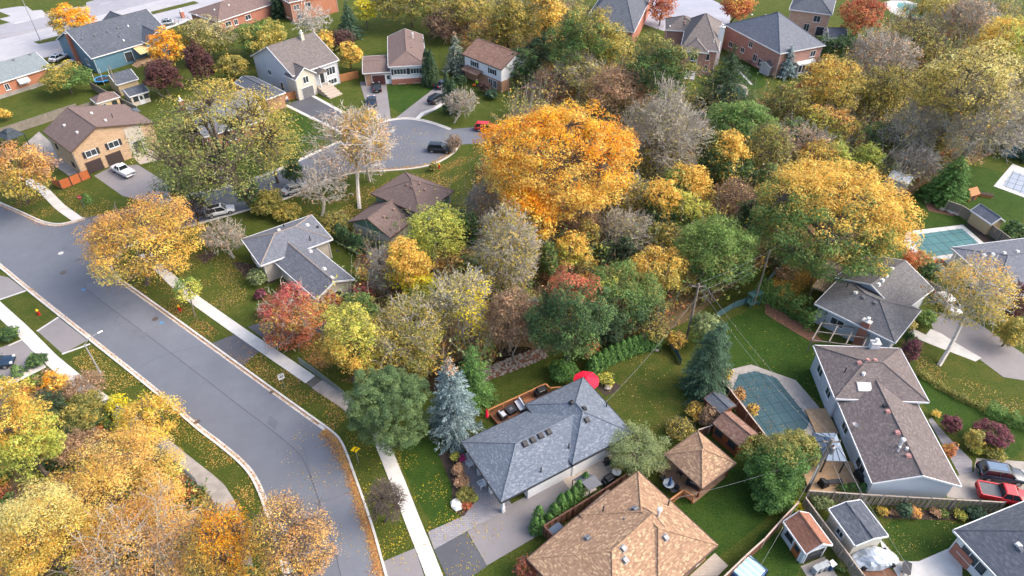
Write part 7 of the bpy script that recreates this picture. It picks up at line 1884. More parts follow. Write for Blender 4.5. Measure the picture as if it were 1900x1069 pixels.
def cabin(x0, x1, wb, zb, t0, t1, wt, zt):
    """greenhouse frustum"""
    return MB().add([(x0, -wb, zb), (x1, -wb, zb), (x1, wb, zb), (x0, wb, zb), (t0, -wt, zt), (t1, -wt, zt), (t1, wt, zt), (t0, wt, zt)],
                    [(3, 2, 1, 0), (4, 5, 6, 7), (0, 1, 5, 4), (1, 2, 6, 5), (2, 3, 7, 6), (3, 0, 4, 7)])
def vehicle(kind, px, nose, paint, label, name, roof_mat=None, cat='car', scale=1.0):
    """px: ground point under the middle; nose: a picture point the front looks to"""
    c = G(px); d = G(nose) - c
    t = thing(name, label, cat, c, math.atan2(d.y, d.x), scale=scale)
    B_ = lambda mb, n, m, p=None, **k: mb.build(n, m, p or t, local=True, **k)
    if kind == 'pickup':
        L = 5.4
        B_(loft([(-2.7, .86, .5, .98), (-2.6, .93, .42, 1.05), (-0.9, .95, .36, 1.07), (-0.8, .95, .34, 1.07), (1.15, .95, .34, 1.06), (2.1, .93, .36, 1.0), (2.6, .86, .42, .92), (2.7, .76, .5, .82)]), 'body', paint, smooth=True)
        B_(MB().box(-2.58, -0.78, 1.02, -0.72, 0.78, 1.105), 'bed_liner', roof_mat or M['vent_grey'])
        for s in (-1, 1): B_(MB().box(-2.6, s * 0.86 - .07, 1.0, -0.7, s * 0.86 + .07, 1.2), 'bed_side', paint, bevel=0.03)
        B_(MB().box(-2.7, -0.86, 0.9, -2.6, 0.86, 1.2), 'tailgate', paint, bevel=0.03)
        x0, x1, t0, t1, zt = -0.75, 1.35, -0.5, 0.55, 1.72; wh = (-1.65, 1.75); wr = 0.38
    elif kind == 'suv':
        B_(loft([(-2.3, .76, .5, .98), (-2.2, .88, .36, 1.05), (-1.0, .92, .30, 1.06), (0.6, .92, .30, 1.03), (1.15, .91, .30, 1.0), (1.95, .86, .32, .9), (2.22, .78, .38, .78), (2.3, .66, .46, .68)]), 'body', paint, smooth=True)
        x0, x1, t0, t1, zt = -2.2, 1.15, -1.85, 0.35, 1.62; wh = (-1.42, 1.42); wr = 0.36
    else:
        B_(loft([(-2.3, .7, .46, .86), (-2.15, .84, .34, .95), (-1.0, .9, .28, .96), (0.6, .9, .28, .93), (1.1, .89, .28, .9), (1.95, .84, .3, .78), (2.25, .74, .36, .66), (2.32, .62, .42, .58)]), 'body', paint, smooth=True)
        x0, x1, t0, t1, zt = -1.75, 1.1, -1.05, 0.3, 1.42; wh = (-1.4, 1.4); wr = 0.33
    zb = 1.0 if kind != 'sedan' else 0.9
    wb, wt = 0.83, 0.66
    B_(cabin(x0, x1, wb, zb - .06, t0, t1, wt, zt), 'windows', M['car_glass'])
    rf = MB().add([(t0 - .04, -wt - .02, zt), (t1 + .05, -wt - .02, zt), (t1 + .05, wt + .02, zt), (t0 - .04, wt + .02, zt), (t0 + .08, -wt + .1, zt + .055), (t1 - .1, -wt + .1, zt + .055), (t1 - .1, wt - .1, zt + .055), (t0 + .08, wt - .1, zt + .055)],
             [(3, 2, 1, 0), (4, 5, 6, 7), (0, 1, 5, 4), (1, 2, 6, 5), (2, 3, 7, 6), (3, 0, 4, 7)])
    rfo = B_(rf, 'roof', paint)
    if roof_mat and kind != 'pickup': B_(MB().box(t0 + .2, -wt + .18, zt + .05, t1 - .2, wt - .18, zt + .064), 'sunroof', roof_mat, rfo)
    pl_ = MB()
    for s in (-1, 1):
        for (xa, xb) in ((x0, t0), (x1, t1)): pl_.tube((xa, s * wb, zb - .04), (xb, s * wt, zt), 0.045, n=5)
        xm = (x0 + x1) / 2; tm = (t0 + t1) / 2; pl_.tube((xm, s * (wb + .005), zb - .04), (tm, s * (wt + .005), zt), 0.035, n=5)
        pl_.box(x1 - .35, s * (wb + .1) - .09, zb, x1 - .2, s * (wb + .1) + .09, zb + .14)
    B_(pl_, 'pillar', paint)
    for x in wh:
        for s in (-1, 1):
            w_ = MB(); n = 14; y0, y1 = s * .92, s * .72
            w_.tube((x, y0, wr), (x, y1, wr), wr, n=n); wo = B_(w_, 'wheel', M['tyre'])
            B_(MB().tube((x, s * .935, wr), (x, s * .9, wr), wr * .62, n=10), 'rim', M['rim'], wo)
    fx = 2.28 if kind != 'pickup' else 2.66
    for s in (-1, 1):
        B_(MB().box(fx - .28, s * .62 - .16, .62, fx - .02, s * .62 + .16, .78), 'headlight', M['lamp_clear'])
        B_(MB().box(-fx - .01, s * .7 - .12, .78, -fx + .14, s * .7 + .12, 1.0), 'tail_light', M['lamp_red'])
    B_(MB().box(-fx - .02, -.22, .6, -fx + .06, .22, .72), 'number_plate', M['metal_white'])
    B_(MB().box(fx - .12, -.5, .42, fx + .02, .5, .58), 'grille', M['dark_trim'])
    return t
WHITE, BLACK = car_paint('white car paint', srgb(222, 224, 226)), car_paint('black car paint', srgb(34, 38, 46))
RED, NAVY, SILV = car_paint('red car paint', srgb(196, 26, 40)), car_paint('navy car paint', srgb(28, 46, 66)), car_paint('silver car paint', srgb(170, 176, 182))
vehicle('suv', (410, 397), (460, 386), WHITE, 'white crossover with black roof parked on the side street', 'parked_car', M['car_glass'])
vehicle('pickup', (230, 322), (190, 300), WHITE, 'white pickup truck in front of the double garage', 'pickup_truck', M['metal_white'])
vehicle('sedan', (549, 355), (590, 340), SILV, 'silver car half hidden by the small dark green tree', 'parked_car')
vehicle('suv', (817, 281), (860, 283), BLACK, 'black crossover parked at the cul-de-sac kerb', 'parked_car')
vehicle('suv', (903, 242), (950, 245), RED, 'bright red crossover beside the orange tree', 'parked_car')
vehicle('sedan', (700, 166), (696, 140), BLACK, 'dark car nearest the low garage door', 'parked_car', M['car_glass'])
vehicle('sedan', (691, 192), (686, 165), NAVY, 'dark blue car nearer the cul-de-sac', 'parked_car', M['car_glass'])
vehicle('suv', (811, 188), (850, 165), BLACK, 'black crossover on the diagonal driveway beside the cedars', 'parked_car')
vehicle('sedan', (822, 161), (850, 148), BLACK, 'dark car at the top of the diagonal driveway', 'parked_car')
vehicle('sedan', X('H', 655, 660), X('H', 740, 620), WHITE, 'white car with dark glass roof beside the orange brick bungalow', 'parked_car', M['car_glass'])
vehicle('sedan', X('H', 1835, 275), X('H', 1740, 285), SILV, 'pale blue car on the far driveway behind the teal house', 'parked_car', M['car_glass'])
vehicle('suv', X('p', 1660, 365), X('p', 1860, 395), NAVY, 'dark blue crossover with glass roof at the right edge', 'parked_car', plain('reflective glass roof', srgb(96, 116, 138), 0.1))
vehicle('pickup', X('p', 1690, 520), X('p', 1900, 560), RED, 'red pickup truck beside the weathered grey fence', 'pickup_truck', plain('dark bed liner', srgb(92, 94, 98), 0.7))
vehicle('sedan', (1757, 570), (1785, 600), WHITE, 'white car under the golden birch', 'parked_car')
vehicle('sedan', X('i', -30, 610), X('i', 90, 590), NAVY, 'blue car cut by the left edge', 'parked_car')
# car under a silver cover
c = G(X('p', 765, 960)); t = thing('covered_car', 'vehicle under a crumpled silver cover beside the small garage', 'car cover', c, 0.1)
vs, n = [], 15
mb = MB()
for i in range(n):
    x = -2.3 + 4.6 * i / (n - 1); f_ = math.sin(math.pi * min(max((x + 2.35) / 4.7, 0), 1)) ** 0.35
    top = (0.75 + 0.65 * math.exp(-((x + 0.2) / 1.1) ** 4)) * f_ + 0.12
    for k in range(11):
        a = math.pi * k / 10; y = -math.cos(a) * (0.98 * f_ + 0.05); z = 0.1 + (top - 0.1) * math.sin(a) ** 0.6
        mb.v.append((x + rng.normal() * 0.05, y + rng.normal() * 0.05, max(z + rng.normal() * 0.05, 0.05)))
for i in range(n - 1):
    for k in range(10): mb.f.append((i * 11 + k, (i + 1) * 11 + k, (i + 1) * 11 + k + 1, i * 11 + k + 1))
mb.f += [tuple(range(11)), tuple(range((n - 1) * 11 + 10, (n - 1) * 11 - 1, -1))]; mb.f = [f[::-1] for f in mb.f]
mb.build('cover', plain('silver cover cloth', srgb(176, 186, 196), 0.35, 0.15, 3), t, local=True)
for x in (-1.4, 1.4):
    for s in (-1, 1): MB().tube((x, s * .9, .3), (x, s * .7, .3), .3, n=12).build('wheel', M['tyre'], t, local=True)

# ------------------------------------------------------------------ poles, wires, lights, signs
M['pole'] = bark_mat('weathered pole timber', srgb(112, 102, 94), srgb(150, 138, 126))
def wire(a, b2, sag, label, r=0.009, mat=None, name='power_line', grp=None):
    pts = [a.lerp(b2, k / 14) - Vector((0, 0, 4 * sag * (k / 14) * (1 - k / 14))) for k in range(15)]
    mb = MB()
    for i in range(14): mb.tube(pts[i], pts[i + 1], r, n=4, caps=False)
    return tag(mb.build(name, mat or plain('aluminium cable', srgb(150, 152, 154), 0.4, 0.05)), label, 'cable', grp)
def pole(base, h, label, r=0.16, arms=1, cat='utility pole'):
    c = G(base); t = thing('utility_pole', label, cat, c)
    MB().tube((c.x, c.y, -0.3), (c.x, c.y, h), r * 1.15, r * 0.8, 10).build('post', M['pole'], t)
    for k in range(arms):
        z = h - 0.4 - k * 0.9; MB().box(c.x - 0.9, c.y - .06, z - .06, c.x + .9, c.y + .06, z + .06).build('cross_arm', M['pole'], t)
        for s in (-0.8, 0.0, 0.8): MB().lathe((c.x + s, c.y, z + .06), [(.04, 0), (.07, .05), (.07, .16), (.03, .2)], 8).build('insulator', M['vent_grey'], t)
    return t, c
def top_h(base, py):
    """height of a point straight above base seen at picture row py"""
    b_ = G(base); lo, hi = 0.0, 40.0
    for _ in range(40):
        m = (lo + hi) / 2; w_ = np.array([b_.x, b_.y, m - CAM_H]); y = 534.5 - FOC * float(w_ @ _up) / float(w_ @ _fw)
        if y > py: lo = m
        else: hi = m
    return m
pA = (1274, 628); hA = top_h(pA, 527); tA, cA = pole(pA, hA, 'utility pole with one arm above the cedar hedge end', arms=1)
pB = (1398, 566); hB = top_h(pB, 464); tB, cB = pole(pB, hB, 'slim grey pole beside the green arbour', 0.12, 0)
pC = X('p', 300, 460); hC = top_h(pC, 815); tC, cC = pole(pC, hC, 'utility pole with transformer beside the metal gazebo', arms=1)
pD = X('a', 885, 705); hD = top_h(pD, 122); tD, cD = pole(pD, hD, 'utility pole between the garden sheds at upper left', 0.13, 0)
MB().lathe((cC.x + 0.35, cC.y - .1, hC - 2.0), [(.1, 0), (.28, .03), (.28, .85), (.24, .92), (.08, 1.0)], 14).build('transformer', M['vent_grey'], tC)
MB().lathe((cC.x + 0.35, cC.y - .1, hC - 1.0), [(.06, 0), (.1, .05), (.04, .3)], 8).build('bushing', plain('brown bushing', srgb(120, 70, 60), 0.3), tC)
MB().tube((cC.x - .18, cC.y - .1, 1.5), (cC.x - .18, cC.y - .1, 4.5), .06, n=8).build('conduit', M['metal_white'], tC)
V = lambda c, z, dx=0: Vector((c.x + dx, c.y, z))
wire(V(cA, hA - .3, -.8), V(cB, hB - .2), .3, 'upper cable between the two ravine poles'); wire(V(cA, hA - 1.4), V(cB, hB - 1.2), .4, 'middle cable between the two ravine poles'); wire(V(cA, hA - 2.6), V(cB, hB - 2.2), .4, 'lowest cable between the two ravine poles')
wire(V(cA, hA - .3, .8), V(cC, hC - .3, .6), .8, 'cable crossing the octagon pool on its right'); wire(V(cA, hA - .3, 0), V(cC, hC - .3, -.6), .8, 'cable crossing the octagon pool on its left')
wire(V(cA, hA - 2.4), G(X('q', 1088, 250), 3.6), .6, 'service cable from the ravine pole to the middle bungalow', 0.012)
for k, (px, dx) in enumerate((((1660, 1100), -.7), ((1690, 1100), .7), ((1730, 1120), 0.2))): wire(V(cC, hC - .3, dx), G(px, 9.0), .4, 'cable from the transformer pole over the small garage, %s of three' % ORD[k])
wire(V(cC, hC - 2.4), G(X('o', 1160, 525), 3.6), .5, 'service cable from the transformer pole to the tan roofed house'); wire(V(cC, hC - 2.6), G((1400, 1069), 3.5), .3, 'service cable dropping past the blue shed')
wire(V(cB, hB - .3), G((1700, 240), 12), .8, 'cable from the slim grey pole towards the wood'); wire(V(cD, hD - .3), G((330, 190), 4.2), .3, 'service cable from the shed pole to the brick chimney')
steel = plain('pale lamp post metal', srgb(156, 158, 160), 0.5, 0.1, 3, 0.3)
def street_light(base, top, head, label, h=None):
    c = G(base); h = h or top_h(base, top[1]); t = thing('street_light', label, 'street light', c)
    MB().tube((c.x, c.y, -.1), (c.x, c.y, h), .12, .07, 10).build('post', steel, t)
    e = G(head, h + 0.6); mb = MB(); a = Vector((c.x, c.y, h - .1)); m = a.lerp(e, .4) + Vector((0, 0, .3)); mb.tube(a, m, .04, n=6).tube(m, e, .035, n=6); mb.build('arm', steel, t)
    d = (e - a); d.z = 0; d.normalize(); MB().obox(e + d * .3, d, .6, .22, h + .52, h + .64).build('lamp_head', M['metal_white'], t, bevel=0.04)
    MB().lathe((c.x, c.y, 0), [(.2, 0), (.2, .1), (.14, .3), (.12, .35)], 10).build('base', steel, t); return t
street_light(X('i', 710, 655), X('i', 605, 455), X('i', 690, 375), 'street light on the left verge beside the driveway apron')
street_light(X('a', 298, 300), (30, -30), (60, -60), 'tall street light pole beside the arterial road', 10.5)
street_light((272, 505), (262, 450), (285, 440), 'street light half hidden in the golden corner tree', 7.5)
def sign_plate(base, h, label, name, shape, mat, face, size, tilt=0.0, cat='sign'):
    c = G(base); ang = math.atan2(-c.y, -c.x) + tilt; t = thing(name, label, cat, c, ang)
    MB().tube((0, 0, -.1), (0, 0, h), .04, n=6).build('post', galv, t, local=True)
    pts = [(size * x, size * y) for x, y in shape]; n = len(pts)
    mb = MB().add([(0.05, x, h + y) for x, y in pts] + [(0.075, x, h + y) for x, y in pts], [tuple(range(n)), tuple(range(2 * n - 1, n - 1, -1))] + [((i + 1) % n, i, n + i, n + (i + 1) % n) for i in range(n)]); mb.f = [f[::-1] for f in mb.f]
    p = mb.build('plate', mat, t, local=True)
    return t, p
def lettering(txt, size, mat, parent, z, y=0.0):
    cu = bpy.data.curves.new('lettering', 'FONT'); cu.body = txt; cu.size = size; cu.align_x = 'CENTER'; cu.align_y = 'CENTER'; cu.extrude = 0.004; cu.offset = size * 0.02; cu.materials.append(mat)
    tmp = link(bpy.data.objects.new('lettering', cu)); dg = bpy.context.evaluated_depsgraph_get(); me = bpy.data.meshes.new_from_object(tmp.evaluated_get(dg)); bpy.data.objects.remove(tmp)
    o = link(bpy.data.objects.new('lettering', me)); o.parent = parent; o.location = (0.082, y, z); o.rotation_euler = (R(90), 0, R(90)); return o
sq = [(-.5, -.6), (.5, -.6), (.5, .6), (-.5, .6)]
blk = plain('black sign paint', srgb(24, 24, 26), 0.6)
t, pl2 = sign_plate(X('j', 222, 765), 2.1, 'white speed sign reading 40 on the right verge', 'speed_sign', sq, M['metal_white'], None, 0.75, 0.15)
lettering('MAXIMUM', 0.13, blk, pl2, 2.43); lettering('40', 0.5, blk, pl2, 2.05)
dia = [(0, -.62), (.62, 0), (0, .62), (-.62, 0)]
t, pl2 = sign_plate(X('n', 748, 262), 2.4, 'yellow diamond bend sign on the verge at the road bend', 'warning_sign', dia, plain('yellow sign face', srgb(244, 206, 20), 0.45), None, 0.85, -0.1)
ar = MB(); 
for (y0, z0, y1, z1) in ((-.12, 2.1, -.12, 2.3), (-.12, 2.3, -.02, 2.45), (-.02, 2.45, .12, 2.55)): ar.tube((.085, y0, z0), (.085, y1, z1), .045, n=6)
ar.add([(.082, .06, 2.68), (.082, .27, 2.62), (.082, .16, 2.42), (.092, .06, 2.68), (.092, .27, 2.62), (.092, .16, 2.42)], [(0, 1, 2), (5, 4, 3), (0, 3, 4, 1), (1, 4, 5, 2), (2, 5, 3, 0)]); ar.build('arrow', blk, pl2, local=True)
octo = [(math.cos(R(22.5 + 45 * k)) * .54, math.sin(R(22.5 + 45 * k)) * .54) for k in range(8)]
t, pl2 = sign_plate((157, 386), 2.1, 'red stop sign on the corner lawn by the short sidewalk', 'stop_sign', octo, plain('red sign face', srgb(196, 40, 44), 0.5), None, 0.75, -0.7)
lettering('STOP', 0.24, M['metal_white'], pl2, 2.1)
# fire hydrants
hyr, hyy = plain('red hydrant paint', srgb(170, 34, 34), 0.5), plain('yellow hydrant cap', srgb(226, 178, 40), 0.5)
for px, lb in (((73, 584), 'red hydrant with yellow top on the small lawn at left'), ((334, 576), 'red hydrant with yellow top beside the young green tree'), ((815, 312), 'red hydrant near the cul-de-sac lawn')):
    c = G(px); t = thing('fire_hydrant', lb, 'hydrant', c, 0.6, scale=1.25)
    MB().lathe((0, 0, 0), [(.17, 0), (.17, .05), (.12, .06), (.12, .5), (.15, .52), (.15, .58)], 12).build('barrel', hyr, t, local=True); MB().lathe((0, 0, .58), [(.15, 0), (.13, .08), (.08, .16), (.04, .18), (.04, .24)], 12).build('bonnet', hyy, t, local=True)
    for s in (-1, 1): MB().tube((0, s * .1, .4), (0, s * .22, .4), .06, n=8).build('nozzle', hyr, t, local=True)

# ------------------------------------------------------------------ garden furniture and odds and ends
def put(name, label, cat, px, z=0.0, rot=0.0, group=None):
    c = G(px, z); return thing(name, label, cat, (c.x, c.y, z), rot, group)
Lb = lambda t, n, m, mb, **k: mb.build(n, m, t, local=True, **k)
def umbrella(px, z, r, h, mat, label, rot=0.0):
    t = put('patio_umbrella', label, 'umbrella', px, z, rot) if px else thing('patio_umbrella', label, 'umbrella', (_u.x, _u.y, 0), 0.2); n = 8
    Lb(t, 'pole', M['dark_trim'], MB().tube((0, 0, 0), (0, 0, h), .03, n=8)); Lb(t, 'base', M['dark_trim'], MB().lathe((0, 0, 0), [(.28, 0), (.28, .06), (.05, .1)], 12))
    for k in range(n):
        a, b2 = 2 * math.pi * k / n, 2 * math.pi * (k + 1) / n; mid = (a + b2) / 2
        p = [(math.cos(a) * r, math.sin(a) * r, h - .62), (math.cos(mid) * r * .96, math.sin(mid) * r * .96, h - .66), (math.cos(b2) * r, math.sin(b2) * r, h - .62), (0, 0, h)]
        Lb(t, 'canopy_panel', mat, MB().add(p + [(x, y, zz - .025) for x, y, zz in p], [(0, 1, 3), (1, 2, 3), (7, 5, 4), (7, 6, 5), (0, 4, 5, 1), (1, 5, 6, 2), (2, 6, 7, 3), (3, 7, 4, 0)]))
        Lb(t, 'rib', M['dark_trim'], MB().tube((0, 0, h - .05), (math.cos(a) * r * .98, math.sin(a) * r * .98, h - .66), .012, n=4))
    Lb(t, 'finial', M['dark_trim'], MB().lathe((0, 0, h), [(.03, 0), (.04, .04), (.01, .1)], 8)); return t
_u = G(X('F', 1592, 140), 2.6)
umbrella(None, 0.0, 1.55, 3.0, plain('red umbrella cloth', srgb(226, 30, 62), 0.7, 0.05), 'open red patio umbrella behind the middle bungalow')
def folded_umbrella(px, z, mat, label):
    t = put('folded_umbrella', label, 'umbrella', px, z); Lb(t, 'pole', M['dark_trim'], MB().tube((0, 0, 0), (0, 0, 2.3), .03, n=8)); Lb(t, 'cloth', mat, MB().lathe((0, 0, .9), [(.16, 0), (.2, .2), (.15, .7), (.06, 1.3), (.02, 1.4)], 8)); return t
folded_umbrella(X('o', 1148, 455), 0.35, plain('blue umbrella cloth', srgb(44, 76, 120), 0.7), 'folded blue umbrella on the gazebo deck')
folded_umbrella(X('q', 243, 395), 0.5, plain('red umbrella cloth', srgb(226, 30, 62), 0.7, 0.05), 'folded red umbrella on the deck beside the blue spruce')
def armchair(px, z, rot, frame, cush, label, w=0.9, name='armchair', cat='chair', group=None):
    t = put(name, label, cat, px, z, rot, group)
    Lb(t, 'base', frame, MB().box(-.42, -w / 2, 0, .42, w / 2, .28), bevel=.02); Lb(t, 'backrest', frame, MB().box(-.45, -w / 2, .2, -.3, w / 2, .78), bevel=.02)
    for s in (-1, 1): Lb(t, 'armrest', frame, MB().box(-.42, s * (w / 2 + .05) - .07, 0, .42, s * (w / 2 + .05) + .07, .58), bevel=.02)
    Lb(t, 'seat_cushion', cush, MB().box(-.28, -w / 2 + .02, .28, .42, w / 2 - .02, .44), bevel=.05); Lb(t, 'back_cushion', cush, MB().box(-.3, -w / 2 + .02, .42, -.14, w / 2 - .02, .84), bevel=.05); return t
wick = plain('dark wicker', srgb(56, 52, 52), 0.8, 0.2, 20); cush = plain('pale grey cushion', srgb(188, 192, 200), 0.9, 0.06)
armchair(X('F', 665, 555), 0.5, 0.6, wick, cush, 'wicker armchair with pale cushions on the deck'); armchair(X('F', 865, 450), 0.5, 3.6, wick, cush, 'wicker sofa with pale cushions on the deck', 1.7, 'sofa', 'sofa')
t = put('fire_table', 'dark square fire table between the wicker seats', 'table', X('F', 762, 500), 0.5, 0.6); Lb(t, 'base', wick, MB().box(-.5, -.5, 0, .5, .5, .5), bevel=.03); Lb(t, 'top', M['dark_trim'], MB().box(-.56, -.56, .5, .56, .56, .55)); Lb(t, 'burner', M['vent_grey'], MB().box(-.2, -.2, .55, .2, .2, .57))
def bbq(px, z, rot, label, cover=True):
    t = put('barbecue', label, 'barbecue', px, z, rot); m = plain('black grill cover', srgb(38, 40, 44), 0.6, 0.2, 4)
    Lb(t, 'cart', m, MB().box(-.75, -.3, .1, .75, .3, .85), bevel=.04); mb = MB()
    pf = [(-.34, .85), (-.36, 1.0), (-.22, 1.18), (.1, 1.22), (.32, 1.05), (.34, .85)]; n = len(pf)
    mb.add([(-.45, y, zz) for y, zz in pf] + [(.45, y, zz) for y, zz in pf], [tuple(range(n)), tuple(range(2 * n - 1, n - 1, -1))] + [(i, n + i, n + (i + 1) % n, (i + 1) % n) for i in range(n)]); Lb(t, 'lid', m, mb)
    Lb(t, 'handle', M['rim'], MB().tube((-.35, -.4, 1.0), (.35, -.4, 1.0), .025, n=6))
    for s in (-.6, .6): Lb(t, 'wheel', M['tyre'], MB().tube((s, -.3, .1), (s, -.22, .1), .1, n=10))
    return t
bbq(X('F', 1085, 310), 0.5, 0.5, 'black barbecue on the deck behind the middle bungalow'); bbq(X('o', 1325, 430), 0.35, -0.6, 'black covered barbecue under the gazebo edge'); bbq(E_(765, 800), 0.3, 1.9, 'black barbecue beside the pale siding on the tan deck'); bbq(X('o', 720, 405), 0.0, 0.6, 'dark covered grill beside the white round table')
def garden_chair(px, z, rot, mat, label, group=None):
    t = put('garden_chair', label, 'chair', px, z, rot, group)
    for k in range(5): Lb(t, 'slat', mat, MB().box(-.28, -.3 + k * .13, .38, .3, -.19 + k * .13, .41))
    for k in range(5): Lb(t, 'back_slat', mat, MB().add([(-.28, -.3 + k * .13, .4), (-.28, -.19 + k * .13, .4), (-.5, -.19 + k * .13, 1.05), (-.5, -.3 + k * .13, 1.05), (-.25, -.3 + k * .13, .4), (-.25, -.19 + k * .13, .4), (-.47, -.19 + k * .13, 1.05), (-.47, -.3 + k * .13, 1.05)], [(0, 1, 2, 3), (7, 6, 5, 4), (0, 4, 5, 1), (1, 5, 6, 2), (2, 6, 7, 3), (3, 7, 4, 0)]))
    for x in (-.3, .28):
        for s in (-1, 1): Lb(t, 'leg', mat, MB().box(x - .03, s * .33 - .03, 0, x + .03, s * .33 + .03, .6))
    for s in (-1, 1): Lb(t, 'armrest', mat, MB().box(-.36, s * .35 - .06, .58, .36, s * .35 + .06, .62))
    return t
garden_chair(X('q', 122, 705), 0.02, 3.7, M['white_trim'], 'white slatted chair at the far end of the porch'); garden_chair(X('q', 206, 850), 0.02, 3.7, M['white_trim'], 'white slatted chair nearer the driveway on the porch')
for k, (px, rt) in enumerate(((X('o', 1120, 400), 0.5), (X('o', 1180, 470), 3.4), (X('o', 1240, 350), 2.0))): garden_chair(px, 0.35, rt, M['dark_trim'], ['dark chair left of the folded blue umbrella', 'dark chair right of the folded blue umbrella', 'dark chair under the gazebo eave'][k])
def round_table(px, z, r, h, mat, label):
    t = put('round_table', label, 'table', px, z); Lb(t, 'top', mat, MB().lathe((0, 0, h), [(r, 0), (r, .04), (r - .05, .05)], 20)); Lb(t, 'base', M['dark_trim'], MB().lathe((0, 0, 0), [(r * .5, 0), (r * .5, .03), (.05, .06)], 12))
    Lb(t, 'leg', M['dark_trim'], MB().tube((0, 0, .05), (0, 0, h), .05, n=8)); return t
round_table(X('o', 778, 355), 0.0, 0.5, 0.7, M['white_trim'], 'white round table at the end of the side patio'); round_table(X('o', 1145, 438), 0.35, 0.6, 0.7, plain('pale glass table top', srgb(150, 158, 166), 0.2), 'pale round table under the folded blue umbrella')
# grey canopy swing / tent shed on the side patio
cv = plain('grey canopy cloth', srgb(92, 94, 100), 0.8, 0.1)
pts = [G(p, 2.0) for p in X('o', 470, 385, 560, 330, 680, 415, 590, 460)]; cen = sum(pts, Vector()) / 4; t = thing('canopy_swing', 'grey cloth canopy beside the cedars on the side patio', 'canopy', (cen.x, cen.y, 0))
r0, r1 = (pts[0] + pts[3]) / 2 + Vector((0, 0, .5)), (pts[1] + pts[2]) / 2 + Vector((0, 0, .5)); dn = Vector((0, 0, -.04))
for a, b2, c_, d in ((pts[0], pts[1], r1, r0), (pts[2], pts[3], r0, r1)): MB().add([a, b2, c_, d, a + dn, b2 + dn, c_ + dn, d + dn], [(0, 1, 2, 3), (7, 6, 5, 4), (0, 4, 5, 1), (1, 5, 6, 2), (2, 6, 7, 3), (3, 7, 4, 0)]).build('canopy', cv, t)
for p in pts: MB().tube((p.x, p.y, 0), (p.x, p.y, 2.0), .05, n=6).build('post', M['dark_trim'], t)
MB().obox(cen, r1 - r0, 2.0, 1.0, .35, .5).build('seat', plain('beige seat cloth', srgb(170, 160, 150), 0.9), t)
# boxes, bins, planters
def box_thing(name, label, cat, px, z, l_, w_, h_, mat, rot=0.0, lid=None, wheels=False):
    t = put(name, label, cat, px, z, rot); Lb(t, 'body', mat, MB().add([(-l_ * .46, -w_ * .46, 0), (l_ * .46, -w_ * .46, 0), (l_ * .46, w_ * .46, 0), (-l_ * .46, w_ * .46, 0), (-l_ / 2, -w_ / 2, h_), (l_ / 2, -w_ / 2, h_), (l_ / 2, w_ / 2, h_), (-l_ / 2, w_ / 2, h_)], [(3, 2, 1, 0), (4, 5, 6, 7), (0, 1, 5, 4), (1, 2, 6, 5), (2, 3, 7, 6), (3, 0, 4, 7)]), bevel=.02)
    Lb(t, 'lid', lid or mat, MB().box(-l_ * .53, -w_ * .53, h_, l_ * .53, w_ * .53, h_ + .07), bevel=.02)
    if wheels:
        for s in (-1, 1): Lb(t, 'wheel', M['tyre'], MB().tube((-l_ * .45, s * w_ * .4, .12), (-l_ * .45, s * w_ * .5, .12), .12, n=10))
    return t
bl2 = plain('blue plastic', srgb(54, 84, 128), 0.5); box_thing('storage_box', 'blue grey storage box behind the brown board fence corner', 'box', X('o', 345, 765), 0.0, 1.3, .7, .9, plain('blue grey plastic', srgb(92, 108, 128), 0.6), 0.7)
box_thing('patio_box', 'dark patio storage box beside the red kayak', 'box', D(790, 900), 0.05, 1.6, .9, .8, plain('dark teal plastic', srgb(50, 62, 70), 0.6), 0.2, plain('pale box lid', srgb(150, 160, 170), 0.5))
for k, px in enumerate(X('p', 350, 1040, 385, 1025, 420, 1010)): box_thing('recycling_bin', ['silver bin farthest left beside the blue shed', 'silver bin in the middle of three beside the shed', 'silver bin nearest the blue tarp beside the shed'][k], 'bin', px, 0.02, .6, .55, .8, plain('grey bin plastic', srgb(150, 156, 160), 0.5), 0.5, wheels=True)
box_thing('recycling_bin', 'bright blue bin beside the blue garden shed', 'bin', X('p', 460, 1010), 0.02, .6, .55, .8, bl2, 0.5, M['metal_white'], True)
box_thing('waste_bin', 'dark wheeled bin on the side patio of the middle bungalow', 'bin', X('q', 1090, 690), 0, .5, .5, .8, M['dark_trim'], 0.3, wheels=True)
box_thing('planter_box', 'long timber planter beside the lawn playhouse', 'planter', hS(1600, 410), 0.0, 2.6, .9, .4, M['wood_warm'], -0.35, M['soil'])
# kayak
c = G(D(650, 845)); d = (G(D(880, 815)) - c); t = thing('kayak', 'red and yellow kayak lying by the rectangular pool', 'kayak', (c.x, c.y, .06), math.atan2(d.y, d.x))
mb = MB(); prof = [(-1.6, .03, .2), (-1.1, .26, .3), (-.3, .36, .32), (.5, .36, .32), (1.2, .25, .3), (1.7, .03, .22)]
def hull(secs):
    m = MB()
    for x, w_, zz in secs: m.v += [(x, -w_, zz * .8), (x, -w_ * .6, 0), (x, w_ * .6, 0), (x, w_, zz * .8), (x, 0, zz)]
    for i in range(len(secs) - 1):
        for k in range(5): m.f.append((i * 5 + k, i * 5 + (k + 1) % 5, (i + 1) * 5 + (k + 1) % 5, (i + 1) * 5 + k))
    m.f += [(4, 3, 2, 1, 0), tuple((len(secs) - 1) * 5 + k for k in range(5))]; m.f = [f[::-1] for f in m.f]; return m
Lb(t, 'hull', plain('red kayak plastic', srgb(226, 62, 48), 0.4), hull(prof[:4])); Lb(t, 'bow', plain('yellow kayak plastic', srgb(240, 190, 60), 0.4), hull(prof[3:])); Lb(t, 'cockpit', M['dark_trim'], MB().lathe((0, 0, .28), [(.3, 0), (.3, .06), (.2, .07)], 12, 1.6, 1.0))
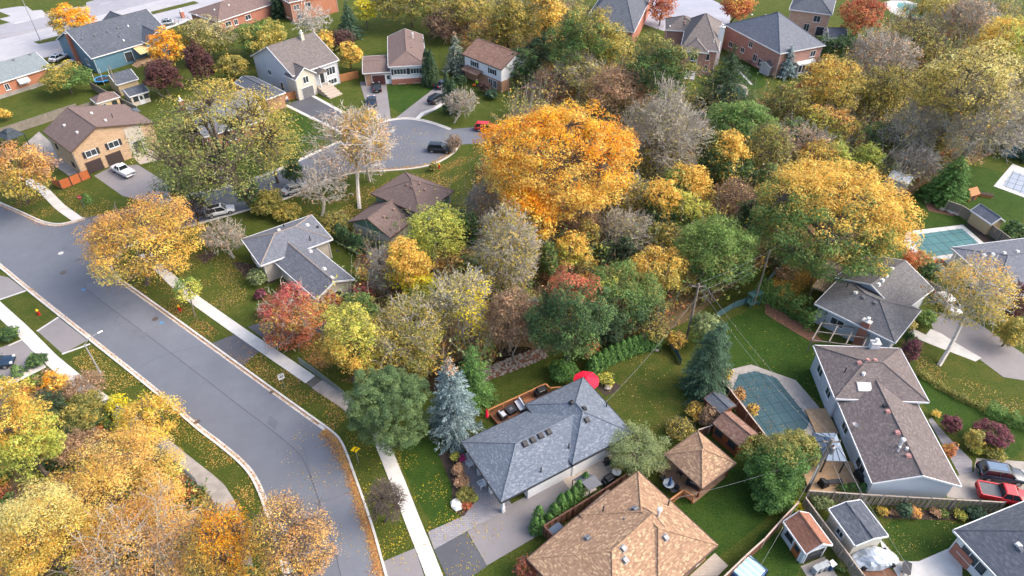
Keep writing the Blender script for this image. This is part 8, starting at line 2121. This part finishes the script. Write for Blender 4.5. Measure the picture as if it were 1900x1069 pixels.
# trampoline
t = put('trampoline', 'round blue trampoline behind the teal house', 'trampoline', Hh(1145, 905), 0.0); n = 18
Lb(t, 'mat', M['dark_trim'], MB().lathe((0, 0, .75), [(1.5, 0), (1.5, .02), (.3, .02)], n)); Lb(t, 'pad', plain('blue pad', srgb(40, 130, 190), 0.6), MB().add([(math.cos(2 * math.pi * k / n) * r_, math.sin(2 * math.pi * k / n) * r_, z_) for r_, z_ in ((1.48, .8), (1.85, .8), (1.85, .72), (1.48, .72)) for k in range(n)], [(j * n + k, ((j + 1) % 4) * n + k, ((j + 1) % 4) * n + (k + 1) % n, j * n + (k + 1) % n) for j in range(4) for k in range(n)]))
for k in range(6): a = k * math.pi / 3; Lb(t, 'leg', M['metal_white'], MB().tube((math.cos(a) * 1.75, math.sin(a) * 1.75, 0), (math.cos(a) * 1.75, math.sin(a) * 1.75, .75), .04, n=6)); Lb(t, 'net_pole', M['metal_white'], MB().tube((math.cos(a) * 1.85, math.sin(a) * 1.85, .7), (math.cos(a) * 1.85, math.sin(a) * 1.85, 2.4), .035, n=6))
# blue pool float frame / small garden pool at the bottom edge
t = put('hot_tub', 'blue and white hot tub at the bottom edge beside the brown fence', 'hot tub', X('o', 1715, 1060), 0.0, 0.7); Lb(t, 'shell', bl2, MB().box(-1.4, -1.1, 0, 1.4, 1.1, .8), bevel=.08); Lb(t, 'cover', plain('pale blue cover', srgb(150, 186, 196), 0.5), MB().box(-1.25, -.95, .8, 1.25, .95, .88), bevel=.03)
for k in range(4): Lb(t, 'strap', M['metal_white'], MB().box(-1.0 + k * .6, -.97, .88, -.85 + k * .6, .97, .9))
rail_fence(X('o', 1700, 960, 1780, 1010, 1839, 1069), 1.0, 'black railing beside the hot tub', M['dark_trim'], bal=0.18, rails=(0.1, 0.95))
# covered chair, stacked wheelbarrow heap
t = put('covered_chair', 'chair under a black cover on the tan deck', 'chair', E_(315, 865), 0.3, 0.4); blkc = plain('black cover cloth', srgb(34, 36, 40), 0.6, 0.2, 5)
Lb(t, 'cover', blkc, MB().add([(-.5, -.45, 0), (.5, -.45, 0), (.5, .45, 0), (-.5, .45, 0), (-.42, -.38, .55), (.4, -.36, .5), (.38, .36, .52), (-.42, .38, .55), (-.45, -.36, 1.0), (-.28, -.34, .98), (-.28, .34, 1.0), (-.45, .36, 1.02)], [(3, 2, 1, 0), (0, 1, 5, 4), (1, 2, 6, 5), (2, 3, 7, 6), (3, 0, 4, 7), (4, 5, 9, 8), (5, 6, 10, 9), (6, 7, 11, 10), (7, 4, 8, 11), (8, 9, 10, 11)]), bevel=.05)
t = put('bench', 'dark metal bench on the tan deck edge', 'bench', E_(450, 850), 0.3, 0.1)
for k in range(4): Lb(t, 'slat', M['dark_trim'], MB().box(-.8, -.25 + k * .13, .42, .8, -.15 + k * .13, .45))
for s in (-.7, .7): Lb(t, 'leg', M['dark_trim'], MB().box(s - .03, -.25, 0, s + .03, .25, .42))
t = put('wheelbarrow', 'dark wheelbarrow heap on the pale concrete drive', 'wheelbarrow', X('p', 990, 1030), 0.0, 1.0); Lb(t, 'tray', M['dark_trim'], MB().add([(-.5, -.3, .3), (.4, -.25, .3), (.4, .25, .3), (-.5, .3, .3), (-.7, -.42, .65), (.7, -.36, .6), (.7, .36, .6), (-.7, .42, .65)], [(3, 2, 1, 0), (0, 1, 5, 4), (1, 2, 6, 5), (2, 3, 7, 6), (3, 0, 4, 7), (4, 5, 6, 7)])); Lb(t, 'wheel', M['tyre'], MB().tube((.75, -.06, .2), (.75, .06, .2), .2, n=12))
for s in (-1, 1): Lb(t, 'handle', M['wood_warm'], MB().tube((.7, s * .1, .22), (-1.2, s * .32, .6), .025, n=6)); Lb(t, 'leg', M['dark_trim'], MB().tube((-.4, s * .28, .3), (-.4, s * .28, 0), .025, n=6))
# playhouse on the far lawn
c = G(hS(1485, 430)); t = thing('playhouse', 'little brown playhouse with pointed roof beside the broad cedar', 'playhouse', c, 0.4)
Lb(t, 'wall', M['wood_brown'], MB().box(-.9, -.8, 0, .9, .8, 1.3)); Lb(t, 'roof', M['wood_warm'], MB().add([(-1.1, -1.0, 1.25), (1.1, -1.0, 1.25), (1.1, 1.0, 1.25), (-1.1, 1.0, 1.25), (-1.0, 0, 2.1), (1.0, 0, 2.1)], [(0, 1, 5, 4), (2, 3, 4, 5), (0, 4, 3), (1, 2, 5), (3, 2, 1, 0)])); Lb(t, 'door', M['dark_trim'], MB().box(-.3, -.83, 0, .3, -.79, 1.0))
# rocks and stepping stones
def rock(px, r, mat, label=None, group=None, parent=None, z=0.0, name='rock'):
    c = G(px); n = 7; mb = MB(); prof = [(0.75, 0), (1.0, .25), (.85, .55), (.4, .75)]
    for q_, zz in prof: mb.v += [(c.x + math.cos(2 * math.pi * k / n) * r * q_ * rng.uniform(.75, 1.2), c.y + math.sin(2 * math.pi * k / n) * r * q_ * rng.uniform(.75, 1.2), z + zz * r * rng.uniform(.8, 1.2)) for k in range(n)]
    for j in range(3): mb.f += [(j * n + k, j * n + (k + 1) % n, (j + 1) * n + (k + 1) % n, (j + 1) * n + k) for k in range(n)]
    mb.f += [tuple(range(n - 1, -1, -1)), tuple(range(3 * n, 4 * n))]
    o = mb.build(name, mat, parent); 
    if label: tag(o, label, 'rock', group)
    return o
rock(X('n', 1455, 565), .75, M['metal_white'], 'large white boulder at the end of the porch bed'); rock(X('k', 715, 765), .5, M['stone'], 'grey boulder beside the red umbrella'); rock(X('k', 1060, 495), .4, M['stone'], 'small grey rock at the end of the cedar row'); rock(X('n', 1520, 432), .3, M['metal_white'], 'small white stone among the ornamental grasses')
l_, r_ = strip(smooth_line(gp([(880, 702), (930, 684), (980, 665), (1010, 652)]), 1), 2.2, 0)
bank = sheet('creek_bank', l_ + r_[::-1], 0.02, M['mulch_brown'])
bp = scatter_in(l_ + r_[::-1], 260)
for k in range(260):
    p = bp[k]; r1 = rng.uniform(.1, .22); n = 6; mb = MB()
    for q_, zz in ((.9, 0), (1.0, .3), (.6, .6)): mb.v += [(p[0] + math.cos(2 * math.pi * j / n) * r1 * q_ * rng.uniform(.75, 1.2), p[1] + math.sin(2 * math.pi * j / n) * r1 * q_ * rng.uniform(.75, 1.2), .02 + zz * r1) for j in range(n)]
    for i in range(2): mb.f += [(i * n + j, i * n + (j + 1) % n, (i + 1) * n + (j + 1) % n, (i + 1) * n + j) for j in range(n)]
    mb.f.append(tuple(range(2 * n, 3 * n))); mb.build('stone', plain('dull creek stone', srgb(138, 130, 120), 0.9, 0.3, 1.5), bank)
for k, px in enumerate(X('D', 690, 75, 740, 70, 800, 100, 830, 125, 870, 130, 900, 140)): rock(px, .45, M['stone'], 'pale rock in the bed behind the rectangular pool, %s from the left' % ORD[k])
for k, px in enumerate(X('i', 140, 690, 175, 665, 215, 640, 60, 715)): rock(px, .3, M['stone'], 'pale edging stone beside the left driveway, %s along' % ORD[k])

# ------------------------------------------------------------------ people
def person(px, label, top, legs, skin, hair, facing=0.0, h=1.72, z=0.0):
    c = G(px, z); t = thing('person', label, 'person', (c.x, c.y, z), facing, scale=h / 1.75)
    J = [((0, 0, .98), .14), ((0, 0, 1.2), .15), ((.0, 0, 1.42), .14), ((.0, 0, 1.52), .065), ((.02, 0, 1.62), .1), ((.02, 0, 1.72), .08),
         ((0, .2, 1.42), .07), ((.04, .27, 1.15), .055), ((.14, .26, .93), .042), ((0, -.2, 1.42), .07), ((.04, -.27, 1.15), .055), ((.14, -.26, .93), .042),
         ((0, .1, .9), .1), ((.03, .11, .5), .075), ((0, .12, .1), .055), ((.14, .12, .05), .05), ((0, -.1, .9), .1), ((.05, -.11, .5), .075), ((-.04, -.12, .1), .055), ((.1, -.12, .05), .05),
         ((.18, .26, .85), .035), ((.18, -.26, .85), .035)]
    Ed = [(0, 1), (1, 2), (2, 3), (3, 4), (4, 5), (2, 6), (6, 7), (7, 8), (2, 9), (9, 10), (10, 11), (0, 12), (12, 13), (13, 14), (14, 15), (0, 16), (16, 17), (17, 18), (18, 19), (8, 20), (11, 21)]
    me = bpy.data.meshes.new('body'); me.from_pydata([j[0] for j in J], Ed, [])
    o = link(bpy.data.objects.new('body', me)); o.parent = t
    md = o.modifiers.new('skin', 'SKIN'); sd = me.skin_vertices[0].data
    for i, j in enumerate(J): sd[i].radius = (j[1], j[1])
    sd[0].use_root = True
    sb = o.modifiers.new('subsurf', 'SUBSURF'); sb.levels = 1; sb.render_levels = 1
    tm = NT('clothes and skin ' + label[:12]); ob = tm.n('TexCoord').outputs['Object']; sp = tm.n('SeparateXYZ'); tm.l(ob, sp.inputs[0])
    zz = sp.outputs[2]; ay = tm.math('ABSOLUTE', sp.outputs[1])
    col = tm.mixc(tm.math('GREATER_THAN', zz, .98), legs, top); col = tm.mixc(tm.math('GREATER_THAN', zz, 1.5), col, skin)
    hand = tm.math('MULTIPLY', tm.math('GREATER_THAN', ay, .2), tm.math('LESS_THAN', zz, .95)); col = tm.mixc(hand, col, skin); col = tm.mixc(tm.math('LESS_THAN', zz, .09), col, srgb(60, 56, 54))
    me.materials.append(tm.out(col, .8))
    Lb(t, 'hair', plain('hair ' + label[:10], hair, .8), MB().lathe((0.0, 0, 1.66), [(.1, -.04), (.112, .04), (.1, .1), (.06, .15), (.01, .165)], 12), smooth=True); return t
person((534, 192), 'person in white top and blue trousers standing by the brown gate', srgb(220, 216, 212), srgb(52, 78, 140), srgb(200, 150, 124), srgb(200, 196, 190), -1.2)
person((885, 162), 'person in lime high visibility vest by the white and brick house', srgb(170, 220, 40), srgb(70, 70, 80), srgb(196, 146, 120), srgb(60, 48, 40), -2.0)
for k, (px, r1) in enumerate((((590, 167), .32), ((602, 161), .35), ((880, 160), .4))):
    c = G(px); tag(MB().lathe((c.x, c.y, .9 if k < 2 else .05), [(r1 * .5, 0), (r1, r1 * .4), (r1 * .95, r1 * .9), (r1 * .4, r1 * 1.25), (.05, r1 * 1.3)], 12).build('pumpkin', plain('pumpkin skin', srgb(226, 110, 40), .6)), ['pumpkin at the left of the wide front steps', 'pumpkin at the right of the wide front steps', 'pumpkin beside the person in the lime vest'][k], 'pumpkin')
GROUPS = dict(tree='trees of the neighbourhood', shrub='garden shrubs', house='houses of the neighbourhood', shed='garden sheds', fence='garden fences', car='parked vehicles', hedge='garden hedges', cable='overhead cables', railing='railings', chair='garden chairs', deck='timber decks', rock='garden rocks', bin='wheeled bins', barbecue='barbecues', hydrant='fire hydrants', pool='garden pools', gazebo='gazebos', manhole='manhole covers', pumpkin='pumpkins', pergola='pergolas', umbrella='patio umbrellas')
GROUPS.update({'utility pole': 'utility poles', 'street light': 'street lights', 'sign': 'road signs'})
for o in list(COL.objects):
    if o.parent is None and o.get('category') in GROUPS and not o.get('group') and o.get('kind') is None: o['group'] = GROUPS[o['category']]
